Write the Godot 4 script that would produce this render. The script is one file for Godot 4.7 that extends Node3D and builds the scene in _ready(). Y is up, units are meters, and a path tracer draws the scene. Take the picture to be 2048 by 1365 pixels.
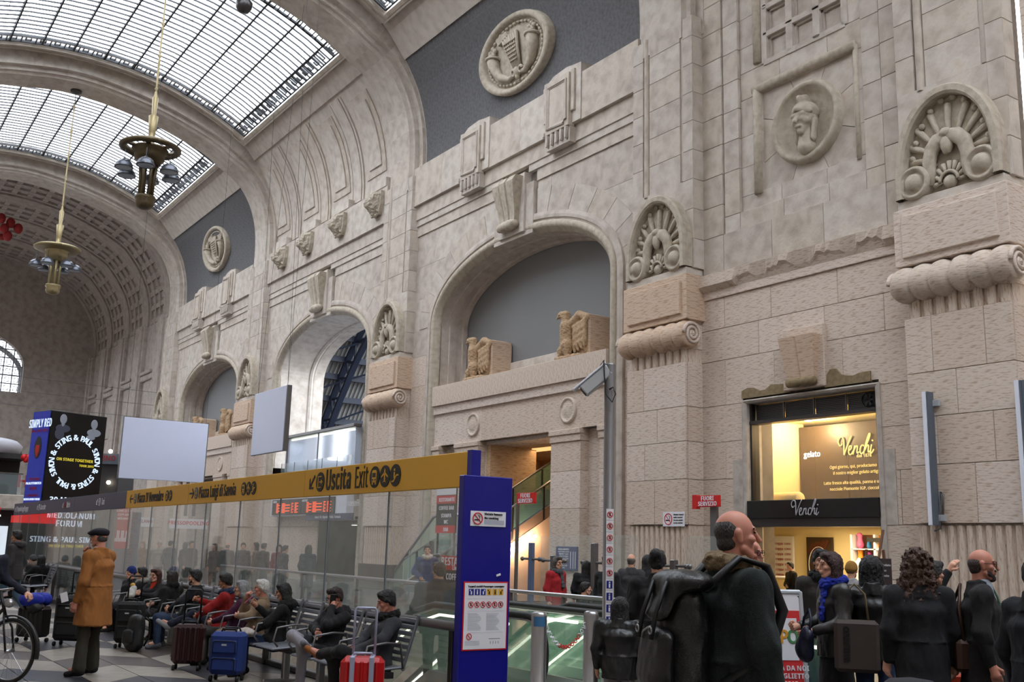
extends Node3D
# Great station hall: x runs along the long wall, y up, the wall face stands at z = 0 and the hall lies towards +z.

var M := {}
var cnt := {}
var jobs: Array = []
var rng := RandomNumberGenerator.new()
var slab_cache := {}
const DEG := PI / 180.0

func _ready():
	# camera
	var cam := Camera3D.new()
	cam.name = "camera"
	cam.transform = Transform3D(Basis(Vector3(0.561927, 0.027041, -0.826745), Vector3(0.148699, 0.979882, 0.133119), Vector3(0.813712, -0.197739, 0.546601)), Vector3(0, 1.62, 18.5))
	cam.fov = 36.747
	cam.near = 0.1
	cam.far = 400.0
	cam.current = true
	add_child(cam)
	# overcast sky, the only daylight; it comes in through the roof lights and the far window
	var sky_mat := ProceduralSkyMaterial.new()
	sky_mat.sky_top_color = Color(0.93, 0.96, 1.0)
	sky_mat.sky_horizon_color = Color(0.93, 0.96, 1.0)
	sky_mat.ground_bottom_color = Color(0.42, 0.41, 0.40)
	sky_mat.ground_horizon_color = Color(0.5, 0.5, 0.5)
	sky_mat.sky_energy_multiplier = 1.0
	var sky := Sky.new()
	sky.sky_material = sky_mat
	var env := Environment.new()
	env.background_mode = Environment.BG_SKY
	env.sky = sky
	env.background_energy_multiplier = 9.0
	env.tonemap_mode = Environment.TONE_MAPPER_LINEAR
	env.tonemap_exposure = 1.0
	env.sdfgi_enabled = true
	env.ssao_enabled = true
	env.ssil_enabled = true
	var we := WorldEnvironment.new()
	we.name = "sky_and_exposure"
	we.environment = env
	add_child(we)
	rng.seed = 7
	materials()
	profiles()
	shell()
	roof_lights()
	bay_eagles(-27.45, true)
	bay_shed(-43.2)
	bay_eagles(-58.95, false)
	bay_shop()
	for i in 5:
		pier(i)
	far_hall()
	ornaments()
	train_shed()
	upper_room()
	shop_interior()
	stair_hall()
	chandeliers()
	hanging_boards()
	fence_and_signs()
	escalators()
	poles()
	seats_and_luggage()
	far_left()
	people()
	run_jobs()

# ---------------------------------------------------------------- naming
func nm(p: Node, n: String) -> String:
	var k := str(p.get_instance_id()) + n
	var c: int = cnt.get(k, -1) + 1
	cnt[k] = c
	return n if c == 0 else "%s_%03d" % [n, c]

func tag(o: Node3D, label: String, cat: String, grp := "") -> Node3D:
	o.set_meta("label", label)
	o.set_meta("category", cat)
	if grp != "":
		o.set_meta("group", grp)
	return o

func thing(n: String, label: String, cat: String, at := Vector3.ZERO, yaw := 0.0, grp := "") -> Node3D:
	var o := Node3D.new()
	o.name = nm(self, n)
	add_child(o)
	o.position = at
	o.rotation.y = yaw * DEG
	return tag(o, label, cat, grp)

func setting(n: String, at := Vector3.ZERO, yaw := 0.0) -> Node3D:
	var o := Node3D.new()
	o.name = nm(self, n)
	add_child(o)
	o.position = at
	o.rotation.y = yaw * DEG
	o.set_meta("kind", "structure")
	return o

func copy(src: Node3D, at: Vector3, label := "", yaw := 0.0) -> Node3D:
	var o: Node3D = src.duplicate()
	o.name = nm(self, str(src.name).rstrip("0123456789").trim_suffix("_"))
	add_child(o)
	o.position = at
	o.rotation.y = yaw * DEG
	if label != "":
		o.set_meta("label", label)
	return o

func node_for(m: Mesh, n: String, mat: Material, par: Node3D, xf := Transform3D()) -> MeshInstance3D:
	var o := MeshInstance3D.new()
	o.name = nm(par, n)
	o.mesh = m
	o.material_override = mat
	o.transform = xf
	par.add_child(o)
	return o

func new_st(smooth := false) -> SurfaceTool:
	var s := SurfaceTool.new()
	s.begin(Mesh.PRIMITIVE_TRIANGLES)
	s.set_smooth_group(0 if smooth else -1)
	return s

func put(s: SurfaceTool, n: String, mat: Material, par: Node3D, xf := Transform3D()) -> MeshInstance3D:
	s.generate_normals()
	return node_for(s.commit(), n, mat, par, xf)

func stuff(o: Node3D) -> Node3D:
	o.set_meta("kind", "stuff")
	return o

func structure(o: Node3D) -> Node3D:
	o.set_meta("kind", "structure")
	return o

func at(p: Vector3, yaw := 0.0) -> Transform3D:
	return Transform3D(Basis(Vector3.UP, yaw * DEG), p)

# ---------------------------------------------------------------- shapes
func quad(s: SurfaceTool, a: Vector3, b: Vector3, c: Vector3, d: Vector3):
	s.add_vertex(a); s.add_vertex(b); s.add_vertex(c)
	s.add_vertex(a); s.add_vertex(c); s.add_vertex(d)

func box(s: SurfaceTool, c: Vector3, z: Vector3, bev := 0.0, b := Basis()):
	var h := z * 0.5
	bev = minf(bev, minf(h.x, minf(h.y, h.z)) * 0.9)
	for ax in 3:
		for sg in [-1.0, 1.0]:
			var u := (ax + 1) % 3
			var w := (ax + 2) % 3
			var q := []
			for k in [[-1, -1], [-1, 1], [1, 1], [1, -1]]:
				var p := Vector3.ZERO
				p[ax] = sg * h[ax]
				p[u] = k[0] * (h[u] - bev)
				p[w] = k[1] * (h[w] - bev)
				q.append(c + b * p)
			if sg > 0:
				quad(s, q[0], q[1], q[2], q[3])
			else:
				quad(s, q[3], q[2], q[1], q[0])
	if bev <= 0.0:
		return
	for ax in 3:
		var u := (ax + 1) % 3
		var w := (ax + 2) % 3
		for su in [-1.0, 1.0]:
			for sw in [-1.0, 1.0]:
				var e := []
				for k in [[-1, 0], [1, 0], [1, 1], [-1, 1]]:
					var p := Vector3.ZERO
					p[ax] = k[0] * (h[ax] - bev)
					p[u] = su * (h[u] - (bev if k[1] == 1 else 0.0))
					p[w] = sw * (h[w] - (bev if k[1] == 0 else 0.0))
					e.append(c + b * p)
				if su * sw > 0:
					quad(s, e[0], e[1], e[2], e[3])
				else:
					quad(s, e[3], e[2], e[1], e[0])
	for sx in [-1.0, 1.0]:
		for sy in [-1.0, 1.0]:
			for sz in [-1.0, 1.0]:
				var sg3 := Vector3(sx, sy, sz)
				var t := []
				for ax in 3:
					var p := Vector3.ZERO
					for k in 3:
						p[k] = sg3[k] * (h[k] - (0.0 if k == ax else bev))
					t.append(c + b * p)
				if sx * sy * sz > 0:
					s.add_vertex(t[0]); s.add_vertex(t[2]); s.add_vertex(t[1])
				else:
					s.add_vertex(t[0]); s.add_vertex(t[1]); s.add_vertex(t[2])

# box given by its corners
func bx(s: SurfaceTool, x0: float, x1: float, y0: float, y1: float, z0: float, z1: float, bev := 0.0):
	box(s, Vector3(x0 + x1, y0 + y1, z0 + z1) * 0.5, Vector3(absf(x1 - x0), absf(y1 - y0), absf(z1 - z0)), bev)

func prism(s: SurfaceTool, poly: PackedVector2Array, z0: float, z1: float, xf := Transform3D()):
	if Geometry2D.is_polygon_clockwise(poly):
		poly = poly.duplicate()
		poly.reverse()
	var t := Geometry2D.triangulate_polygon(poly)
	for k in range(0, t.size(), 3):
		var a := poly[t[k]]
		var b := poly[t[k + 1]]
		var c := poly[t[k + 2]]
		if (b - a).cross(c - a) > 0:
			var q := b
			b = c
			c = q
		for p in [a, b, c]:
			s.add_vertex(xf * Vector3(p.x, p.y, z1))
		for p in [a, c, b]:
			s.add_vertex(xf * Vector3(p.x, p.y, z0))
	var n := poly.size()
	for i in n:
		var a := poly[i]
		var b := poly[(i + 1) % n]
		quad(s, xf * Vector3(a.x, a.y, z1), xf * Vector3(b.x, b.y, z1), xf * Vector3(b.x, b.y, z0), xf * Vector3(a.x, a.y, z0))

func rect(x0: float, x1: float, y0: float, y1: float) -> PackedVector2Array:
	return PackedVector2Array([Vector2(x0, y0), Vector2(x1, y0), Vector2(x1, y1), Vector2(x0, y1)])

# profile of [radius, height] turned round the y axis of xf
func lathe(s: SurfaceTool, prof: Array, seg: int, xf := Transform3D(), a0 := 0.0, a1 := TAU):
	for i in prof.size() - 1:
		for k in seg:
			var p := []
			for e in [[i, k], [i + 1, k], [i + 1, k + 1], [i, k + 1]]:
				var an: float = a0 + (a1 - a0) * e[1] / seg
				var r: float = prof[e[0]][0]
				p.append(xf * Vector3(r * cos(an), prof[e[0]][1], r * sin(an)))
			if prof[i][0] < 1e-5:
				s.add_vertex(p[0]); s.add_vertex(p[1]); s.add_vertex(p[2])
			elif prof[i + 1][0] < 1e-5:
				s.add_vertex(p[0]); s.add_vertex(p[1]); s.add_vertex(p[3])
			else:
				quad(s, p[0], p[1], p[2], p[3])

func loft(s: SurfaceTool, rings: Array, closed := true, caps := true):
	for i in rings.size() - 1:
		var a: PackedVector3Array = rings[i]
		var b: PackedVector3Array = rings[i + 1]
		var n := a.size()
		for k in (n if closed else n - 1):
			var j := (k + 1) % n
			quad(s, a[k], b[k], b[j], a[j])
	if caps:
		for e in [0, rings.size() - 1]:
			var r: PackedVector3Array = rings[e]
			var m := Vector3.ZERO
			for p in r:
				m += p / r.size()
			for k in r.size():
				var j := (k + 1) % r.size()
				if e == 0:
					s.add_vertex(m); s.add_vertex(r[k]); s.add_vertex(r[j])
				else:
					s.add_vertex(m); s.add_vertex(r[j]); s.add_vertex(r[k])

# round bar along points; r a number or a list of radii; flat squeezes it along the given axis
func tube(s: SurfaceTool, pts: Array, r, seg := 8, closed := false, flat := 1.0, flat_axis := Vector3.ZERO):
	var rings := []
	var n := pts.size()
	var up := Vector3.UP
	for i in n:
		var d: Vector3
		if closed:
			d = (pts[(i + 1) % n] - pts[(i - 1 + n) % n]).normalized()
		else:
			d = (pts[mini(i + 1, n - 1)] - pts[maxi(i - 1, 0)]).normalized()
		if i == 0:
			up = Vector3.UP if absf(d.y) < 0.9 else Vector3.RIGHT
		var sd := d.cross(up)
		if sd.length() < 1e-4:
			sd = d.cross(Vector3(0.3, 0.5, 0.8))
		sd = sd.normalized()
		up = sd.cross(d).normalized()
		var rr: float = r[i] if r is Array else r
		var ring := PackedVector3Array()
		for k in seg:
			var an := TAU * k / seg
			var o := (sd * cos(an) + up * sin(an)) * rr
			if flat != 1.0:
				o -= flat_axis * flat_axis.dot(o) * (1.0 - flat)
			ring.append(pts[i] + o)
		rings.append(ring)
	if closed:
		rings.append(rings[0])
	loft(s, rings, true, not closed)

func arc_pts(c: Vector3, r: float, a0: float, a1: float, n: int, u := Vector3.RIGHT, v := Vector3.UP) -> Array:
	var o := []
	for i in n + 1:
		var a := deg_to_rad(lerpf(a0, a1, float(i) / n))
		o.append(c + u * r * cos(a) + v * r * sin(a))
	return o

func ball(s: SurfaceTool, c: Vector3, r: Vector3, seg := 10, b := Basis()):
	var prof := []
	var n := maxi(4, seg / 2)
	for i in n + 1:
		var a := PI * i / n
		prof.append([sin(a), -cos(a)])
	lathe(s, prof, seg, Transform3D(b * Basis.from_scale(r), c))

# path in the xy plane with its profile of [outwards, z]; the path runs so that outwards is on its right
func mould(s: SurfaceTool, path: PackedVector2Array, prof: Array, xf := Transform3D()):
	var n := path.size()
	var rings := []
	for i in n:
		var d := (path[mini(i + 1, n - 1)] - path[maxi(i - 1, 0)]).normalized()
		var o := Vector2(d.y, -d.x)
		var ring := PackedVector3Array()
		for p in prof:
			var q: Vector2 = path[i] + o * p[0]
			ring.append(xf * Vector3(q.x, q.y, p[1]))
		rings.append(ring)
	loft(s, rings, false, false)

# door or arch outline from the right foot over the top to the left foot
func arch_path(cx: float, a: float, y0: float, ys: float, b: float, n := 28) -> PackedVector2Array:
	var o := PackedVector2Array()
	o.append(Vector2(cx + a, y0))
	for i in n + 1:
		var t := PI * i / n
		o.append(Vector2(cx + a * cos(t), ys + b * sin(t)))
	o.append(Vector2(cx - a, y0))
	return o

func bezier(p0: Vector2, p1: Vector2, p2: Vector2, p3: Vector2, n := 10) -> PackedVector2Array:
	var o := PackedVector2Array()
	for i in n + 1:
		o.append(p0.bezier_interpolate(p1, p2, p3, float(i) / n))
	return o

func area(p: PackedVector2Array) -> float:
	var a := 0.0
	for i in p.size():
		a += p[i].cross(p[(i + 1) % p.size()])
	return absf(a) * 0.5

# one dressed block with arrised edges, back at z = 0, sharing its mesh with blocks of the same size
func slab_mesh(w: float, h: float, th: float, bev := 0.008) -> Mesh:
	var k := "%.2f|%.2f|%.2f" % [w, h, th]
	if not slab_cache.has(k):
		var s := new_st()
		box(s, Vector3(0, 0, th * 0.5), Vector3(w, h, th), bev)
		s.generate_normals()
		slab_cache[k] = s.commit()
	return slab_cache[k]

# courses of blocks in the plane z of par, cut round the holes
func ashlar(par: Node3D, mats: Array, x0: float, x1: float, ys: Array, bl: float, z: float, holes := [], th := 0.06, gap := 0.012, name := "stone"):
	for i in ys.size() - 1:
		var y0: float = ys[i]
		var y1: float = ys[i + 1]
		var x := x0
		var first := true
		while x < x1 - 0.05:
			var w := bl * rng.randf_range(0.85, 1.15)
			if first and i % 2 == 1:
				w *= 0.5
			first = false
			var xe := minf(x + w, x1)
			if x1 - xe < bl * 0.35:
				xe = x1
			var polys := [rect(x + gap * 0.5, xe - gap * 0.5, y0 + gap * 0.5, y1 - gap * 0.5)]
			var cut := false
			for h in holes:
				var nxt := []
				for p in polys:
					var c := Geometry2D.clip_polygons(p, h)
					for q in c:
						if not Geometry2D.is_polygon_clockwise(q):
							nxt.append(q)
					if c.size() != 1 or absf(area(c[0]) - area(p)) > 0.001:
						cut = true
				polys = nxt
			var mat: Material = mats[rng.randi() % mats.size()]
			for p in polys:
				if cut:
					var s := new_st()
					prism(s, p, z - th, z)
					put(s, name, mat, par)
				else:
					node_for(slab_mesh(xe - x - gap, y1 - y0 - gap, th), name, mat, par, at(Vector3((x + xe) * 0.5, (y0 + y1) * 0.5, z - th)))
			x = xe

# the body of a wall behind its blocks, cut round the holes, split at each hole's middle
func core(par: Node3D, mat: Material, x0: float, x1: float, y0: float, y1: float, z0: float, z1: float, holes := [], name := "core"):
	var s := new_st()
	var cuts := [x0, x1]
	for h in holes:
		var m := 0.0
		for p in h:
			m += p.x / h.size()
		cuts.append(m)
	cuts.sort()
	for i in cuts.size() - 1:
		if cuts[i + 1] - cuts[i] < 0.02:
			continue
		var polys := [rect(cuts[i], cuts[i + 1], y0, y1)]
		for h in holes:
			var nxt := []
			for p in polys:
				for q in Geometry2D.clip_polygons(p, h):
					if not Geometry2D.is_polygon_clockwise(q):
						nxt.append(q)
			polys = nxt
		for p in polys:
			prism(s, p, z0, z1)
	return put(s, name, mat, par)

func lettering(par: Node3D, text: String, size: float, mat: Material, xf: Transform3D, bold := true, depth := 0.006, name := "lettering", font := "Droid Sans") -> MeshInstance3D:
	var f := SystemFont.new()
	f.font_names = PackedStringArray([font])
	f.font_weight = 700 if bold else 400
	var t := TextMesh.new()
	t.text = text
	t.font = f
	t.font_size = 48
	t.pixel_size = size / 48.0
	t.depth = depth
	t.curve_step = 2.0
	return node_for(t, name, mat, par, xf)

# ---------------------------------------------------------------- smooth solids
class Solid:
	var pa: Array[Vector3] = []
	var pb: Array[Vector3] = []
	var ra: Array[Vector3] = []
	var rb: Array[Vector3] = []
	var cell := 0.02
	var k := 60.0
	var wrinkle := 0.0
	var stretch := Vector3(9, 5, 9)
	var seed := 1
	var xf := Transform3D()
	var verts := PackedVector3Array()
	var norms := PackedVector3Array()
	var idx := PackedInt32Array()

	func add(a: Vector3, b: Vector3, r0, r1 = null) -> Solid:
		pa.append(a)
		pb.append(b)
		var q0: Vector3 = r0 if r0 is Vector3 else Vector3(r0, r0, r0)
		ra.append(q0)
		if r1 == null:
			rb.append(q0)
		else:
			rb.append(r1 if r1 is Vector3 else Vector3(r1, r1, r1))
		return self

	func ell(c: Vector3, r: Vector3) -> Solid:
		return add(c, c, r)

	func build():
		if pa.is_empty():
			return
		var lo := Vector3(1e9, 1e9, 1e9)
		var hi := -lo
		var mar := 2.5 / k + cell * 2.0 + wrinkle
		for i in pa.size():
			lo = lo.min((pa[i] - ra[i]).min(pb[i] - rb[i]))
			hi = hi.max((pa[i] + ra[i]).max(pb[i] + rb[i]))
		lo -= Vector3.ONE * mar
		hi += Vector3.ONE * mar
		var nx := int((hi.x - lo.x) / cell) + 2
		var ny := int((hi.y - lo.y) / cell) + 2
		var nz := int((hi.z - lo.z) / cell) + 2
		var f := PackedFloat32Array()
		f.resize(nx * ny * nz)
		for i in pa.size():
			var a := pa[i]
			var ab := pb[i] - a
			var ll := ab.length_squared()
			var r0 := ra[i]
			var dr := rb[i] - r0
			var l2 := (((pa[i] - ra[i]).min(pb[i] - rb[i])) - Vector3.ONE * mar - lo) / cell
			var h2 := (((pa[i] + ra[i]).max(pb[i] + rb[i])) + Vector3.ONE * mar - lo) / cell
			for z in range(maxi(0, int(l2.z)), mini(nz, int(h2.z) + 2)):
				for y in range(maxi(0, int(l2.y)), mini(ny, int(h2.y) + 2)):
					var base := (z * ny + y) * nx
					for x in range(maxi(0, int(l2.x)), mini(nx, int(h2.x) + 2)):
						var v := lo + Vector3(x, y, z) * cell - a
						var r := r0
						if ll > 0.0:
							var t := clampf(v.dot(ab) / ll, 0.0, 1.0)
							v -= ab * t
							r += dr * t
						var q := v / r
						var l := q.length()
						if l < 1e-4:
							f[base + x] += exp(k * minf(r.x, minf(r.y, r.z)))
						else:
							f[base + x] += exp(-k * l * (l - 1.0) / (q / r).length())
		var noise: FastNoiseLite
		if wrinkle > 0.0:
			noise = FastNoiseLite.new()
			noise.seed = seed
			noise.frequency = 1.0
			noise.fractal_octaves = 2
		var far := -cell * 3.0
		for i in f.size():
			var q := f[i]
			f[i] = -log(q) / k if q > 1e-6 else 1.0
		if wrinkle > 0.0:
			var i := 0
			for z in nz:
				for y in ny:
					for x in nx:
						var d := f[i]
						if d < 0.04 and d > -0.04:
							var p := (lo + Vector3(x, y, z) * cell) * stretch
							f[i] = d - wrinkle * noise.get_noise_3d(p.x, p.y, p.z)
						i += 1
		var id := PackedInt32Array()
		id.resize(f.size())
		id.fill(-1)
		var off := [0, 1, nx, nx + 1, nx * ny, nx * ny + 1, nx * ny + nx, nx * ny + nx + 1]
		var cor := [Vector3(0, 0, 0), Vector3(1, 0, 0), Vector3(0, 1, 0), Vector3(1, 1, 0), Vector3(0, 0, 1), Vector3(1, 0, 1), Vector3(0, 1, 1), Vector3(1, 1, 1)]
		var edges := [[0, 1], [2, 3], [4, 5], [6, 7], [0, 2], [1, 3], [4, 6], [5, 7], [0, 4], [1, 5], [2, 6], [3, 7]]
		var cells := PackedInt32Array()
		for z in nz - 1:
			for y in ny - 1:
				var base := (z * ny + y) * nx
				for x in nx - 1:
					var i := base + x
					var v0 := f[i]
					if v0 > 0.9 or v0 < far:
						continue
					var m := 0
					for c in 8:
						if f[i + off[c]] < 0.0:
							m |= 1 << c
					if m == 0 or m == 255:
						continue
					var sum := Vector3.ZERO
					var n := 0
					for e in edges:
						var a: float = f[i + off[e[0]]]
						var b: float = f[i + off[e[1]]]
						if (a < 0.0) != (b < 0.0):
							sum += cor[e[0]].lerp(cor[e[1]], a / (a - b))
							n += 1
					id[i] = verts.size()
					cells.append(i)
					verts.append(lo + (Vector3(x, y, z) + sum / n) * cell)
					var g := Vector3(f[i + 1] + f[i + off[3]] + f[i + off[5]] + f[i + off[7]] - f[i] - f[i + nx] - f[i + off[4]] - f[i + off[6]],
						f[i + nx] + f[i + off[3]] + f[i + off[6]] + f[i + off[7]] - f[i] - f[i + 1] - f[i + off[4]] - f[i + off[5]],
						f[i + off[4]] + f[i + off[5]] + f[i + off[6]] + f[i + off[7]] - f[i] - f[i + 1] - f[i + nx] - f[i + off[3]])
					norms.append(g.normalized())
		var nxy := nx * ny
		for i in cells:
			var s0 := f[i] < 0.0
			for ax in 3:
				var st: int = [1, nx, nxy][ax]
				var s1 := f[i + st] < 0.0
				if s0 == s1:
					continue
				var u: int = [nx, nxy, 1][ax]
				var w: int = [nxy, 1, nx][ax]
				var a := id[i]
				var b := id[i - u] if i >= u else -1
				var c := id[i - u - w] if i >= u + w else -1
				var d := id[i - w] if i >= w else -1
				if b < 0 or c < 0 or d < 0:
					continue
				if s0:
					idx.append_array(PackedInt32Array([a, d, c, a, c, b]))
				else:
					idx.append_array(PackedInt32Array([a, b, c, a, c, d]))

	func mesh_into(m: ArrayMesh):
		if verts.is_empty():
			return
		if xf != Transform3D():
			for i in verts.size():
				verts[i] = xf * verts[i]
				norms[i] = (xf.basis * norms[i]).normalized()
		var arr := []
		arr.resize(Mesh.ARRAY_MAX)
		arr[Mesh.ARRAY_VERTEX] = verts
		arr[Mesh.ARRAY_NORMAL] = norms
		arr[Mesh.ARRAY_INDEX] = idx
		m.add_surface_from_arrays(Mesh.PRIMITIVE_TRIANGLES, arr)

# a solid (or several, one mesh) to be meshed later, all at once on every core
func solid_part(par: Node3D, n: String, mat: Material, list: Array, xf := Transform3D()) -> MeshInstance3D:
	var o := node_for(ArrayMesh.new(), n, mat, par, xf)
	jobs.append([o.mesh, list])
	return o

func run_jobs():
	var all := []
	for j in jobs:
		all.append_array(j[1])
	var work := func(i: int):
		all[i].build()
	var id := WorkerThreadPool.add_group_task(work, all.size(), -1, true)
	WorkerThreadPool.wait_for_group_task_completion(id)
	for j in jobs:
		for s in j[1]:
			s.mesh_into(j[0])

# ---------------------------------------------------------------- materials
func tex(freq: float, ramp: Array, warp := 0.0, octaves := 4, seed := 1, size := 512, normal := 0.0, kind := FastNoiseLite.TYPE_SIMPLEX_SMOOTH) -> NoiseTexture2D:
	var n := FastNoiseLite.new()
	n.noise_type = kind
	n.frequency = freq
	n.fractal_octaves = octaves
	n.seed = seed
	if warp > 0.0:
		n.domain_warp_enabled = true
		n.domain_warp_amplitude = warp
		n.domain_warp_frequency = 0.01
	var t := NoiseTexture2D.new()
	t.width = size
	t.height = size
	t.seamless = true
	t.noise = n
	if normal > 0.0:
		t.as_normal_map = true
		t.bump_strength = normal
	else:
		var g := Gradient.new()
		var off := PackedFloat32Array()
		var col := PackedColorArray()
		for r in ramp:
			off.append(r[0])
			col.append(r[1])
		g.offsets = off
		g.colors = col
		t.color_ramp = g
	return t

func mat(n: String, c: Color, rough := 0.8, metal := 0.0) -> StandardMaterial3D:
	var m := StandardMaterial3D.new()
	m.resource_name = n
	m.albedo_color = c
	m.roughness = rough
	m.metallic = metal
	M[n] = m
	return m

func tri(m: StandardMaterial3D, t: Texture2D, sc: Vector3, nt: Texture2D = null, nscale := 1.0, world := true) -> StandardMaterial3D:
	m.albedo_texture = t
	m.uv1_triplanar = true
	m.uv1_world_triplanar = world
	m.uv1_scale = sc
	m.uv1_triplanar_sharpness = 4.0
	if nt:
		m.normal_enabled = true
		m.normal_texture = nt
		m.normal_scale = nscale
	return m

func glow(n: String, c: Color, e: float) -> StandardMaterial3D:
	var m := mat(n, c * 0.6, 0.5)
	m.emission_enabled = true
	m.emission = c
	m.emission_energy_multiplier = e
	return m

func glass(n: String, c: Color, a: float, rough := 0.05) -> StandardMaterial3D:
	var m := mat(n, Color(c.r, c.g, c.b, a), rough)
	m.transparency = BaseMaterial3D.TRANSPARENCY_ALPHA
	return m

func grey(v: float) -> Color:
	return Color(v, v, v)

func materials():
	var pits := tex(0.05, [], 0.0, 4, 5, 512, 5.0)
	var grain := tex(0.09, [], 0.0, 3, 9, 512, 8.0)
	var cloud := tex(0.008, [[0.0, Color(0.84, 0.82, 0.80)], [0.45, Color(0.95, 0.94, 0.93)], [0.7, Color(1, 1, 1)], [1.0, Color(0.97, 0.94, 0.9)]], 20.0, 5, 3)
	var streak := tex(0.009, [[0.0, Color(0.76, 0.68, 0.61)], [0.22, Color(0.85, 0.79, 0.73)], [0.34, Color(0.95, 0.92, 0.89)], [0.62, Color(1, 0.99, 0.98)], [0.8, Color(0.97, 0.94, 0.91)], [1.0, Color(0.91, 0.86, 0.80)]], 12.0, 6, 12, 1024)
	var lt := [Color(0.775, 0.74, 0.70), Color(0.79, 0.755, 0.715), Color(0.755, 0.715, 0.675), Color(0.77, 0.73, 0.68)]
	var tt := [Color(0.83, 0.785, 0.745), Color(0.81, 0.765, 0.72), Color(0.845, 0.80, 0.765), Color(0.81, 0.755, 0.705)]
	for i in 4:
		tri(mat("lime%d" % i, lt[i], 0.78), cloud, Vector3(0.35, 0.35, 0.35), pits, 0.1).uv1_offset = Vector3(i * 0.3, i * 0.17, 0)
		tri(mat("trav%d" % i, tt[i], 0.7), streak, Vector3(0.42, 2.6, 0.42), pits, 0.08).uv1_offset = Vector3(i * 0.37, i * 0.23, 0)
	tri(mat("trav_warm", Color(0.81, 0.725, 0.645), 0.72), streak, Vector3(0.3, 2.4, 0.3), pits, 0.08)
	tri(mat("trav_up", Color(0.82, 0.77, 0.72), 0.72), streak, Vector3(2.6, 0.42, 2.6), pits, 0.08)
	tri(mat("carved", Color(0.74, 0.70, 0.635), 0.8), cloud, Vector3(0.8, 0.8, 0.8), pits, 0.3)
	tri(mat("carved_warm", Color(0.70, 0.60, 0.48), 0.8), streak, Vector3(0.9, 1.2, 0.9), pits, 0.4)
	tri(mat("joint", Color(0.46, 0.43, 0.40), 0.9), cloud, Vector3(0.5, 0.5, 0.5))
	tri(mat("stucco", Color(0.47, 0.47, 0.48), 0.95), cloud, Vector3(1.2, 1.2, 1.2), grain, 1.6)
	mat("grey_panel", Color(0.47, 0.47, 0.475), 0.55)
	tri(mat("vault_dark", Color(0.66, 0.62, 0.59), 0.85), cloud, Vector3(0.3, 0.3, 0.3), pits, 0.4)
	tri(mat("plaster", Color(0.74, 0.71, 0.68), 0.9), cloud, Vector3(0.6, 0.6, 0.6))
	tri(mat("mortar_patch", Color(0.62, 0.55, 0.42), 0.95), cloud, Vector3(1.2, 1.2, 1.2), grain, 1.5)
	tri(mat("floor_light", Color(0.60, 0.57, 0.53), 0.3), cloud, Vector3(0.8, 0.8, 0.8))
	tri(mat("floor_dark", Color(0.235, 0.235, 0.26), 0.28), cloud, Vector3(0.8, 0.8, 0.8))
	tri(mat("floor_brown", Color(0.33, 0.29, 0.275), 0.3), cloud, Vector3(0.8, 0.8, 0.8))
	mat("steel", Color(0.62, 0.62, 0.63), 0.28, 0.9)
	mat("steel_dark", Color(0.30, 0.29, 0.29), 0.35, 0.8)
	mat("steel_mid", Color(0.44, 0.43, 0.43), 0.4, 0.6)
	mat("alu", Color(0.72, 0.74, 0.76), 0.4, 0.3)
	mat("bar_grey", Color(0.36, 0.39, 0.43), 0.5)
	mat("iron", Color(0.17, 0.17, 0.18), 0.6)
	mat("brass", Color(0.60, 0.54, 0.40), 0.45, 0.6)
	mat("bronze", Color(0.36, 0.31, 0.22), 0.45, 0.6)
	mat("black", Color(0.03, 0.03, 0.035), 0.5)
	mat("rubber", Color(0.035, 0.035, 0.04), 0.6)
	mat("white", Color(0.87, 0.88, 0.92), 0.6)
	mat("paper", Color(0.88, 0.88, 0.90), 0.7)
	mat("truss", Color(0.10, 0.13, 0.20), 0.6)
	mat("red", Color(0.78, 0.05, 0.07), 0.5)
	mat("red_dull", Color(0.60, 0.13, 0.14), 0.6)
	mat("yellow", Color(0.86, 0.66, 0.20), 0.55)
	mat("blue", Color(0.025, 0.03, 0.50), 0.4)
	mat("navy", Color(0.24, 0.25, 0.36), 0.5)
	mat("wood", Color(0.42, 0.27, 0.17), 0.6)
	glass("pane", Color(0.9, 0.95, 1.0), 0.12)
	glass("fence_glass", Color(0.80, 0.88, 0.87), 0.10, 0.03)
	glass("green_glass", Color(0.55, 0.75, 0.65), 0.22, 0.05)
	glass("shop_glass", Color(0.8, 0.8, 0.7), 0.05, 0.03)
	glow("lamp_white", Color(1.0, 0.95, 0.88), 6.0)
	glow("lamp_spot", Color(1.0, 0.93, 0.82), 14.0)
	glow("strip_light", Color(0.97, 1.0, 0.90), 3.5)

# ---------------------------------------------------------------- the hall's section
var VP := PackedVector2Array()
var RP := PackedVector2Array()
var VS := PackedFloat32Array()
const ZM := 10.2
const TOWER_X := -35.02
const TOWER_Z := 12.47
const PX := [-11.29, -19.89, -35.55, -51.3, -67.1]

func dense(raw: Array) -> PackedVector2Array:
	var o := PackedVector2Array()
	var n := raw.size()
	for i in n - 1:
		var p0: Vector2 = raw[maxi(i - 1, 0)]
		var p3: Vector2 = raw[mini(i + 2, n - 1)] if i + 2 < n else Vector2(2 * ZM - raw[n - 2].x, raw[n - 2].y)
		for k in 5:
			o.append((raw[i] as Vector2).cubic_interpolate(raw[i + 1], p0, p3, k / 5.0))
	o.append(raw[n - 1])
	for i in range(o.size() - 2, -1, -1):
		o.append(Vector2(2 * ZM - o[i].x, o[i].y))
	return o

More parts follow.
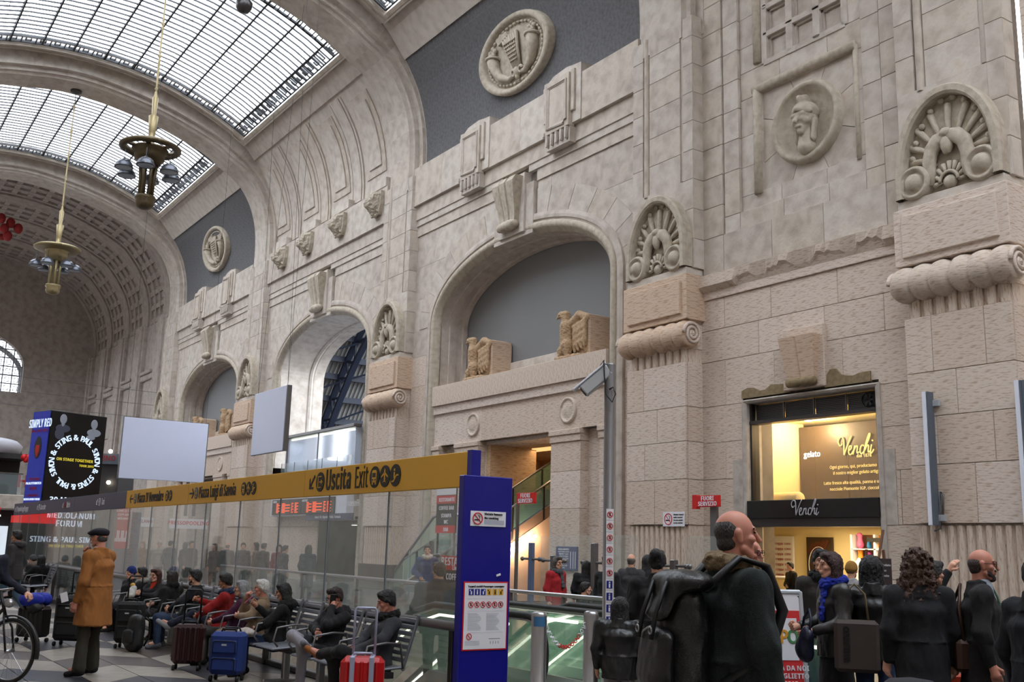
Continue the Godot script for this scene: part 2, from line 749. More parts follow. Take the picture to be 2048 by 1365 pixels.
func profiles():
	VP = dense([Vector2(0, 16.3), Vector2(0.0, 17.2), Vector2(0.14, 18.3), Vector2(0.5, 19.5), Vector2(1.1, 20.55), Vector2(1.75, 21.4), Vector2(2.2, 21.87), Vector2(3.2, 22.45), Vector2(4.5, 23.05), Vector2(7, 23.85), Vector2(10.2, 24.15)])
	RP = dense([Vector2(0.35, 15.5), Vector2(0.36, 17.3), Vector2(0.5, 18.4), Vector2(0.85, 19.4), Vector2(1.4, 20.25), Vector2(2.0, 20.75), Vector2(2.7, 21.15), Vector2(3.7, 21.75), Vector2(6, 22.55), Vector2(8.5, 23.05), Vector2(10.2, 23.2)])
	VS.append(0.0)
	for i in range(1, VP.size()):
		VS.append(VS[i - 1] + VP[i].distance_to(VP[i - 1]))

# point on the vault at length s along its section, moved off towards the room
func vp(s: float, off := 0.0) -> Vector2:
	var i := clampi(VS.bsearch(s) - 1, 0, VP.size() - 2)
	var t := clampf((s - VS[i]) / (VS[i + 1] - VS[i]), 0.0, 1.0)
	var d := (VP[i + 1] - VP[i]).normalized()
	return VP[i].lerp(VP[i + 1], t) + Vector2(d.y, -d.x) * off

func s_at_z(z: float) -> float:
	for i in VP.size():
		if VP[i].x >= z and i > 8:
			return VS[i]
	return VS[VS.size() - 1]

func v3(x: float, p: Vector2) -> Vector3:
	return Vector3(x, p.y, p.x)

# slab that follows the vault between lengths s0 and s1
func cove(s: SurfaceTool, s0: float, s1: float, x0: float, x1: float, off0: float, off1: float, step := 0.5):
	var n := maxi(1, int(absf(s1 - s0) / step))
	var rings := []
	for i in n + 1:
		var t := lerpf(s0, s1, float(i) / n)
		rings.append(PackedVector3Array([v3(x0, vp(t, off0)), v3(x0, vp(t, off1)), v3(x1, vp(t, off1)), v3(x1, vp(t, off0))]))
	loft(s, rings)

# sweep along the rib section; lens are [x, offset towards the room]
func rib_sweep(s: SurfaceTool, i0: int, i1: int, prof: Array):
	var rings := []
	for i in range(i0, i1 + 1):
		var d := (RP[mini(i + 1, RP.size() - 1)] - RP[maxi(i - 1, 0)]).normalized()
		var nrm := Vector2(d.y, -d.x)
		var ring := PackedVector3Array()
		for p in prof:
			ring.append(v3(p[0], RP[i] + nrm * p[1]))
		rings.append(ring)
	loft(s, rings)

func stones(kind: String) -> Array:
	return [M[kind + "0"], M[kind + "1"], M[kind + "2"], M[kind + "3"]]

# ---------------------------------------------------------------- shell
func shell():
	var f := setting("floor")
	var s := new_st()
	# the floor leaves a well open for the moving stairs
	for r in [[-95.0, -30.0, -45.0, 21.5], [-30.0, -8.0, -45.0, 8.6], [-30.0, -8.0, 13.0, 21.5], [-8.0, 14.0, -45.0, 21.5]]:
		bx(s, r[0], r[1], -0.4, -0.02, r[2], r[3])
	put(s, "bed", M.floor_dark, f)
	# laid stone: rhombs of light and dark
	var tones := [M.floor_light, M.floor_dark, M.floor_light, M.floor_brown]
	for i in range(-22, 0):
		for k in 6:
			var a := Vector2(i * 1.25, 13.05 + k * 1.25)
			if a.x < -26.5:
				continue
			var h := 0.42
			var sh := 0.62
			for half in 2:
				var p := PackedVector2Array()
				var zz := a.y + half * 0.625
				var dx := (sh if half == 0 else 0.0)
				for c in [Vector2(0, 0), Vector2(1.25, 0), Vector2(1.25 - sh, 0.625), Vector2(-sh, 0.625)]:
					var o: Vector2 = c
					if half == 1:
						o.x = -sh + (c.x + sh * c.y / 0.625) + sh * c.y / 0.625
					p.append(Vector2(a.x + o.x, zz + o.y))
				var q := PackedVector2Array()
				for e in p:
					q.append(Vector2(e.x, -e.y))
				var g := Geometry2D.offset_polygon(q, -0.006)
				if g.is_empty():
					continue
				var t := new_st()
				prism(t, g[0], -0.018, 0.0, Transform3D(Basis(Vector3.RIGHT, -PI / 2), Vector3.ZERO))
				put(t, "paving_slab", tones[posmod(i + k * 2 + (1 if k % 2 == 1 else 0), 4)], f)
	var ow := setting("wall_opposite")
	s = new_st()
	bx(s, -69, 14.5, -0.4, 17.5, 20.4, 20.9)
	# tall windows open on the far part of the opposite side
	bx(s, -95, -69, -0.4, 6.0, 20.4, 20.9)
	bx(s, -95, -69, 16.0, 17.5, 20.4, 20.9)
	for k in 5:
		bx(s, -92.0 + k * 5.4, -90.6 + k * 5.4, 6, 16, 20.4, 20.9)
	put(s, "core", M.lime1, ow)
	for x in PX + [3.5]:
		s = new_st()
		bx(s, x - 1.3, x + 1.3, 0, 16, 19.95, 20.45, 0.03)
		put(s, "pilaster", M.trav0, ow)
	var ew := setting("wall_behind")
	s = new_st()
	bx(s, 14, 14.5, -0.4, 25, -2, 21)
	put(s, "core", M.lime1, ew)
	var rw := setting("wall_right")
	s = new_st()
	bx(s, -9.9, 14.4, 0, 17.6, -1.3, 0)
	put(s, "core", M.trav0, rw)
	# vault over the bays; the roof lights are left open
	var c := setting("ceiling")
	var send := VS[VS.size() - 1]
	var s0 := s_at_z(2.2)
	for b in [[-34.3, -21.0, -33.7, -21.5], [-50.1, -36.8, -49.5, -37.4], [-65.9, -52.6, -65.2, -53.2], [-10.0, 14.4, -8.5, 11.0]]:
		for side in 2:
			var e0 := 0.0 if side == 0 else send - s0
			var e1 := s0 if side == 0 else send
			s = new_st()
			cove(s, e0, e1, b[0], b[1], -0.5, -0.12)
			put(s, "vault_haunch", M.lime0, c)
		for e in [[b[0], b[2]], [b[3], b[1]]]:
			s = new_st()
			cove(s, s0 - 0.01, send - s0 + 0.01, e[0], e[1], -0.5, -0.02, 1.0)
			put(s, "vault_margin", M.lime2, c)
	s = new_st()
	cove(s, 0.0, send, -18.8, -12.4, -0.5, -0.1, 0.8)
	put(s, "vault_web", M.lime1, c)
	# transverse ribs, each of cut stones
	for i in PX.size():
		var x: float = PX[i]
		var n := RP.size() - 1
		var k := 0
		while k < n:
			var e := mini(k + 4, n)
			var t := new_st()
			rib_sweep(t, k, e, [[x - 1.3, -1.6], [x - 1.3, -0.32], [x - 1.02, -0.32], [x - 1.02, -0.12], [x - 0.86, -0.12], [x - 0.78, 0.0], [x + 0.78, 0.0], [x + 0.86, -0.12], [x + 1.02, -0.12], [x + 1.02, -0.32], [x + 1.3, -0.32], [x + 1.3, -1.6]])
			put(t, "rib_stone", M["lime%d" % (rng.randi() % 4)], c)
			k = e

# ---------------------------------------------------------------- roof lights
func roof_lights():
	var send := VS[VS.size() - 1]
	var s0 := s_at_z(2.2)
	for bi in 4:
		var b: Array = [[-33.7, -21.5], [-49.5, -37.4], [-65.2, -53.2], [-8.5, 11.0]][bi]
		var w := setting("window_%d" % (bi + 1))
		var x0: float = b[0]
		var x1: float = b[1]
		var s := new_st()
		# moulded stone frame
		for st in [[0.0, 0.34, 0.02], [0.10, 0.22, 0.12], [0.0, 0.10, 0.2]]:
			cove(s, s0 - 0.1, send - s0 + 0.1, x0 - 0.1 + st[0], x0 - 0.1 + st[0] + st[1] * 0.8, -0.4, st[2], 0.9)
			cove(s, s0 - 0.1, send - s0 + 0.1, x1 + 0.1 - st[0] - st[1] * 0.8, x1 + 0.1 - st[0], -0.4, st[2], 0.9)
			cove(s, s0 - 0.1 + st[0], s0 - 0.1 + st[0] + st[1] * 0.8, x0 - 0.1, x1 + 0.1, -0.4, st[2], 0.9)
			cove(s, send - s0 + 0.1 - st[0] - st[1] * 0.8, send - s0 + 0.1 - st[0], x0 - 0.1, x1 + 0.1, -0.4, st[2], 0.9)
		put(s, "frame", M.lime3, w)
		var gx0 := x0 + 0.25
		var gx1 := x1 - 0.25
		var ga := s0 + 0.25
		var gb := send - s0 - 0.25
		var bw := 0.62
		# purlins along the hall and the fine glazing bars across
		var rows := 11
		var step := (gb - ga - 2 * bw) / rows
		s = new_st()
		for r in rows + 1:
			var sc := ga + bw + r * step
			cove(s, sc - 0.035, sc + 0.035, gx0, gx1, -0.16, -0.02, 1.0)
		put(s, "purlin", M.iron, w)
		var nb := 24
		s = new_st()
		for k in nb + 1:
			var x := lerpf(gx0 + bw, gx1 - bw, float(k) / nb)
			cove(s, ga, gb, x - 0.026, x + 0.026, -0.12, -0.06, 1.2)
		put(s, "glazing_bar", M.iron, w)
		# greek key border
		s = new_st()
		var key := [Vector2(0, 0.08), Vector2(0, 0.92), Vector2(0.72, 0.92), Vector2(0.72, 0.3), Vector2(0.36, 0.3), Vector2(0.36, 0.62)]
		var nx := int((gx1 - gx0 - 2 * bw) / 0.62)
		for side in 2:
			for k in nx:
				for q in key.size() - 1:
					var a: Vector2 = key[q]
					var c: Vector2 = key[q + 1]
					var u0 := gx0 + bw + (k + minf(a.x, c.x)) * 0.62
					var u1 := gx0 + bw + (k + maxf(a.x, c.x)) * 0.62
					var p0 := minf(a.y, c.y) * bw
					var p1 := maxf(a.y, c.y) * bw
					if side == 0:
						cove(s, ga + p0 - 0.02, ga + p1 + 0.02, u0 - 0.02, u1 + 0.02, -0.12, -0.04)
					elif bi < 1:
						cove(s, gb - p1 - 0.02, gb - p0 + 0.02, u0 - 0.02, u1 + 0.02, -0.12, -0.04)
		var ns := int((gb - ga - 2 * bw) / 0.62)
		for side in 2:
			for k in ns:
				if k > ns * 0.75 or bi == 3:
					continue
				for q in key.size() - 1:
					var a: Vector2 = key[q]
					var c: Vector2 = key[q + 1]
					var p0 := ga + bw + (k + minf(a.x, c.x)) * 0.62
					var p1 := ga + bw + (k + maxf(a.x, c.x)) * 0.62
					var e0 := minf(a.y, c.y) * bw
					var e1 := maxf(a.y, c.y) * bw
					if side == 0:
						cove(s, p0 - 0.02, p1 + 0.02, gx0 + e0 - 0.02, gx0 + e1 + 0.02, -0.12, -0.04)
					else:
						cove(s, p0 - 0.02, p1 + 0.02, gx1 - e1 - 0.02, gx1 - e0 + 0.02, -0.12, -0.04)
		for e in [gx0 + bw, gx1 - bw, gx0, gx1]:
			cove(s, ga, gb, e - 0.03, e + 0.03, -0.16, -0.02, 1.0)
		for e in [ga, gb]:
			cove(s, e - 0.03, e + 0.03, gx0, gx1, -0.16, -0.02, 1.0)
		# square rosettes in the corners
		for cx in [gx0 + bw * 0.5, gx1 - bw * 0.5]:
			for r in [0.1, 0.2]:
				for q in [[-r, -r, -r, r], [r, r, -r, r]]:
					cove(s, ga + bw * 0.5 + q[2] - 0.015, ga + bw * 0.5 + q[3] + 0.015, cx + q[0] - 0.015, cx + q[1] + 0.015, -0.12, -0.04)
				for q in [-r, r]:
					cove(s, ga + bw * 0.5 + q - 0.015, ga + bw * 0.5 + q + 0.015, cx - r, cx + r, -0.12, -0.04)
		put(s, "greek_key_border", M.iron, w)
		# panes, each a strip between two bars and two purlins
		var rr := rng.randi_range(0, 3)
		for r in rows:
			for k in nb:
				var t := new_st()
				var u0 := lerpf(gx0 + bw, gx1 - bw, float(k) / nb)
				var u1 := lerpf(gx0 + bw, gx1 - bw, float(k + 1) / nb)
				var a0 := ga + bw + r * step
				quad(t, v3(u0, vp(a0, -0.09)), v3(u0, vp(a0 + step, -0.09)), v3(u1, vp(a0 + step, -0.09)), v3(u1, vp(a0, -0.09)))
				put(t, "pane", M.pane, w)
				if (r * 7 + k * 5 + rr) % 13 == 0:
					var t2 := new_st()
					cove(t2, a0 + step * 0.4 - 0.01, a0 + step * 0.4 + 0.01, u0, u1, -0.12, -0.06)
					put(t2, "pane_joint", M.steel_mid, w)
		s = new_st()
		for e in [[gx0, gx0 + bw], [gx1 - bw, gx1]]:
			cove(s, ga, gb, e[0], e[1], -0.095, -0.085, 1.0)
		for e in [[ga, ga + bw], [gb - bw, gb]]:
			cove(s, e[0], e[1], gx0 + bw, gx1 - bw, -0.095, -0.085, 1.0)
		put(s, "border_glass", M.pane, w)

# ---------------------------------------------------------------- piers
func pier(i: int):
	var x: float = PX[i]
	var o := setting("wall_pier_%d" % (i + 1), Vector3(x, 0, 0))
	var s := new_st()
	bx(s, -1.05, 1.05, 0, 8.7, -0.3, 0.44)
	bx(s, -1.15, 1.15, 8.6, 15.9, -0.3, 0.26)
	put(s, "core", M.joint, o)
	# plinth and fluted dado
	s = new_st()
	bx(s, -1.2, 1.2, 0, 0.9, -0.2, 0.66, 0.02)
	put(s, "plinth", M.floor_brown, o)
	s = new_st()
	bx(s, -1.1, 1.1, 0.9, 2.3, -0.2, 0.5)
	for k in 11:
		lathe(s, [[0.0, 0.9], [0.075, 0.9], [0.075, 2.26], [0.0, 2.3]], 8, Transform3D(Basis(), Vector3(-0.95 + k * 0.19, 0, 0.5)))
	put(s, "fluted_dado", M.trav_up, o)
	# shaft of travertine blocks with returns
	var ys := [2.3, 3.42, 4.36, 5.24, 6.37]
	ashlar(o, stones("trav"), -1.13, 1.13, ys, 1.25, 0.6, [], 0.07, 0.01)
	for side in [-1, 1]:
		for k in ys.size() - 1:
			node_for(slab_mesh(0.52, ys[k + 1] - ys[k] - 0.01, 0.06), "return_stone", stones("trav")[(k + i) % 4], o, Transform3D(Basis(Vector3.UP, side * PI / 2), Vector3(side * 1.07, (ys[k] + ys[k + 1]) * 0.5, 0.26)))
	# fluted neck under the scroll
	s = new_st()
	bx(s, -1.1, 1.1, 6.37, 6.8, -0.2, 0.46)
	for k in 8:
		bx(s, -1.0 + k * 0.27, -0.82 + k * 0.27, 6.37, 6.8, 0.4, 0.53, 0.02)
	put(s, "neck", M.trav_up, o)
	# scroll: a long roll with bands, spiral ends
	s = new_st(true)
	var pr := [[0.0, -1.3], [0.2, -1.3]]
	for k in 61:
		var t := k / 60.0
		var r := 0.325 + 0.05 * absf(sin(t * PI * 6.0)) - 0.035 * exp(-pow((t - 0.5) * 26.0, 2)) - 0.02 * exp(-pow((fposmod(t * 6.0, 1.0)) * 8.0, 2))
		pr.append([r, lerpf(-1.27, 1.27, t)])
	pr.append([0.2, 1.3])
	pr.append([0.0, 1.3])
	lathe(s, pr, 22, Transform3D(Basis(Vector3(0, 0, 1), -PI / 2), Vector3(0, 7.08, 0.52)))
	put(s, "scroll", M.trav_warm if i != 0 else M.trav1, o)
	for side in [-1, 1]:
		s = new_st(true)
		var sp := []
		for k in 46:
			var a := k * 0.30
			sp.append(Vector3(side * 1.31, 7.08 + sin(a) * (0.30 - k * 0.0052), 0.52 + cos(a) * (0.30 - k * 0.0052)))
		tube(s, sp, 0.042, 7)
		ball(s, Vector3(side * 1.31, 7.08, 0.52), Vector3(0.05, 0.08, 0.08), 8)
		put(s, "volute", M.trav2, o)
	s = new_st()
	bx(s, -1.12, 1.12, 6.75, 7.5, -0.2, 0.45)
	put(s, "bed_block", M.trav2, o)
	# pedestal block with raised panel
	s = new_st()
	bx(s, -1.24, 1.24, 7.47, 8.67, -0.25, 0.65, 0.012)
	put(s, "pedestal_block", M.trav_warm if i != 0 else M.trav2, o)
	s = new_st()
	bx(s, -1.02, 1.04, 7.62, 8.5, 0.6, 0.715, 0.012)
	put(s, "raised_panel", M.trav_warm if i != 0 else M.trav0, o)
	s = new_st()
	bx(s, -1.16, 1.16, 8.67, 8.86, -0.2, 0.58, 0.01)
	put(s, "blocking_course", M.lime1, o)
	# the shaft above: strips, a roll, a wide face, and joints
	var yu := [8.86, 9.65, 10.47, 11.29, 12.11, 12.93, 13.75, 14.57, 15.39, 16.0]
	for q in [[-1.22, -0.78, 0.35], [-0.52, 0.72, 0.35], [0.84, 1.22, 0.37]]:
		ashlar(o, stones("lime"), q[0], q[1], yu, 1.6, q[2], [], 0.07, 0.009)
	s = new_st(true)
	lathe(s, [[0.1, 11.25], [0.1, 16.0]], 10, Transform3D(Basis(), Vector3(-0.65, 0, 0.29)))
	put(s, "roll_moulding", M.lime3, o)
	s = new_st()
	bx(s, 0.72, 0.84, 11.35, 16.0, 0.2, 0.31)
	bx(s, -0.78, -0.52, 11.25, 16.0, 0.2, 0.28)
	bx(s, -1.2, 1.2, 8.86, 11.3, 0.2, 0.352)
	put(s, "plain_face", M.lime0, o)
	for side in [-1, 1]:
		for k in yu.size() - 1:
			node_for(slab_mesh(0.36, yu[k + 1] - yu[k] - 0.009, 0.05), "return_stone", stones("lime")[(k + i) % 4], o, Transform3D(Basis(Vector3.UP, side * PI / 2), Vector3(side * 1.17, (yu[k] + yu[k + 1]) * 0.5, 0.165)))

# ---------------------------------------------------------------- arched bays
func bay_common(o: Node3D, cx: float, deep: float):
	var xl := cx - 7.0
	var xr := cx + 6.45
	var outer := arch_path(cx, 5.6, -0.05, 9.65, 2.6)
	var inner := arch_path(cx, 5.04, 7.25 if deep < 2.0 else -0.05, 9.65, 2.16)
	core(o, M.joint, xl, xr, 5.14, 16.2, -deep, -0.05, [inner])
	# travertine below, limestone above, cut round the archivolt
	ashlar(o, stones("trav"), xl, xr, [0.0, 1.2, 2.3, 3.42, 4.4, 5.24, 6.37, 7.5, 8.65], 2.2, 0.0, [outer], 0.06, 0.008)
	ashlar(o, stones("lime"), xl, xr, [8.65, 9.65, 10.9, 12.2, 13.5], 3.4, 0.0, [outer, rect(cx - 1.2, cx + 1.2, 11, 13.5)], 0.06, 0.006)
	# fascia steps under the parapet
	var fz := [[13.5, 13.9, 0.05, 1.2], [13.9, 14.15, 0.1, 0.78], [14.15, 14.7, 0.14, 0.0]]
	for q in fz:
		var s := new_st()
		if q[3] > 0.0:
			bx(s, xl, cx - q[3], q[0], q[1], -0.2, q[2])
			bx(s, cx + q[3], xr, q[0], q[1], -0.2, q[2])
		else:
			bx(s, xl, xr, q[0], q[1], -0.2, q[2])
		put(s, "fascia", M["lime%d" % (rng.randi() % 4)], o)
	ashlar(o, stones("lime"), xl, xr, [14.7, 16.3], 2.6, 0.26, [], 0.4, 0.006, "parapet_stone")
	# archivolt: hood, fillet, roll and inner band, running down as jambs
	var path := arch_path(cx, 4.98, 0.0, 9.65, 2.1, 40)
	var s := new_st()
	mould(s, path, [[0.66, -0.06], [0.66, 0.1], [0.54, 0.13], [0.44, 0.13], [0.42, 0.08], [0.36, 0.08]])
	put(s, "archivolt", M.lime2, o)
	s = new_st(true)
	mould(s, path, [[0.36, 0.08], [0.35, 0.13], [0.28, 0.17], [0.19, 0.17], [0.12, 0.12], [0.1, 0.04], [0.0, 0.0], [0.0, -0.12]])
	put(s, "roll_moulding", M.carved, o)
	# faint ring of voussoirs above the archivolt
	for k in 15:
		if k == 7:
			continue
		var poly := PackedVector2Array()
		for e in 5:
			var a := PI * (k + 0.02 + e * 0.244) / 15.0
			poly.append(Vector2(cx + 6.5 * cos(a), 9.65 + 3.65 * sin(a)))
		for e in range(4, -1, -1):
			var a := PI * (k + 0.02 + e * 0.244) / 15.0
			poly.append(Vector2(cx + 5.62 * cos(a), 9.65 + 2.62 * sin(a)))
		var c := Geometry2D.intersect_polygons(poly, rect(xl + 0.55, xr - 0.15, 9.7, 13.48))
		for q in c:
			var g := Geometry2D.clip_polygons(q, rect(cx - 1.2, cx + 1.2, 11, 14))
			for q2 in g:
				s = new_st()
				prism(s, q2, -0.04, 0.022)
				put(s, "voussoir", M["lime%d" % (rng.randi() % 4)], o)
	# keystone: two stepped slabs and a tapered console with a roll at its foot
	s = new_st()
	bx(s, cx - 1.15, cx + 1.15, 11.72, 13.5, -0.3, 0.15, 0.01)
	bx(s, cx - 0.74, cx + 0.74, 11.85, 13.9, -0.1, 0.24, 0.01)
	put(s, "keystone_slab", M.lime0, o)
	s = new_st()
	var rings := []
	for k in 9:
		var t := k / 8.0
		var y := lerpf(13.78, 12.25, t)
		var hw := lerpf(0.66, 0.42, t)
		var zf := 0.24 + lerpf(0.42, 0.16, smoothstep(0.0, 1.0, t)) - (0.12 if k == 0 else 0.0)
		rings.append(PackedVector3Array([Vector3(cx - hw, y, 0.2), Vector3(cx - hw, y, zf), Vector3(cx - hw * 0.42, y, zf), Vector3(cx - hw * 0.38, y, zf - 0.035), Vector3(cx - hw * 0.26, y, zf - 0.035), Vector3(cx - hw * 0.22, y, zf + 0.02),
			Vector3(cx + hw * 0.22, y, zf + 0.02), Vector3(cx + hw * 0.26, y, zf - 0.035), Vector3(cx + hw * 0.38, y, zf - 0.035), Vector3(cx + hw * 0.42, y, zf), Vector3(cx + hw, y, zf), Vector3(cx + hw, y, 0.2)]))
	loft(s, rings)
	put(s, "console", M.carved, o)
	s = new_st(true)
	lathe(s, [[0.0, -0.5], [0.12, -0.5], [0.17, -0.3], [0.19, -0.1], [0.15, 0.0], [0.19, 0.1], [0.17, 0.3], [0.12, 0.5], [0.0, 0.5]], 14, Transform3D(Basis(Vector3(0, 0, 1), PI / 2), Vector3(cx, 12.16, 0.38)))
	put(s, "console_roll", M.carved, o)

func bay_eagles(cx: float, open: bool):
	var o := setting("wall_eagle_bay")
	bay_common(o, cx, 1.25)
	var xl := cx - 4.98
	var xr := cx + 4.98
	var door := rect(cx - 1.85, cx + 2.2, -0.05, 5.02)
	# lower wall: frieze, recessed field, pilasters, sill
	core(o, M.trav1, cx - 6.85, cx + 6.45, 0, 5.14, -1.25, -0.34, [door], "lower_core")
	ashlar(o, stones("trav"), xl, xr, [5.14, 6.3], 3.3, 0.0, [], 0.1, 0.007)
	ashlar(o, stones("trav"), xl, xr, [0.0, 1.2, 2.3, 3.42, 4.3, 5.14], 1.6, -0.28, [door], 0.06, 0.007)
	var s := new_st()
	bx(s, xl, xr, 6.58, 7.3, -1.2, 0.16, 0.01)
	put(s, "sill", M.trav_up, o)
	s = new_st()
	bx(s, xl, xr, 6.28, 6.58, -0.2, 0.08, 0.01)
	put(s, "sill_fillet", M.trav2, o)
	for e in [[-2.65, 0.73], [2.95, 0.73], [-4.75, 0.22], [4.78, 0.22]]:
		for k in 4:
			s = new_st()
			bx(s, cx + e[0] - e[1], cx + e[0] + e[1], [0.0, 1.35, 2.8, 3.9][k] + 0.004, [1.35, 2.8, 3.9, 4.77][k] - 0.004, -0.3, 0.02, 0.008)
			put(s, "pilaster_stone", stones("trav")[k], o)
		s = new_st()
		bx(s, cx + e[0] - e[1] - 0.03, cx + e[0] + e[1] + 0.03, 4.77, 4.98, -0.3, 0.06, 0.015)
		bx(s, cx + e[0] - e[1] - 0.05, cx + e[0] + e[1] + 0.05, 4.98, 5.14, -0.3, 0.1, 0.015)
		put(s, "capital", M.trav3, o)
	for e in [-2.3, 3.05]:
		s = new_st(true)
		lathe(s, [[0.40, -0.02], [0.40, 0.05], [0.36, 0.075], [0.32, 0.05], [0.30, 0.03], [0.22, 0.05], [0.0, 0.06]], 30, Transform3D(Basis(Vector3.RIGHT, PI / 2), Vector3(cx + e, 5.72, 0)))
		put(s, "disc", M.trav1, o)
	# soffit step and the grey infill with its curb
	s = new_st()
	mould(s, arch_path(cx, 4.98, 7.3, 9.65, 2.1, 36), [[0.02, -0.1], [0.0, -0.1], [0.0, -0.45], [-0.05, -0.47], [-0.05, -0.75], [0.0, -0.78], [0.0, -1.0], [-0.1, -1.02], [-0.1, -1.2]])
	put(s, "soffit", M.lime2, o)
	s = new_st()
	bx(s, cx - 5.6, cx + 5.6, 7.2, 12.6, -1.4, -1.22)
	put(s, "infill_panel", M.grey_panel, o)
	s = new_st()
	bx(s, xl, xr, 7.28, 7.95, -1.24, -1.12, 0.02)
	put(s, "curb", M.lime1, o)
	# dark stucco lunette on the curve of the vault
	s = new_st()
	cove(s, 0.0, 4.55, cx - 6.7, cx + 6.3, -0.35, -0.1, 0.25)
	put(s, "lunette", M.stucco, o)
	s = new_st()
	cove(s, 4.55, s_at_z(2.2), cx - 6.7, cx + 6.3, -0.35, -0.03, 0.4)
	put(s, "flat_band", M.lime0, o)
	if not open:
		s = new_st()
		bx(s, cx - 2.2, cx + 2.5, 0, 5.3, -1.35, -1.22)
		put(s, "blind_door", M.steel_dark, o)

func bay_shed(cx: float):
	var o := setting("wall_shed_bay")
	bay_common(o, cx, 2.35)
	var s := new_st()
	mould(s, arch_path(cx, 4.98, 0.0, 9.65, 2.1, 36), [[0.02, -0.1], [0.0, -0.1], [0.0, -1.6], [-0.06, -1.62], [-0.1, -1.72], [-0.06, -1.82], [-0.08, -1.86], [-0.08, -2.38]])
	put(s, "soffit", M.lime1, o)
	# jambs below the spring are cut stone too
	core(o, M.trav1, cx - 6.85, cx - 4.98, 0, 5.14, -2.35, -0.05, [], "jamb_core")
	core(o, M.trav1, cx + 4.98, cx + 6.45, 0, 5.14, -2.35, -0.05, [], "jamb_core")
	# parapet steps under the lion heads
	for k in 4:
		s = new_st()
		bx(s, cx - 5.95 + k * 3.63, cx - 4.55 + k * 3.63, 16.3, 16.72, -0.2, 0.3, 0.02)
		put(s, "parapet_step", M.lime1, o)
	# the coved vault: wide curved panels between raised bands
	var send := s_at_z(2.2)
	s = new_st()
	cove(s, 0.0, send, cx - 6.7, cx + 6.3, -0.4, -0.1, 0.4)
	put(s, "cove", M.lime0, o)
	s = new_st()
	cove(s, 5.2, send, cx - 6.7, cx + 6.3, -0.2, 0.0, 0.4)
	put(s, "cove_top_band", M.lime2, o)
	for k in 4:
		var x := cx - 5.9 + k * 3.55
		for e in [[-0.62, -0.52, 0.03], [-0.52, -0.38, 0.0], [-0.36, 0.36, 0.04], [0.38, 0.52, 0.0]]:
			s = new_st()
			cove(s, 0.25, 5.0, x - 1.77 + e[0], x - 1.77 + e[1], -0.15, e[2] - 0.03, 0.3)
			put(s, "cove_band", M["lime%d" % ((k + 1) % 4)], o)
		if k < 4:
			s = new_st()
			cove(s, 1.0, 4.6, x - 0.95, x + 0.85, -0.15, -0.05, 0.3)
			put(s, "panel_field", M.lime3, o)
			s = new_st()
			cove(s, 1.35, 4.25, x - 0.62, x + 0.52, -0.15, 0.01, 0.3)
			put(s, "raised_panel", M.lime1, o)

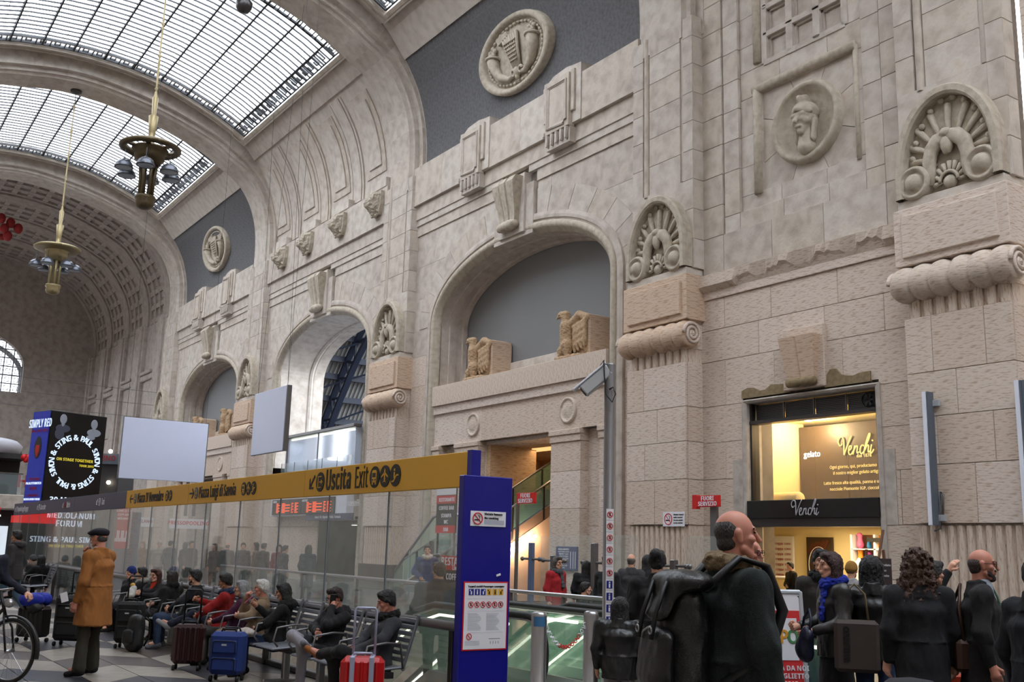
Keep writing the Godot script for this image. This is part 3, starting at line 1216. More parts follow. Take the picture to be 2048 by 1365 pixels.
func bay_shop():
	var o := setting("wall_shop_bay")
	var hole := rect(-17.4, -13.52, -0.05, 5.36)
	core(o, M.joint, -18.85, -12.35, 0, 17.6, -0.9, -0.3, [rect(-17.3, -13.6, -0.1, 5.2)])
	ashlar(o, stones("trav"), -18.82, -12.38, [0.0, 1.2, 2.3, 3.42, 4.33, 5.24, 6.38, 7.2, 8.0], 1.75, 0.0, [hole], 0.32, 0.011)
	# broken cornice: fillet, then the moulding with its front knocked off
	var s := new_st()
	bx(s, -18.7, -12.5, 8.0, 8.24, -0.3, 0.05, 0.01)
	put(s, "cornice_fillet", M.trav2, o)
	s = new_st()
	var rings := []
	for k in 63:
		var x := -18.7 + k * 0.1
		var r := rng.randf_range(-0.05, 0.05) + 0.07 * sin(x * 5.0)
		var out := x < -17.4 or x > -13.2
		var lip := 0.22 if out else clampf(0.15 + r * 0.6, 0.08, 0.22)
		var yb := 8.24 if out else 8.3 + r
		rings.append(PackedVector3Array([Vector3(x, 8.2, -0.2), Vector3(x, 8.2, 0.05), Vector3(x, yb, lip * 0.6), Vector3(x, yb + 0.08, lip), Vector3(x, 8.62, 0.2), Vector3(x, 8.64, 0.06), Vector3(x, 8.64, -0.2)]))
	loft(s, rings)
	put(s, "broken_cornice", M.trav1, o)
	var yu := [8.64, 9.65, 10.47, 11.29, 12.11, 12.93, 13.75, 14.57, 15.39, 16.21, 17.0]
	ashlar(o, stones("lime"), -18.7, -17.97, yu, 1.6, 0.0, [], 0.32, 0.012)
	ashlar(o, stones("lime"), -13.12, -12.45, yu, 1.6, 0.0, [], 0.32, 0.012)
	ashlar(o, stones("lime"), -17.97, -13.12, [8.64, 9.65], 1.7, 0.0, [], 0.32, 0.012)
	var ym := [9.65, 10.1, 11.29, 12.11, 12.93, 13.75, 14.57, 15.39, 16.21, 17.0]
	ashlar(o, stones("lime"), -17.95, -17.42, ym, 1.6, -0.04, [], 0.28, 0.01)
	ashlar(o, stones("lime"), -13.64, -13.14, ym, 1.6, -0.04, [], 0.28, 0.01)
	ashlar(o, stones("lime"), -17.42, -13.64, [9.65, 10.1], 1.5, -0.04, [], 0.28, 0.01)
	var niche := rect(-16.72, -13.95, 10.52, 13.12)
	var coff := rect(-16.66, -14.02, 13.86, 17.1)
	ashlar(o, stones("lime"), -17.42, -13.64, [10.1, 10.52, 11.29, 12.11, 13.12, 13.86, 14.57, 15.39, 16.21, 17.0], 1.4, -0.13, [niche, coff], 0.2, 0.01)
	# rolls round the niche and beside the coffers
	s = new_st(true)
	tube(s, [Vector3(-16.84, 10.45, -0.12), Vector3(-16.84, 13.25, -0.12)], 0.12, 12)
	tube(s, [Vector3(-16.95, 13.24, -0.12), Vector3(-13.85, 13.24, -0.12)], 0.12, 12)
	tube(s, [Vector3(-16.8, 13.95, -0.12), Vector3(-16.8, 17.0, -0.12)], 0.12, 12)
	tube(s, [Vector3(-13.86, 10.45, -0.15), Vector3(-13.86, 13.25, -0.15)], 0.07, 10)
	put(s, "roll_moulding", M.carved, o)
	# niche of eight stones radiating from the roundel
	var c := Vector2(-15.3, 11.84)
	var ring := PackedVector2Array()
	for k in 28:
		ring.append(c + Vector2.from_angle(k * TAU / 28) * 0.97)
	for k in 8:
		var a0 := k * TAU / 8 + 0.39 + 0.006
		var a1 := (k + 1) * TAU / 8 + 0.39 - 0.006
		var wedge := PackedVector2Array([c, c + Vector2.from_angle(a0) * 4.0, c + Vector2.from_angle((a0 + a1) * 0.5) * 5.0, c + Vector2.from_angle(a1) * 4.0])
		for q in Geometry2D.intersect_polygons(wedge, niche):
			for q2 in Geometry2D.clip_polygons(q, ring):
				s = new_st()
				prism(s, q2, -0.32, -0.2)
				put(s, "niche_stone", M["lime%d" % (k % 4)], o)
	# coffers
	s = new_st()
	var cells := []
	for i in 3:
		for k in 5:
			cells.append(rect(-16.48 + i * 0.83, -15.86 + i * 0.83, 13.95 + k * 0.76, 14.56 + k * 0.76))
	var bars := [-16.66, -16.48, -15.86, -15.65, -15.03, -14.82, -14.2, -14.02]
	for k in 4:
		bx(s, bars[k * 2], bars[k * 2 + 1], 13.86, 17.0, -0.32, -0.1, 0.01)
	for k in 5:
		bx(s, -16.6, -14.1, 13.8 + k * 0.76, 13.95 + k * 0.76, -0.32, -0.1, 0.01)
	put(s, "coffer_frame", M.lime0, o)
	for q in cells:
		var r: PackedVector2Array = q
		s = new_st()
		bx(s, r[0].x + 0.06, r[1].x - 0.06, r[0].y + 0.06, r[2].y - 0.06, -0.32, -0.25, 0.02)
		bx(s, r[0].x, r[1].x, r[2].y - 0.06, r[2].y, -0.32, -0.19)
		bx(s, r[0].x, r[0].x + 0.06, r[0].y, r[2].y, -0.32, -0.19)
		put(s, "coffer", M.lime2, o)
	# keystone over the shop, plaster surround and rough mortar
	s = new_st()
	bx(s, -16.05, -14.85, 5.36, 6.8, -0.1, 0.1, 0.02)
	put(s, "keystone_slab", M.trav3, o)
	s = new_st()
	rings = []
	for k in 7:
		var t := k / 6.0
		var y := lerpf(6.55, 5.55, t)
		var hw := lerpf(0.5, 0.38, t)
		var zf := 0.1 + lerpf(0.26, 0.1, t)
		rings.append(PackedVector3Array([Vector3(-15.45 - hw, y, 0.05), Vector3(-15.45 - hw, y, zf), Vector3(-15.52, y, zf), Vector3(-15.47, y, zf - 0.03), Vector3(-15.42, y, zf), Vector3(-15.45 + hw, y, zf), Vector3(-15.45 + hw, y, 0.05)]))
	loft(s, rings)
	put(s, "console", M.trav_warm, o)
	s = new_st(true)
	lathe(s, [[0.0, -0.42], [0.1, -0.4], [0.11, -0.1], [0.08, 0.0], [0.11, 0.1], [0.1, 0.36], [0.0, 0.42]], 10, Transform3D(Basis(Vector3(0, 0, 1), PI / 2), Vector3(-15.45, 5.5, 0.2)))
	put(s, "console_roll", M.mortar_patch, o)
	s = new_st()
	mould(s, PackedVector2Array([Vector2(-13.62, 0), Vector2(-13.62, 5.2), Vector2(-17.28, 5.2), Vector2(-17.28, 0)]), [[0.16, -0.1], [0.16, 0.03], [0.1, 0.06], [0.03, 0.03], [0.0, 0.0], [0.0, -0.5]])
	bx(s, -17.75, -17.4, 2.3, 3.86, -0.1, 0.012)
	bx(s, -13.54, -13.2, 2.3, 3.86, -0.1, 0.012)
	put(s, "plaster_surround", M.plaster, o)
	s = new_st()
	for q in [[-17.4, -15.9, 0.1], [-14.9, -13.7, 0.13]]:
		var poly := PackedVector2Array()
		for k in 9:
			poly.append(Vector2(lerpf(q[0], q[1], k / 8.0), 5.33))
		for k in range(8, -1, -1):
			poly.append(Vector2(lerpf(q[0], q[1], k / 8.0), 5.42 + rng.randf_range(0.05, 0.16) + (0.28 * exp(-pow(k - 1.5, 2)) if q[0] > -15 else 0.0)))
		prism(s, poly, -0.02, 0.045)
	put(s, "rough_mortar", M.mortar_patch, o)

# ---------------------------------------------------------------- the dark far end of the hall
func far_hall():
	var c := setting("ceiling_far")
	var send := VS[VS.size() - 1]
	var s := new_st()
	cove(s, 0.0, send, -92.5, -65.8, -0.6, -0.22, 0.6)
	put(s, "vault_shell", M.vault_dark, c)
	# broad transverse ribs with three files of coffers between each pair
	for k in 5:
		var x := -69.6 - k * 5.4
		s = new_st()
		cove(s, 0.0, send, x - 0.75, x + 0.75, -0.3, 0.05, 0.6)
		put(s, "transverse_rib", M.vault_dark, c)
		if k == 4:
			continue
		s = new_st()
		for e in 4:
			var xx := x - 0.95 - e * 1.16
			cove(s, 0.0, send, xx - 0.13, xx + 0.13, -0.3, -0.06, 0.6)
		var n := 30
		for e in n:
			var sc := 0.4 + e * (send - 0.8) / (n - 1)
			cove(s, sc - 0.17, sc + 0.17, x - 4.6, x - 0.8, -0.3, -0.08)
		put(s, "coffer_grid", M.vault_dark, c)
		s = new_st()
		for e in n - 1:
			var sc := 0.4 + (e + 0.5) * (send - 0.8) / (n - 1)
			for f in 3:
				var xx := x - 1.53 - f * 1.16
				cove(s, sc - 0.14, sc + 0.14, xx - 0.22, xx + 0.22, -0.3, -0.15)
		put(stuff_st(s), "coffer_panels", M.vault_dark, c)
	var w := setting("wall_far_side")
	s = new_st()
	bx(s, -92.5, -68.3, 0, 16.4, -1.2, 0.0)
	put(s, "core", M.vault_dark, w)
	for k in 5:
		var x := -69.6 - k * 5.4
		s = new_st()
		bx(s, x - 0.95, x + 0.95, 0, 16.4, -0.2, 0.28, 0.03)
		bx(s, x - 0.7, x + 0.7, 0.9, 16.4, 0.1, 0.42, 0.03)
		put(s, "pilaster", M.vault_dark, w)
		if k < 4:
			s = new_st()
			bx(s, x - 4.2, x - 1.2, 12.3, 12.7, -0.1, 0.3, 0.05)
			bx(s, x - 4.0, x - 1.4, 12.7, 12.95, -0.1, 0.42, 0.05)
			bx(s, x - 3.6, x - 1.8, 9.0, 12.3, -0.1, 0.12, 0.03)
			put(s, "niche_hood", M.vault_dark, w)
	var e := setting("wall_far_end")
	var hole := arch_path(ZM, 4.9, 13.4, 15.0, 2.9, 20)
	# the end wall lies across the hall: its own x runs along the hall's z
	e.transform = Transform3D(Basis(Vector3.UP, -PI / 2), Vector3(-92, 0, 0))
	core(e, M.vault_dark, -1.5, 22, 0, 25, -0.9, 0.0, [arch_path(ZM, 4.9, 12.9, 15.0, 2.9, 20)])
	for q in [[9.9, 9.4, 0.5, 0.25], [8.6, 8.3, 0.35, 0.18], [5.9, 4.2, 0.3, 0.2], [5.1, 3.2, 0.35, 0.12]]:
		s = new_st()
		mould(s, arch_path(ZM, q[0], 0.0, 14.2, q[1], 36), [[0.0, -0.1], [0.0, q[3]], [-q[2], q[3]], [-q[2], -0.1]])
		put(s, "arch_band", M.vault_dark, e)
	for k in 21:
		var a := PI * (k + 0.5) / 21.0
		s = new_st()
		var d := Vector2(cos(a), sin(a))
		var p := PackedVector2Array()
		for u in [[6.3, -0.42], [7.9, -0.5], [7.9, 0.5], [6.3, 0.42]]:
			var b: float = a + u[1] / 9.0
			p.append(Vector2(ZM + cos(b) * u[0], 14.2 + sin(b) * (u[0] - 0.9)))
		prism(s, p, -0.1, 0.12)
		put(s, "voussoir", M.vault_dark, e)
	s = new_st()
	for q in [[0.9, 4.2, 8.2, 11.0], [5.3, 15.1, 11.6, 12.2], [5.0, 15.4, 12.2, 12.5], [-1, 21, 7.2, 7.7]]:
		bx(s, q[0], q[1], q[2], q[3], -0.1, 0.22, 0.04)
	put(s, "string_course", M.vault_dark, e)
	var win := setting("window_5")
	win.transform = e.transform
	s = new_st()
	for k in 15:
		bx(s, ZM - 4.9 + k * 0.7, ZM - 4.9 + k * 0.7 + 0.09, 12.9, 17.9, -0.5, -0.4)
	for k in 8:
		bx(s, ZM - 5, ZM + 5, 12.9 + k * 0.7, 12.9 + k * 0.7 + 0.09, -0.5, -0.4)
	put(s, "lattice", M.iron, win)
	s = new_st()
	for k in 14:
		for r in 7:
			var cx := ZM - 4.5 + k * 0.7
			var cy := 13.28 + r * 0.7
			for q in [[-0.17, -0.12, -0.2, 0.2], [0.12, 0.17, -0.2, 0.2], [-0.17, 0.17, -0.2, -0.15], [-0.17, 0.17, 0.15, 0.2]]:
				bx(s, cx + q[0], cx + q[1], cy + q[2], cy + q[3], -0.48, -0.43)
	stuff(put(s, "lattice_squares", M.iron, win))
	s = new_st()
	bx(s, ZM - 5, ZM + 5, 12.9, 17.9, -0.56, -0.54)
	put(s, "pane", M.pane, win)

func stuff_st(s: SurfaceTool) -> SurfaceTool:
	return s

# ---------------------------------------------------------------- carved ornaments
func shell_ornament() -> Node3D:
	var o := thing("shell_ornament", "carved shell", "carving", Vector3.ZERO, 0.0, "carved shells on the piers")
	var outer := arch_path(0, 1.17, 0.0, 0.6, 1.65, 24)
	var inner := arch_path(0, 0.96, 0.0, 0.6, 1.42, 24)
	var s := new_st()
	mould(s, arch_path(0, 0.96, 0.05, 0.6, 1.42, 28), [[0.21, -0.3], [0.21, 0.2], [0.17, 0.25], [0.05, 0.25], [0.0, 0.2], [0.0, -0.05]])
	put(s, "hood", M.carved, o)
	s = new_st()
	prism(s, inner, -0.3, -0.03)
	put(s, "back_plate", M.carved, o)
	s = new_st(true)
	for k in 11:
		var a := deg_to_rad(lerpf(-12, 192, k / 10.0))
		var d := Vector2(cos(a), sin(a))
		var pts := []
		var rad := []
		for e in 6:
			var t := e / 5.0
			var r := lerpf(0.3, 0.78 + 0.36 * maxf(0.0, d.y), t)
			pts.append(Vector3(d.x * r * 1.05, 0.72 + d.y * r, -0.02 + 0.05 * sin(t * PI)))
			rad.append(lerpf(0.03, 0.085, t))
		tube(s, pts, rad, 8)
	put(s, "flutes", M.carved, o)
	s = new_st(true)
	ball(s, Vector3.ZERO, Vector3(0.07, 0.07, 0.07), 8)
	s.generate_normals()
	var bead := s.commit()
	for k in 12:
		var a := deg_to_rad(lerpf(-5, 185, (k + 0.0) / 11.0))
		var r := Vector2(0.86, 0.84 + 0.42 * maxf(0.0, sin(a)))
		node_for(bead, "scallop", M.carved, o, at(Vector3(cos(a) * r.x, 0.72 + sin(a) * r.y, 0.03)))
	for sd in [-1.0, 1.0]:
		s = new_st(true)
		var pts := []
		var cv := [Vector2(0.04, 1.14), Vector2(0.22, 1.1), Vector2(0.36, 0.95), Vector2(0.42, 0.72), Vector2(0.40, 0.45), Vector2(0.42, 0.2)]
		for k in cv.size():
			pts.append(Vector3(sd * cv[k].x, cv[k].y, 0.1))
		tube(s, pts, [0.16, 0.17, 0.16, 0.15, 0.12, 0.09], 10, false, 0.7, Vector3(0, 0, 1))
		put(s, "scroll_arm", M.carved, o)
		s = new_st(true)
		lathe(s, [[0.36, -0.12], [0.36, 0.1], [0.33, 0.16], [0.28, 0.17], [0.25, 0.1], [0.2, 0.1], [0.17, 0.17], [0.12, 0.22], [0.0, 0.24]], 24, Transform3D(Basis(Vector3.RIGHT, PI / 2), Vector3(sd * 0.74, 0.34, 0.08)))
		put(s, "volute", M.carved, o)
	s = new_st(true)
	ball(s, Vector3(0, 1.2, 0.14), Vector3(0.14, 0.12, 0.12), 10)
	ball(s, Vector3(0, 0.98, 0.12), Vector3(0.13, 0.24, 0.12), 10)
	put(s, "bud", M.carved, o)
	s = new_st(true)
	for k in 9:
		var a := deg_to_rad(lerpf(0, 180, k / 8.0))
		tube(s, [Vector3(cos(a) * 0.18, 0.2 + sin(a) * 0.18, 0.08), Vector3(cos(a) * 0.36, 0.2 + sin(a) * 0.42, 0.06)], [0.03, 0.06], 7)
	tube(s, arc_pts(Vector3(0, 0.2, 0.12), 0.2, 0, 180, 10), 0.035, 7)
	ball(s, Vector3(0, 0.2, 0.06), Vector3(0.16, 0.14, 0.1), 10)
	put(s, "inner_shell", M.carved, o)
	return o

func oval_medallion() -> Node3D:
	var o := thing("oval_medallion", "medallion", "medallion", Vector3.ZERO, 0.0, "oval medallions on the dark lunettes")
	var sc := Basis.from_scale(Vector3(2.13, 1.33, 1.0))
	var s := new_st(true)
	lathe(s, [[1.0, -0.25], [1.0, 0.08], [0.97, 0.14], [0.9, 0.14], [0.86, 0.1], [0.83, 0.0], [0.82, -0.12]], 48, Transform3D(sc * Basis(Vector3.RIGHT, PI / 2), Vector3.ZERO))
	put(s, "ring", M.carved, o)
	s = new_st()
	lathe(s, [[0.84, -0.15], [0.84, -0.06], [0.0, -0.06]], 40, Transform3D(sc * Basis(Vector3.RIGHT, PI / 2), Vector3.ZERO))
	put(s, "field", M.carved, o)
	s = new_st(true)
	for k in 44:
		var a := TAU * k / 44
		ball(s, Vector3(cos(a) * 1.62, sin(a) * 1.0, -0.02), Vector3(0.1, 0.055, 0.06), 7, Basis(Vector3(0, 0, 1), atan2(cos(a) * 1.0, -sin(a) * 1.62)))
	put(s, "bead_border", M.carved, o)
	# bundle of rods, wide at the head

	s = new_st(true)
	for k in 7:
		var u := (k - 3) / 3.0
		tube(s, [Vector3(u * 0.42 - 0.1, 0.72, 0.03), Vector3(u * 0.3, 0.1, 0.06), Vector3(u * 0.17 + 0.1, -0.55, 0.03)], [0.075, 0.06, 0.035], 7)
	put(s, "rod_bundle", M.carved, o)
	s = new_st()
	for k in 6:
		var t := k / 5.0
		bx(s, -0.36 + t * 0.16 - 0.05 + t * 0.1, 0.36 - t * 0.16 - 0.05 + t * 0.1, 0.42 - t * 0.68, 0.45 - t * 0.68, 0.0, 0.15)
	put(s, "binding", M.carved, o)
	s = new_st()
	prism(s, PackedVector2Array([Vector2(-0.75, 0.55), Vector2(-0.1, 0.72), Vector2(-0.2, 0.88), Vector2(-0.85, 0.8)]), -0.08, 0.1)
	put(s, "axe_blade", M.carved, o)
	for sd in [-1.0, 1.0]:
		s = new_st(true)
		var pts := [Vector3(sd * 0.12, -0.72, 0.0), Vector3(sd * 0.5, -0.75, 0.02), Vector3(sd * 0.95, -0.52, 0.04), Vector3(sd * 1.18, -0.15, 0.05), Vector3(sd * 1.2, 0.18, 0.05)]
		tube(s, pts, [0.06, 0.1, 0.15, 0.2, 0.25], 12)
		tube(s, arc_pts(Vector3(sd * 1.2, 0.2, 0.05), 0.26, 0, 360, 14, Vector3.RIGHT, Vector3(0, 0.25, 0.97)), 0.05, 7, true)
		put(s, "horn", M.carved, o)
		s = new_st(true)
		for k in 14:
			var a := k * 2.4
			ball(s, Vector3(sd * 1.2 + cos(a) * 0.05 * sqrt(k), 0.36 + sin(a) * 0.03 * sqrt(k) + 0.012 * k, 0.04), Vector3(0.09, 0.09, 0.09), 7)
		put(s, "fruit", M.carved, o)
	s = new_st(true)
	ball(s, Vector3(0.08, -0.68, 0.05), Vector3(0.13, 0.2, 0.14), 10)
	ball(s, Vector3(0.08, -0.86, 0.08), Vector3(0.08, 0.1, 0.1), 8)
	for sd in [-1.0, 1.0]:
		tube(s, arc_pts(Vector3(0.08 + sd * 0.22, -0.66, 0.06), 0.11, 0, 300, 10), [0.06, 0.06, 0.06, 0.055, 0.05, 0.05, 0.045, 0.04, 0.035, 0.03, 0.02], 7)
	put(s, "ram_head", M.carved, o)
	return o

func helmet_roundel():
	var o := thing("helmet_roundel", "round stone medallion with a helmeted warrior's head above the lit shop", "medallion", Vector3(-15.3, 11.84, -0.12))
	var s := new_st(true)
	lathe(s, [[1.03, -0.15], [1.03, 0.05], [0.99, 0.12], [0.92, 0.15], [0.86, 0.1], [0.84, 0.04], [0.78, 0.03], [0.76, -0.02], [0.6, -0.08], [0.3, -0.11], [0.0, -0.12]], 44, Transform3D(Basis(Vector3.RIGHT, PI / 2), Vector3.ZERO))
	put(s, "ring", M.carved, o)
	# head turned to the left
	var turn := Basis(Vector3.UP, 2 * DEG)
	var h := Solid.new()
	h.cell = 0.014
	h.k = 38.0
	h.xf = Transform3D(turn, Vector3(0.05, -0.05, 0.1))
	h.ell(Vector3(0, 0.12, 0), Vector3(0.27, 0.33, 0.31))
	h.add(Vector3(0, -0.02, 0.1), Vector3(0, -0.3, 0.2), Vector3(0.2, 0.2, 0.18), Vector3(0.09, 0.08, 0.09))
	h.add(Vector3(0, 0.08, 0.32), Vector3(0, -0.1, 0.41), 0.035, 0.05)
	h.add(Vector3(-0.14, 0.12, 0.28), Vector3(0.14, 0.12, 0.28), 0.045)
	h.add(Vector3(-0.06, -0.19, 0.31), Vector3(0.06, -0.19, 0.31), 0.03)
	h.add(Vector3(-0.16, -0.06, 0.2), Vector3(-0.12, -0.02, 0.24), 0.07)
	h.add(Vector3(0.16, -0.06, 0.2), Vector3(0.12, -0.02, 0.24), 0.07)
	h.add(Vector3(0, -0.2, -0.02), Vector3(0, -0.62, -0.02), 0.16, 0.22)
	solid_part(o, "head", M.carved, [h])
	var g := Solid.new()
	g.cell = 0.014
	g.k = 50.0
	g.xf = h.xf
	g.ell(Vector3(0, 0.24, -0.02), Vector3(0.31, 0.27, 0.35))
	g.add(Vector3(-0.26, 0.17, 0.16), Vector3(0, 0.22, 0.36), 0.045)
	g.add(Vector3(0.26, 0.17, 0.16), Vector3(0, 0.22, 0.36), 0.045)
	g.add(Vector3(0, 0.52, 0.22), Vector3(0, 0.6, -0.02), Vector3(0.05, 0.1, 0.1))
	g.add(Vector3(0, 0.6, -0.02), Vector3(0, 0.42, -0.34), Vector3(0.05, 0.1, 0.1))
	g.add(Vector3(0.25, -0.05, -0.02), Vector3(0.22, -0.45, 0.02), Vector3(0.05, 0.1, 0.1))
	g.add(Vector3(-0.25, -0.05, -0.02), Vector3(-0.22, -0.45, 0.02), Vector3(0.05, 0.1, 0.1))
	solid_part(o, "helmet", M.carved, [g])

func eagle() -> Node3D:
	var o := thing("eagle_statue", "eagle", "statue", Vector3.ZERO, 0.0, "stone eagles on the sills")
	var b := Solid.new()
	b.cell = 0.022
	b.k = 26.0
	b.wrinkle = 0.018
	b.stretch = Vector3(9, 14, 9)
	b.add(Vector3(-0.32, 0.3, 0.05), Vector3(-0.3, 1.05, 0.1), Vector3(0.26, 0.2, 0.26), Vector3(0.22, 0.2, 0.24))
	b.add(Vector3(-0.3, 1.0, 0.1), Vector3(-0.36, 1.42, 0.14), 0.19, 0.12)
	b.add(Vector3(-0.36, 1.44, 0.12), Vector3(-0.5, 1.45, 0.2), 0.125, 0.1)
	b.add(Vector3(-0.52, 1.46, 0.2), Vector3(-0.66, 1.36, 0.24), 0.065, 0.025)
	b.add(Vector3(-0.45, 0.28, 0.2), Vector3(-0.45, 0.08, 0.24), 0.15, 0.08)
	b.add(Vector3(-0.12, 0.42, 0.24), Vector3(-0.05, 0.1, 0.28), 0.19, 0.09)
	solid_part(o, "body", M.carved_warm, [b])
	var w := Solid.new()
	w.cell = 0.022
	w.k = 34.0
	w.add(Vector3(-0.2, 1.08, 0.06), Vector3(0.2, 1.36, 0.02), 0.17, 0.13)
	w.add(Vector3(0.2, 1.36, 0.02), Vector3(0.56, 1.25, 0.0), 0.13, 0.12)
	w.add(Vector3(0.1, 1.0, 0.0), Vector3(0.5, 0.4, 0.0), Vector3(0.25, 0.3, 0.09), Vector3(0.12, 0.3, 0.07))
	for r in 4:
		for k in 4:
			w.add(Vector3(0.05 + k * 0.17, 0.98 - r * 0.2 + k * 0.05, 0.1), Vector3(0.12 + k * 0.16, 0.8 - r * 0.2 + k * 0.05, 0.12), 0.075, 0.045)
	solid_part(o, "wing", M.carved_warm, [w])
	var s := new_st()
	bx(s, -0.3, 0.68, 0.05, 1.3, -0.85, 0.02, 0.05)
	prism(s, PackedVector2Array([Vector2(-0.3, 1.2), Vector2(0.68, 1.2), Vector2(0.68, 1.32), Vector2(0.45, 1.4), Vector2(0.05, 1.42), Vector2(-0.3, 1.3)]), -0.8, 0.02)
	put(s, "back_block", M.trav_warm, o)
	var r := Solid.new()
	r.cell = 0.03
	r.k = 22.0
	r.wrinkle = 0.04
	r.add(Vector3(-0.45, 0.03, 0.15), Vector3(0.4, 0.03, 0.1), Vector3(0.25, 0.1, 0.28))
	solid_part(o, "rock_base", M.carved_warm, [r])
	return o

func lion_head() -> Node3D:
	var o := thing("lion_head", "lion", "carving", Vector3.ZERO, 0.0, "lion heads on the parapet")
	var b := Solid.new()
	b.cell = 0.022
	b.k = 28.0
	b.wrinkle = 0.035
	b.stretch = Vector3(8, 8, 8)
	b.ell(Vector3(0, 0.05, 0.05), Vector3(0.42, 0.45, 0.34))
	b.ell(Vector3(0, 0.3, 0.2), Vector3(0.3, 0.2, 0.25))
	b.add(Vector3(0, 0.02, 0.35), Vector3(0, -0.12, 0.52), Vector3(0.2, 0.17, 0.16), Vector3(0.17, 0.12, 0.12))
	b.add(Vector3(0, 0.18, 0.36), Vector3(0, 0.0, 0.58), 0.085, 0.075)
	b.add(Vector3(-0.24, 0.2, 0.36), Vector3(0.24, 0.2, 0.36), 0.085)
	b.ell(Vector3(-0.33, 0.36, 0.12), Vector3(0.1, 0.12, 0.09))
	b.ell(Vector3(0.33, 0.36, 0.12), Vector3(0.1, 0.12, 0.09))
	b.add(Vector3(0, -0.22, 0.28), Vector3(0, -0.5, 0.15), Vector3(0.24, 0.16, 0.2), Vector3(0.1, 0.1, 0.12))
	solid_part(o, "head", M.carved, [b])
	var s := new_st()
	prism(s, PackedVector2Array([Vector2(-0.48, 0.5), Vector2(0.48, 0.5), Vector2(0.48, -0.1), Vector2(0.3, -0.5), Vector2(-0.3, -0.5), Vector2(-0.48, -0.1)]), -0.2, 0.14)
	put(s, "back_block", M.carved, o)
	for sd in [-1.0, 1.0]:
		s = new_st(true)
		tube(s, arc_pts(Vector3(sd * 0.18, -0.42, 0.16), 0.12, 0, 330, 12), 0.05, 7)
		put(s, "curl", M.carved, o)
	return o

func parapet_bracket() -> Node3D:
	var o := thing("parapet_bracket", "bracket", "carving", Vector3.ZERO, 0.0, "fluted brackets on the parapets")
	var s := new_st()
	prism(s, PackedVector2Array([Vector2(-0.95, 14.72), Vector2(1.05, 14.72), Vector2(1.05, 16.62), Vector2(0.7, 16.66), Vector2(0.3, 16.72), Vector2(-0.4, 16.66), Vector2(-0.95, 16.4)]), -0.4, 0.02)
	put(s, "back_slab", M.lime1, o)
	s = new_st()
	bx(s, -0.62, 0.62, 14.62, 16.42, -0.1, 0.17, 0.015)
	bx(s, 0.62, 0.8, 15.1, 16.5, -0.1, 0.1, 0.015)
	bx(s, -0.8, -0.62, 15.1, 16.5, -0.1, 0.1, 0.015)
	put(s, "block", M.lime3, o)
	s = new_st()
	mould(s, PackedVector2Array([Vector2(0.4, 14.85), Vector2(0.4, 16.15), Vector2(-0.4, 16.15), Vector2(-0.4, 14.85), Vector2(0.4, 14.85)]), [[0.14, 0.1], [0.14, 0.21], [0.09, 0.23], [0.04, 0.2], [0.0, 0.19], [0.0, 0.1]])
	put(s, "frame", M.lime2, o)
	s = new_st()
	bx(s, -0.66, -0.6, 14.6, 14.72, 0.0, 0.22)
	bx(s, -0.6, 0.62, 14.1, 14.62, -0.15, 0.1, 0.01)
	put(s, "bed", M.lime0, o)
	for k in 5:
		var x := -0.5 + k * 0.25
		s = new_st()
		mould(s, PackedVector2Array([Vector2(x - 0.055, 14.6), Vector2(x - 0.055, 14.27), Vector2(x - 0.03, 14.21), Vector2(x + 0.03, 14.21), Vector2(x + 0.055, 14.27), Vector2(x + 0.055, 14.6)]), [[-0.055, 0.05], [-0.055, 0.19], [-0.015, 0.2], [0.0, 0.13]])
		put(s, "drop", M.lime1, o)
	return o

func ornaments():
	var a := shell_ornament()
	var names := ["carved stone shell with volutes on the pier at the far right, right of the shop", "carved stone shell with volutes on the pier between the shop and the eagle arch", "carved stone shell with volutes on the pier right of the arch with the iron roof", "carved stone shell on the pier above the tall white board", "small carved stone shell on the last pier before the dark end of the hall"]
	for i in 5:
		var p := Vector3(PX[i], 8.84, 0.42)
		if i == 0:
			a.position = p
			a.set_meta("label", names[0])
		else:
			copy(a, p, names[i])
	a = oval_medallion()
	a.rotation.x = 11.7 * DEG
	a.position = Vector3(-27.5, 18.46, 0.26)
	a.set_meta("label", "large oval stone medallion with horns of plenty on the dark lunette at the top")
	var b := copy(a, Vector3(-59.2, 18.7, 0.28), "distant oval stone medallion on the dark lunette beyond the lion heads")
	b.rotation.x = 11.7 * DEG
	helmet_roundel()
	run_jobs_now()
	a = eagle()
	run_jobs_now()
	a.position = Vector3(-29.95, 7.32, -0.35)
	a.set_meta("label", "stone eagle on the left of the sill under the wide grey arch")
	copy(a, Vector3(-24.55, 7.32, -0.35), "stone eagle on the right of the sill under the wide grey arch")
	copy(a, Vector3(-61.4, 7.32, -0.35), "distant stone eagle on the left of the small grey arch, above the white board")
	copy(a, Vector3(-56.3, 7.32, -0.35), "distant stone eagle on the right of the small grey arch beside the pier")
	a = lion_head()
	run_jobs_now()
	var ln := ["first carved lion head, lowest and farthest of the row of four", "second carved lion head from the far end of the row of four", "third carved lion head from the far end of the row of four", "nearest and highest carved lion head, beside the big rib"]
	for i in 4:
		var p := Vector3([-47.9, -44.74, -41.1, -37.46][i], 15.62, 0.3)
		if i == 0:
			a.position = p
			a.set_meta("label", ln[0])
		else:
			copy(a, p, ln[i])
	a = parapet_bracket()
	var bn := ["fluted stone bracket on the parapet left under the large oval medallion", "fluted stone bracket on the parapet right under the large oval medallion", "distant fluted bracket on the far parapet, left of the pair", "distant fluted bracket on the far parapet, right of the pair"]
	for i in 4:
		var p := Vector3([-29.95, -24.7, -61.4, -56.2][i], 0, 0.28)
		if i == 0:
			a.position = p
			a.set_meta("label", bn[0])
		else:
			copy(a, p, bn[i])

func run_jobs_now():
	run_jobs()
	jobs.clear()

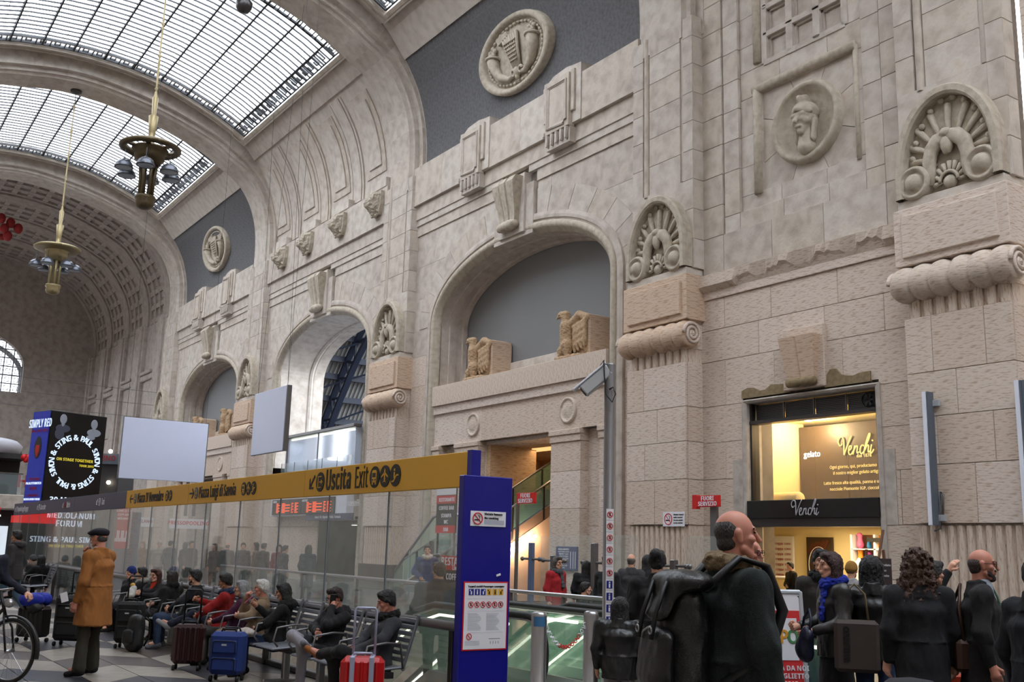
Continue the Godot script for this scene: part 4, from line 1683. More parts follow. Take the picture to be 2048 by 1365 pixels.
# ---------------------------------------------------------------- places seen through the openings
func train_shed():
	# iron roof of the platforms: an arched roof that runs away from the hall
	var o := setting("ceiling_platform_roof")
	var raw := [Vector2(-74, 5.5), Vector2(-72.2, 8.2), Vector2(-70.4, 10.9), Vector2(-68.0, 13.8), Vector2(-65.6, 16.2), Vector2(-60, 20.3), Vector2(-53, 23.6), Vector2(-44, 26.0), Vector2(-33, 27.2)]
	var pts := PackedVector2Array()
	for i in raw.size() - 1:
		for k in 4:
			pts.append((raw[i] as Vector2).cubic_interpolate(raw[i + 1], raw[maxi(i - 1, 0)], raw[mini(i + 2, raw.size() - 1)], k / 4.0))
	var s := new_st()
	# corrugated sheets, their ridges running up the arch
	for z in 110:
		var z0 := -3.2 - z * 0.32
		var rings := []
		for p in pts:
			rings.append(PackedVector3Array([Vector3(p.x, p.y, z0), Vector3(p.x, p.y, z0 - 0.16), Vector3(p.x + 0.12, p.y - 0.12, z0 - 0.19), Vector3(p.x + 0.12, p.y - 0.12, z0 - 0.29), Vector3(p.x, p.y, z0 - 0.32)]))
		loft(s, rings, false, false)
	var sheet := mat("sheet", Color(0.58, 0.58, 0.57), 0.7)
	put(s, "corrugated_sheets", sheet, o)
	for i in pts.size():
		if i % 2 == 0:
			s = new_st()
			box(s, Vector3(pts[i].x + 0.45, pts[i].y - 0.45, -20), Vector3(0.22, 0.42, 34))
			put(s, "purlin", M.truss, o)
	for k in 5:
		var z := -5.5 - k * 6.5
		for off in [0.7, 1.9]:
			s = new_st()
			var rings := []
			for i in pts.size():
				var d := (pts[mini(i + 1, pts.size() - 1)] - pts[maxi(i - 1, 0)]).normalized()
				var n := Vector2(d.y, -d.x)
				var p: Vector2 = pts[i] + n * off
				rings.append(PackedVector3Array([Vector3(p.x, p.y, z - 0.2), Vector3(p.x, p.y, z + 0.2), Vector3(p.x + n.x * 0.25, p.y + n.y * 0.25, z + 0.2), Vector3(p.x + n.x * 0.25, p.y + n.y * 0.25, z - 0.2)]))
			loft(s, rings)
			put(s, "arched_chord", M.truss, o)
		s = new_st()
		for i in pts.size() - 1:
			var d := (pts[i + 1] - pts[i]).normalized()
			var n := Vector2(d.y, -d.x)
			var a := pts[i] + n * (0.8 if i % 2 == 0 else 2.0)
			var b := pts[i + 1] + n * (2.0 if i % 2 == 0 else 0.8)
			tube(s, [Vector3(a.x, a.y, z), Vector3(b.x, b.y, z)], 0.09, 5)
		put(s, "truss_web", M.truss, o)
		if k == 4:
			var en := setting("wall_platform_end")
			s = new_st()
			bx(s, -90, -25, -0.4, 11.0, -36.6, -36.2)
			bx(s, -75.5, -75, -0.4, 9, -36, -2.5)
			put(s, "screen", M.lime1, en)
		else:
			s = new_st()
			for i in range(0, pts.size() - 4, 4):
				var a := pts[i]
				var b := pts[i + 4]
				tube(s, [Vector3(a.x + 0.8, a.y - 0.8, z), Vector3(b.x + 0.8, b.y - 0.8, z - 6.5)], 0.07, 5)
			put(s, "wind_brace", M.truss, o)

func upper_room():
	# glazed mezzanine in the arch with the iron roof behind
	var o := setting("wall_mezzanine")
	var s := new_st()
	bx(s, -45.05, -37.9, 6.28, 6.42, 0.25, 0.62, 0.02)
	put(s, "head_rail", M.steel_mid, o)
	s = new_st()
	bx(s, -45.02, -44.92, 4.0, 6.3, 0.45, 0.6)
	bx(s, -41.6, -41.56, 4.0, 6.3, 0.5, 0.56)
	put(s, "mullion", M.steel_mid, o)
	glass("milky", Color(0.86, 0.9, 0.97), 0.35)
	for k in 2:
		s = new_st()
		bx(s, [-44.92, -41.56][k], [-41.6, -37.9][k], 4.0, 6.28, 0.52, 0.535)
		put(s, "pane", M.milky, o)
	var wm := mat("room_white", Color(0.80, 0.84, 0.90), 0.8)
	s = new_st()
	bx(s, -45.0, -38.1, 3.7, 4.0, -2.4, 0.5)
	bx(s, -45.0, -38.1, 6.3, 6.4, -2.4, 0.3)
	bx(s, -45.0, -38.1, 4.0, 6.3, -2.5, -2.4)
	bx(s, -45.0, -44.95, 4.0, 6.3, -2.4, 0.45)
	bx(s, -38.2, -38.1, 4.0, 6.3, -2.4, 0.4)
	put(s, "room_shell", wm, o)
	s = new_st()
	bx(s, -42.6, -42.0, 4.0, 5.9, -2.4, -1.4)
	bx(s, -41.2, -38.2, 5.5, 5.62, -2.4, -1.6)
	put(s, "partition", M.bar_grey, o)
	s = new_st()
	bx(s, -44.85, -38.3, 6.19, 6.25, 0.32, 0.44)
	put(s, "strip_light", M.strip_light, o)
	area_light("mezzanine_light", Vector3(-41.5, 6.15, 0.1), Vector2(6.4, 0.3), Vector3(-PI / 2, 0, 0), Color(0.9, 0.95, 1.0), 6.0)
	var mon := thing("wall_monitor", "small blue wall monitor inside the glazed upper room", "monitor", Vector3(-40.7, 4.9, -2.3))
	s = new_st()
	bx(s, -0.25, 0.25, -0.3, 0.3, 0, 0.08, 0.01)
	put(s, "housing", M.black, mon)
	s = new_st()
	bx(s, -0.21, 0.21, -0.26, 0.26, 0.08, 0.085)
	put(s, "screen", glow("screen_blue", Color(0.25, 0.45, 0.9), 1.2), mon)
	var pl := thing("potted_palm", "bushy green plant behind the left end of the upper glazing", "plant", Vector3(-44.2, 4.0, -0.3))
	var leaf := mat("leaf", Color(0.22, 0.36, 0.30), 0.7)
	for k in 16:
		var a := k * 2.4
		var r := 0.25 + 0.35 * fposmod(k * 0.37, 1.0)
		s = new_st()
		tube(s, [Vector3(0, 0.3, 0), Vector3(cos(a) * r * 0.5, 0.8, sin(a) * r * 0.5), Vector3(cos(a) * r, 0.85 + 0.3 * sin(k), sin(a) * r)], [0.02, 0.09, 0.01], 6, false, 0.25, Vector3.UP)
		put(s, "leaf", leaf, pl)
	s = new_st()
	lathe(s, [[0.0, 0.0], [0.18, 0.0], [0.24, 0.35], [0.2, 0.35], [0.0, 0.3]], 12)
	put(s, "pot", M.white, pl)
	for k in 5:
		var g := thing("glass_guard", "clear glass guard panel below the upper glazing, %s" % ["leftmost of the five", "second from the left", "third of the five", "second from the right", "rightmost, beside the pier"][k], "guard", Vector3(-44.3 + k * 1.5, 0, 0.75))
		s = new_st()
		bx(s, -0.73, 0.73, 4.1, 5.12 , 0, 0.015)
		put(s, "pane", M.fence_glass, g)
		s = new_st()
		bx(s, -0.73, -0.71, 4.1, 5.12, -0.005, 0.02)
		put(s, "edge", M.steel_mid, g)
	# wall with the lower doorway
	var w := setting("wall_mezzanine_below")
	ashlar(w, stones("trav"), -48.18, -41.7, [0, 1.2, 2.3, 3.42, 4.4], 1.8, 0.25, [], 0.5, 0.01)
	ashlar(w, stones("trav"), -41.7, -38.2, [2.55, 3.42, 4.4], 1.8, 0.25, [], 0.5, 0.01)
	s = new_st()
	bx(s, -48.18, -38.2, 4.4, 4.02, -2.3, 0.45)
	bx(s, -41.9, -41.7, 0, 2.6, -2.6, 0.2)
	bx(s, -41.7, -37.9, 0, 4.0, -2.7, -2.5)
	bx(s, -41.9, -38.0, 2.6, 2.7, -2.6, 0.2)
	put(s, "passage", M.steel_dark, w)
	for k in 2:
		var l := tag(put_light_bar(Vector3(-39.3 - k * 0.1, 2.42, -0.6 - k * 0.9), 1.5), "greenish strip lamp over the dark doorway, %s" % ["nearer one", "farther one"][k], "lamp", "strip lamps over the doorway")
	var sh := thing("shop_shelf", "bright narrow shelf of red and yellow goods inside the dark doorway", "shelf", Vector3(-39.9, 0, -2.3))
	for k in 6:
		s = new_st()
		bx(s, -0.5, 0.5, 0.3 + k * 0.36, 0.33 + k * 0.36, -0.15, 0.25)
		put(s, "board", M.white, sh)
		s = new_st()
		bx(s, -0.42, 0.42, 0.33 + k * 0.36, 0.55 + k * 0.36, -0.1, 0.18, 0.02)
		put(s, "goods", [M.red, M.yellow, M.white, M.red, M.blue, M.yellow][k], sh)
	# departure boards
	var amber := glow("amber", Color(1.0, 0.32, 0.1), 2.2)
	var housing := thing("board_housing", "long white housing that carries the two departure boards over the doorway", "panel", Vector3(-42.2, 0, 0.55))
	s = new_st()
	bx(s, -4.2, 4.0, 2.75, 3.58, -0.28, 0.06, 0.02)
	put(s, "casing", M.white, housing)
	lettering(housing, "laRomaniaBi", 0.34, M.paper, Transform3D(Basis(), Vector3(4.3, 3.2, 0.08)), false)
	for k in 2:
		var b := thing("departure_board", ["left departure board with orange lines of text", "right departure board with orange lines of text, beside the pier"][k], "display", Vector3([-44.35, -40.9][k], 0, 0.63), 0.0, "departure boards")
		s = new_st()
		bx(s, -1.68, 1.66, 2.82, 3.5, -0.02, 0.05, 0.01)
		put(s, "case", M.black, b)
		s = new_st()
		for r in 7:
			for c in [[-1.15, 0.9, 0.55], [-0.5, 1.0, 0.95], [0.62, 0.3, 0.22], [1.0, 0.5, 0.42]]:
				bx(s, c[0], c[0] + c[2] * (0.7 + 0.3 * sin(r * 3.1 + c[1] * 5.0)), 2.9 + r * 0.065, 2.935 + r * 0.065, 0.05, 0.053)
		stuff(put(s, "text_line", amber, b))
		lettering(b, ["ARRIVI", "PARTENZE"][k], 0.13, M.paper, Transform3D(Basis(), Vector3(-1.35, 3.4, 0.055)))
	var bb := thing("guide_board", "dark blue guide board under the departure boards", "sign", Vector3(-39.9, 0, 0.6))
	s = new_st()
	bx(s, -2.3, 2.3, 2.55, 2.82, -0.05, 0.03, 0.005)
	put(s, "board", M.navy, bb)
	lettering(bb, "Binari 1-24   Deposito   Polizia   Farmacia", 0.14, M.paper, Transform3D(Basis(), Vector3(0, 2.68, 0.04)), false)

func put_light_bar(p: Vector3, w: float) -> Node3D:
	var l := thing("strip_lamp", "lamp", "lamp", p)
	var s := new_st()
	bx(s, -w / 2, w / 2, -0.03, 0.05, -0.08, 0.08)
	put(s, "housing", M.white, l)
	s = new_st()
	bx(s, -w / 2 + 0.03, w / 2 - 0.03, -0.045, -0.03, -0.06, 0.06)
	put(s, "tube", M.strip_light, l)
	area_light("strip_lamp_light", Vector3(0, -0.06, 0), Vector2(w, 0.12), Vector3(-PI / 2, 0, 0), Color(0.95, 1.0, 0.85), 0.5, l)
	return l

func area_light(n: String, p: Vector3, size: Vector2, rot: Vector3, c: Color, e: float, par: Node3D = self):
	var l := AreaLight3D.new()
	l.name = nm(par, n)
	l.area_size = size
	l.light_color = c
	l.light_energy = e
	l.shadow_enabled = true
	l.position = p
	l.rotation = rot
	par.add_child(l)

func omni(n: String, p: Vector3, c: Color, e: float, size := 0.05, par: Node3D = self):
	var l := OmniLight3D.new()
	l.name = nm(par, n)
	l.light_color = c
	l.light_energy = e
	l.light_size = size
	l.omni_range = 30.0
	l.omni_attenuation = 2.0
	l.shadow_enabled = true
	l.position = p
	par.add_child(l)

# handwriting: strokes of [x, y] control points, four to a piece
func script_strokes(par: Node3D, m: Material, sc: float, xf: Transform3D, name := "lettering"):
	var words := [
		# V with its loop
		[[0.02, 0.62], [-0.12, 0.75], [-0.02, 1.02], [0.16, 1.0], [0.36, 0.98], [0.34, 0.5], [0.40, 0.02], [0.52, 0.4], [0.66, 0.8], [0.80, 1.02]],
		[[0.02, 0.62], [0.05, 0.5], [0.2, 0.5], [0.22, 0.66]],
		# e
		[[0.66, 0.24], [0.86, 0.26], [0.90, 0.5], [0.78, 0.5], [0.64, 0.48], [0.62, 0.02], [0.80, 0.02], [0.88, 0.03], [0.94, 0.14], [0.97, 0.22]],
		# n
		[[0.97, 0.02], [1.0, 0.2], [1.03, 0.36], [1.06, 0.48]],
		[[1.0, 0.2], [1.1, 0.48], [1.26, 0.58], [1.22, 0.3], [1.2, 0.1], [1.22, 0.0], [1.34, 0.14]],
		# c
		[[1.62, 0.42], [1.58, 0.54], [1.42, 0.5], [1.40, 0.24], [1.40, 0.0], [1.56, -0.02], [1.66, 0.16]],
		# h
		[[1.64, 0.02], [1.70, 0.4], [1.78, 0.8], [1.92, 1.06], [2.0, 1.1], [1.98, 0.86], [1.76, 0.44]],
		[[1.70, 0.2], [1.80, 0.48], [1.96, 0.58], [1.92, 0.3], [1.90, 0.1], [1.92, 0.0], [2.04, 0.16]],
		# i
		[[2.10, 0.48], [2.08, 0.3], [2.02, 0.02], [2.10, 0.02], [2.16, 0.03], [2.22, 0.14], [2.26, 0.22]],
	]
	var s := new_st(true)
	for st in words:
		var pts := []
		for k in range(0, st.size() - 3, 3):
			var p := []
			for e in 4:
				p.append(Vector2(st[k + e][0], st[k + e][1]))
			for q in bezier(p[0], p[1], p[2], p[3], 8):
				pts.append(Vector3(q.x + q.y * 0.12, q.y, 0) * sc)
		tube(s, pts, 0.035 * sc, 6)
	ball(s, Vector3(2.22, 0.68, 0) * sc, Vector3.ONE * 0.05 * sc, 6)
	put(s, name, m, par, xf)

func shop_interior():
	var o := setting("wall_shop_room")
	var cream := mat("cream", Color(0.90, 0.83, 0.64), 0.7)
	var s := new_st()
	bx(s, -21.5, -21.3, -0.1, 5.5, -4.2, -0.9)
	bx(s, -21.5, -10.0, -0.1, 5.5, -4.4, -4.2)
	bx(s, -10.2, -10.0, -0.1, 5.5, -4.2, -0.9)
	bx(s, -21.5, -10.0, 5.0, 5.2, -4.4, -0.6)
	bx(s, -21.5, -17.4, -0.1, 5.2, -1.0, -0.85)
	bx(s, -13.5, -10.0, -0.1, 5.2, -1.0, -0.85)
	bx(s, -21.4, -10.0, 2.4, 2.75, -4.3, -1.3)
	put(s, "room_shell", cream, o)
	s = new_st()
	bx(s, -18.25, -17.9, 2.75, 5.0, -2.8, -0.95, 0.03)
	put(s, "return_wall", cream, o)
	# brown panel with lettering, standing behind the upper glass
	var p := thing("advertisement_board", "brown panel with cream lettering behind the upper shop window", "sign", Vector3(0, 0, -2.5))
	s = new_st()
	bx(s, -17.8, -11.8, 2.75, 4.88, -0.06, 0)
	put(s, "board", mat("choco", Color(0.22, 0.165, 0.12), 0.5), p)
	var cl := glow("cream_letters", Color(1.0, 0.88, 0.55), 0.9)
	script_strokes(p, cl, 0.46, at(Vector3(-16.6, 4.08, 0.03)))
	lettering(p, "gelato", 0.19, M.lamp_white, Transform3D(Basis(), Vector3(-17.42, 4.17, 0.01)), false)
	lettering(p, "dal 1878", 0.11, cl, Transform3D(Basis(), Vector3(-15.85, 4.05, 0.01)))
	for t in [["Ogni giorno, qui, produciamo per voi", 3.81, -16.88], ["il nostro miglior gelato artigianale", 3.66, -16.78], ["Latte fresco alta qualità, panna e uova", 3.42, -17.08], ["nocciole Piemonte IGP, cioccolato", 3.27, -16.9]]:
		var l := lettering(p, t[0], 0.105, cl, Transform3D(Basis(), Vector3(t[2], t[1], 0.01)), false)
		(l.mesh as TextMesh).horizontal_alignment = HORIZONTAL_ALIGNMENT_LEFT
	# frame, grilles, glass
	var fr := setting("window_6")
	s = new_st()
	for x in [-17.26, -13.66]:
		bx(s, x - 0.04, x + 0.04, 0, 5.2, -0.35, -0.1)
	bx(s, -17.3, -13.62, 4.7, 4.78, -0.35, -0.08)
	bx(s, -17.3, -13.62, 2.27, 2.46, -0.4, 0.0)
	bx(s, -17.3, -17.18, 0, 2.3, -0.35, -0.05)
	put(s, "frame", M.steel_dark, fr)
	for k in 4:
		var x0 := -17.22 + k * 0.89
		s = new_st()
		bx(s, x0 + 0.02, x0 + 0.86, 4.79, 5.17, -0.3, -0.26)
		put(s, "grille_panel", mat("mesh_grey", Color(0.18, 0.18, 0.19), 0.7) if k == 0 else M.mesh_grey, fr)
		s = new_st()
		bx(s, x0 - 0.02, x0 + 0.01, 4.78, 5.18, -0.26, -0.22)
		for e in 9:
			bx(s, x0 + 0.02, x0 + 0.86, 4.82 + e * 0.04, 4.827 + e * 0.04, -0.26, -0.25)
		put(s, "grille_bars", M.steel_mid, fr)
		s = new_st()
		bx(s, x0 + 0.01, x0 + 0.88, 2.87, 4.7, -0.22, -0.205)
		put(s, "pane", M.shop_glass, fr)
	var fan := thing("vent_fan", "round vent fan behind the right grille above the shop window", "fan", Vector3(-13.95, 4.98, -0.22))
	s = new_st()
	lathe(s, [[0.15, 0.0], [0.17, 0.03], [0.15, 0.05]], 18, Transform3D(Basis(Vector3.RIGHT, PI / 2), Vector3.ZERO))
	put(s, "ring", M.iron, fan)
	s = new_st()
	for k in 6:
		box(s, Vector3(cos(k * 1.047) * 0.08, sin(k * 1.047) * 0.08, 0.02), Vector3(0.14, 0.05, 0.01), 0.0, Basis(Vector3(0, 0, 1), k * 1.047))
	put(s, "blades", M.iron, fan)
	var sign_o := thing("shop_sign", "black fascia sign with silver script lettering over the lit shop door", "sign", Vector3(0, 0, 0))
	s = new_st()
	bx(s, -17.28, -13.6, 2.46, 2.87, -0.3, 0.06, 0.01)
	put(s, "fascia", mat("sign_black", Color(0.045, 0.04, 0.045), 0.35), sign_o)
	script_strokes(sign_o, mat("silver", Color(0.75, 0.75, 0.77), 0.4, 0.2), 0.34, at(Vector3(-15.93, 2.51, 0.075)))
	# lamps
	for k in 2:
		var l := thing("ceiling_spot", ["small bright ceiling spot over the brown shop panel", "small ceiling spot farther right inside the upper shop window"][k], "lamp", Vector3([-17.0, -14.6][k], 4.97, [-1.9, -1.6][k]))
		s = new_st(true)
		lathe(s, [[0.0, 0.03], [0.11, 0.03], [0.11, -0.02], [0.08, -0.03]], 14)
		put(s, "ring", M.white, l)
		s = new_st(true)
		lathe(s, [[0.08, -0.025], [0.05, -0.05], [0.0, -0.06]], 12)
		put(s, "bulb", M.lamp_spot, l)
		omni("spot_light", Vector3(0, -0.2, 0), Color(1.0, 0.88, 0.66), 5.0, 0.06, l)
	area_light("shop_ceiling_light", Vector3(-15.5, 2.36, -2.6), Vector2(5.0, 1.6), Vector3(-PI / 2, 0, 0), Color(1.0, 0.88, 0.68), 22.0)
	s = new_st()
	for k in 3:
		bx(s, -18.0 + k * 1.8, -17.0 + k * 1.8, 2.385, 2.4, -3.2, -2.0)
	put(s, "ceiling_lamp_panel", glow("warm_panel", Color(1.0, 0.86, 0.6), 2.0), o)
	var duct := thing("white_drum", "white cylindrical drum lying behind the upper shop window", "drum", Vector3(-17.7, 2.98, -1.35))
	s = new_st(true)
	lathe(s, [[0.0, -0.5], [0.15, -0.5], [0.17, -0.45], [0.17, 0.45], [0.15, 0.5], [0.0, 0.5]], 16, Transform3D(Basis(Vector3(0, 0, 1), PI / 2), Vector3(0.35, 0, 0)))
	put(s, "drum", cream, duct)
	# the lower shop: posters, counter, shelves of sweets
	var po := thing("poster_dark", "dark chocolate poster with a round white emblem inside the shop", "poster", Vector3(-18.6, 1.35, -4.1))
	s = new_st()
	bx(s, -0.42, 0.42, -0.75, 0.78, -0.06, 0.02)
	put(s, "sheet", M.choco, po)
	s = new_st(true)
	tube(s, arc_pts(Vector3(0.0, 0.05, 0.035), 0.34, 0, 360, 28, Vector3.RIGHT, Vector3.UP * 1.4), 0.012, 5, true)
	put(s, "emblem_ring", M.paper, po)
	script_strokes(po, M.paper, 0.2, at(Vector3(-0.22, 0.02, 0.035)))
	s = new_st()
	for k in 5:
		box(s, Vector3(-0.25 + k * 0.12, 0.5 + k * 0.02, 0.03), Vector3(0.1, 0.3, 0.02), 0.0, Basis(Vector3(0, 0, 1), -0.6))
	put(s, "chocolate_bars", mat("choc2", Color(0.33, 0.17, 0.10), 0.5), po)
	var pm := thing("menu_sheet", "pale price sheet with faint lettering on the shop's left wall", "poster", Vector3(-20.0, 1.4, -4.1))
	s = new_st()
	bx(s, -0.5, 0.5, -0.6, 0.75, -0.06, 0.02)
	put(s, "sheet", M.paper, pm)
	for k in 8:
		lettering(pm, "gelato  coppa  cono", 0.1, M.red_dull, Transform3D(Basis(), Vector3(0, 0.55 - k * 0.14, 0.025)), false)
	var ct := thing("shop_counter", "cream shop counter with a round emblem on its front", "counter", Vector3(-16.5, 0, -2.6))
	s = new_st()
	bx(s, -2.2, 2.6, 0, 1.05, -0.35, 0.35, 0.02)
	put(s, "front", cream, ct)
	s = new_st()
	bx(s, -2.25, 2.65, 1.05, 1.1, -0.4, 0.4, 0.01)
	put(s, "top", M.white, ct)
	for k in 3:
		var tn := thing("lidded_jar", "white lidded jar on the shop counter, %s" % ["left of the pair of jars behind the clerk", "second from the left", "at the right end by the till"][k], "jar", Vector3([-16.9, -16.2, -14.3][k], 1.1, -2.6), 0.0, "white jars on the counter")
		s = new_st(true)
		lathe(s, [[0.0, 0.0], [0.13, 0.0], [0.14, 0.05], [0.14, 0.3], [0.12, 0.33]], 16)
		put(s, "body", M.paper, tn)
		s = new_st(true)
		lathe(s, [[0.15, 0.32], [0.13, 0.4], [0.05, 0.45], [0.03, 0.5], [0.0, 0.52]], 16)
		put(s, "lid", M.white, tn)
	var un := thing("shelf_unit", "shop shelf unit packed with bright wrapped sweets behind the counter", "shelf", Vector3(-15.6, 0, -3.9))
	s = new_st()
	bx(s, -1.7, 2.2, 0, 2.2, -0.28, -0.2)
	put(s, "back", M.wood, un)
	s = new_st()
	for x in [-1.7, -1.0, 1.2, 2.2]:
		bx(s, x - 0.03, x + 0.03, 0, 2.2, -0.2, 0.15)
	put(s, "upright", M.white, un)
	for r in 4:
		s = new_st()
		bx(s, -1.7, 2.2, 0.62 + r * 0.4, 0.65 + r * 0.4, -0.2, 0.15)
		put(s, "board", M.white, un)
	s = new_st()
	bx(s, -1.2, 2.2, 2.02, 2.12, 0.0, 0.18)
	put(s, "dark_rail", M.black, un)
	var cols := [Color(0.75, 0.1, 0.12), Color(0.85, 0.4, 0.6), Color(0.15, 0.5, 0.25), Color(0.1, 0.45, 0.7), Color(0.15, 0.6, 0.7), Color(0.85, 0.55, 0.15), Color(0.5, 0.28, 0.12), Color(0.6, 0.15, 0.5), Color(0.8, 0.65, 0.3)]
	var cm := []
	for c in cols:
		cm.append(mat("sweet", c, 0.4))
	var gift := thing("gift_bag", "wrapped sweet bag", "gift bag", Vector3.ZERO, 0.0, "wrapped sweets on the shop shelves")
	var so := Solid.new()
	so.cell = 0.03
	so.k = 40.0
	so.wrinkle = 0.02
	so.add(Vector3(0, 0.08, 0), Vector3(0, 0.17, 0), 0.085, 0.05)
	so.add(Vector3(0, 0.2, 0), Vector3(0, 0.28, 0), 0.03, 0.07)
	var body := solid_part(gift, "bag", cm[0], [so])
	run_jobs_now()
	var first := true
	for r in 3:
		for k in 15:
			var g: Node3D = gift if first else copy(gift, Vector3.ZERO)
			first = false
			g.position = Vector3(-17.15 + k * 0.265, 1.055 + r * 0.4, -3.92)
			g.scale = Vector3.ONE * (1.0 + 0.2 * sin(k * 2.3 + r))
			(g.get_child(0) as MeshInstance3D).material_override = cm[(k * 2 + r * 5 + k / 3) % 9]
			g.set_meta("label", "%s bag of sweets, %s from the left on the %s shop shelf" % [["red", "pink", "green", "blue", "turquoise", "amber", "brown", "purple", "gold"][(k * 2 + r * 5 + k / 3) % 9], ["first", "second", "third", "fourth", "fifth", "sixth", "seventh", "eighth", "ninth", "tenth", "eleventh", "twelfth", "thirteenth", "fourteenth", "last"][k], ["lowest", "middle", "upper"][r]])

func stair_hall():
	# warm-lit stair behind the doorway of the wide grey arch
	var o := setting("wall_stair_hall")
	var tan_m := tri(mat("warm_stone", Color(0.80, 0.69, 0.56), 0.7), M.trav0.albedo_texture, Vector3(0.3, 2.0, 0.3))
	var s := new_st()
	bx(s, -33.5, -22.0, -0.1, 6.2, -5.6, -5.3)
	bx(s, -33.6, -33.3, -0.1, 6.2, -5.4, -1.2)
	bx(s, -22.2, -21.9, -0.1, 6.2, -5.4, -1.2)
	bx(s, -33.5, -22.0, 5.02, 6.4, -5.4, -1.2)
	bx(s, -33.5, -29.3, -0.1, 5.1, -1.45, -1.24)
	bx(s, -25.2, -22.0, -0.1, 5.1, -1.45, -1.24)
	put(s, "hall_shell", tan_m, o)
	s = new_st()
	bx(s, -29.32, -29.1, 0, 5.05, -2.2, -0.3, 0.01)
	put(s, "door_reveal", tan_m, o)
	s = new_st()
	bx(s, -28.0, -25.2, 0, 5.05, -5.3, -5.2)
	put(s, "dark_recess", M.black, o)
	s = new_st()
	prism(s, PackedVector2Array([Vector2(-2.9, 0), Vector2(3.8, 0), Vector2(3.8, 4.05), Vector2(-2.9, 0.06)]), 0.9, 0.96, Transform3D(Basis(Vector3.UP, PI / 2), Vector3(-28.2, 0, 0)))
	put(s, "stair_side_wall", mat("stair_plaster", Color(0.82, 0.72, 0.63), 0.8), o)
	# rising stair
	var st := thing("staircase", "stair with grey steps and steel rails rising through the warm doorway", "staircase", Vector3(-28.2, 0, 0), 90)
	for k in 22:
		s = new_st()
		var x := -2.8 + k * 0.3
		bx(s, x, x + 0.34, 0.36 + k * 0.18, 0.40 + k * 0.18, -0.85, 0.85, 0.005)
		bx(s, x, x + 0.03, 0.21 + k * 0.18, 0.36 + k * 0.18, -0.85, 0.85)
		put(s, "step", M.bar_grey, st)
	s = new_st()
	for side in [-0.9, 0.88]:
		var z0: float = side
		prism(s, PackedVector2Array([Vector2(-2.9, 0.06), Vector2(-2.9, 0.4), Vector2(3.8, 4.42), Vector2(3.8, 4.08)]), z0, z0 + 0.06)
	put(s, "stringer", mat("stringer", Color(0.50, 0.42, 0.37), 0.5), st)
	for side in [-0.87, 0.92]:
		s = new_st()
		var z0: float = side
		prism(s, PackedVector2Array([Vector2(-2.8, 0.5), Vector2(-2.8, 1.2), Vector2(3.2, 4.85), Vector2(3.8, 4.85), Vector2(3.8, 4.5)]), z0, z0 + 0.015)
		put(s, "side_glass", M.green_glass, st)
		s = new_st(true)
		tube(s, [Vector3(-2.8, 1.2, z0), Vector3(3.3, 4.9, z0)], 0.035, 8)
		put(s, "handrail", M.steel, st)
		for k in 5:
			s = new_st()
			bx(s, -2.4 + k * 1.2, -2.34 + k * 1.2, 0.4 + k * 0.72, 1.45 + k * 0.72, z0 - 0.02, z0 + 0.03)
			put(s, "baluster", M.steel_dark, st)
	var dm := thing("lit_column_display", "slim glowing yellow column of lights at the top of the stair", "display", Vector3(-26.35, 0, -4.9))
	s = new_st()
	for k in 9:
		bx(s, -0.12, -0.02, 3.35 + k * 0.21, 3.53 + k * 0.21, 0, 0.03)
		bx(s, 0.06, 0.13, 3.35 + k * 0.21, 3.53 + k * 0.21, 0, 0.03)
	put(s, "lights", glow("yellow_glow", Color(0.95, 0.85, 0.15), 1.6), dm)
	s = new_st()
	bx(s, -0.3, 0.3, 3.0, 5.3, -0.06, 0)
	put(s, "back", M.black, dm)
	var b0 := thing("wall_lamp", "lamp", "lamp", Vector3.ZERO, 0.0, "round lamps under the stair")
	s = new_st(true)
	ball(s, Vector3.ZERO, Vector3.ONE * 0.055, 12)
	put(s, "bulb", M.lamp_spot, b0)
	s = new_st(true)
	lathe(s, [[0.0, -0.09], [0.05, -0.09], [0.05, -0.03], [0.03, -0.02]], 10, Transform3D(Basis(Vector3.RIGHT, PI / 2), Vector3.ZERO))
	put(s, "base", M.white, b0)
	omni("wall_lamp_light", Vector3(0, -0.02, 0.16), Color(1.0, 0.84, 0.66), 0.3, 0.05, b0)
	var where := [[-0.5, 1.98], [-0.83, 2.02], [-0.18, 1.81], [-0.4, 1.76], [0.1, 1.58], [-0.06, 1.57]]
	for k in 6:
		var p := Vector3(-27.15, where[k][1], where[k][0])
		var lb: String = ["upper left", "upper right", "middle left", "middle right", "lower left", "lower right"][k] + " lamp of the six round lamps under the stair"
		if k == 0:
			b0.position = p
			b0.rotation.y = PI / 2
			b0.set_meta("label", lb)
		else:
			copy(b0, p, lb, 90)
	for k in 2:
		copy(b0, Vector3([-29.2, -28.5][k], [4.12, 4.17][k] - 0.6, -4.9), ["left lamp of the two small lamps above the steps", "right lamp of the two small lamps above the steps"][k])
	area_light("stair_hall_light", Vector3(-28.5, 4.95, -2.3), Vector2(5.0, 0.7), Vector3(-PI / 2, 0, 0), Color(1.0, 0.84, 0.66), 3.6)
	s = new_st()
	bx(s, -31.0, -26.0, 4.98, 5.02, -2.6, -2.0)
	put(s, "ceiling_lamp_strip", glow("warm_strip", Color(1.0, 0.78, 0.5), 1.2), o)

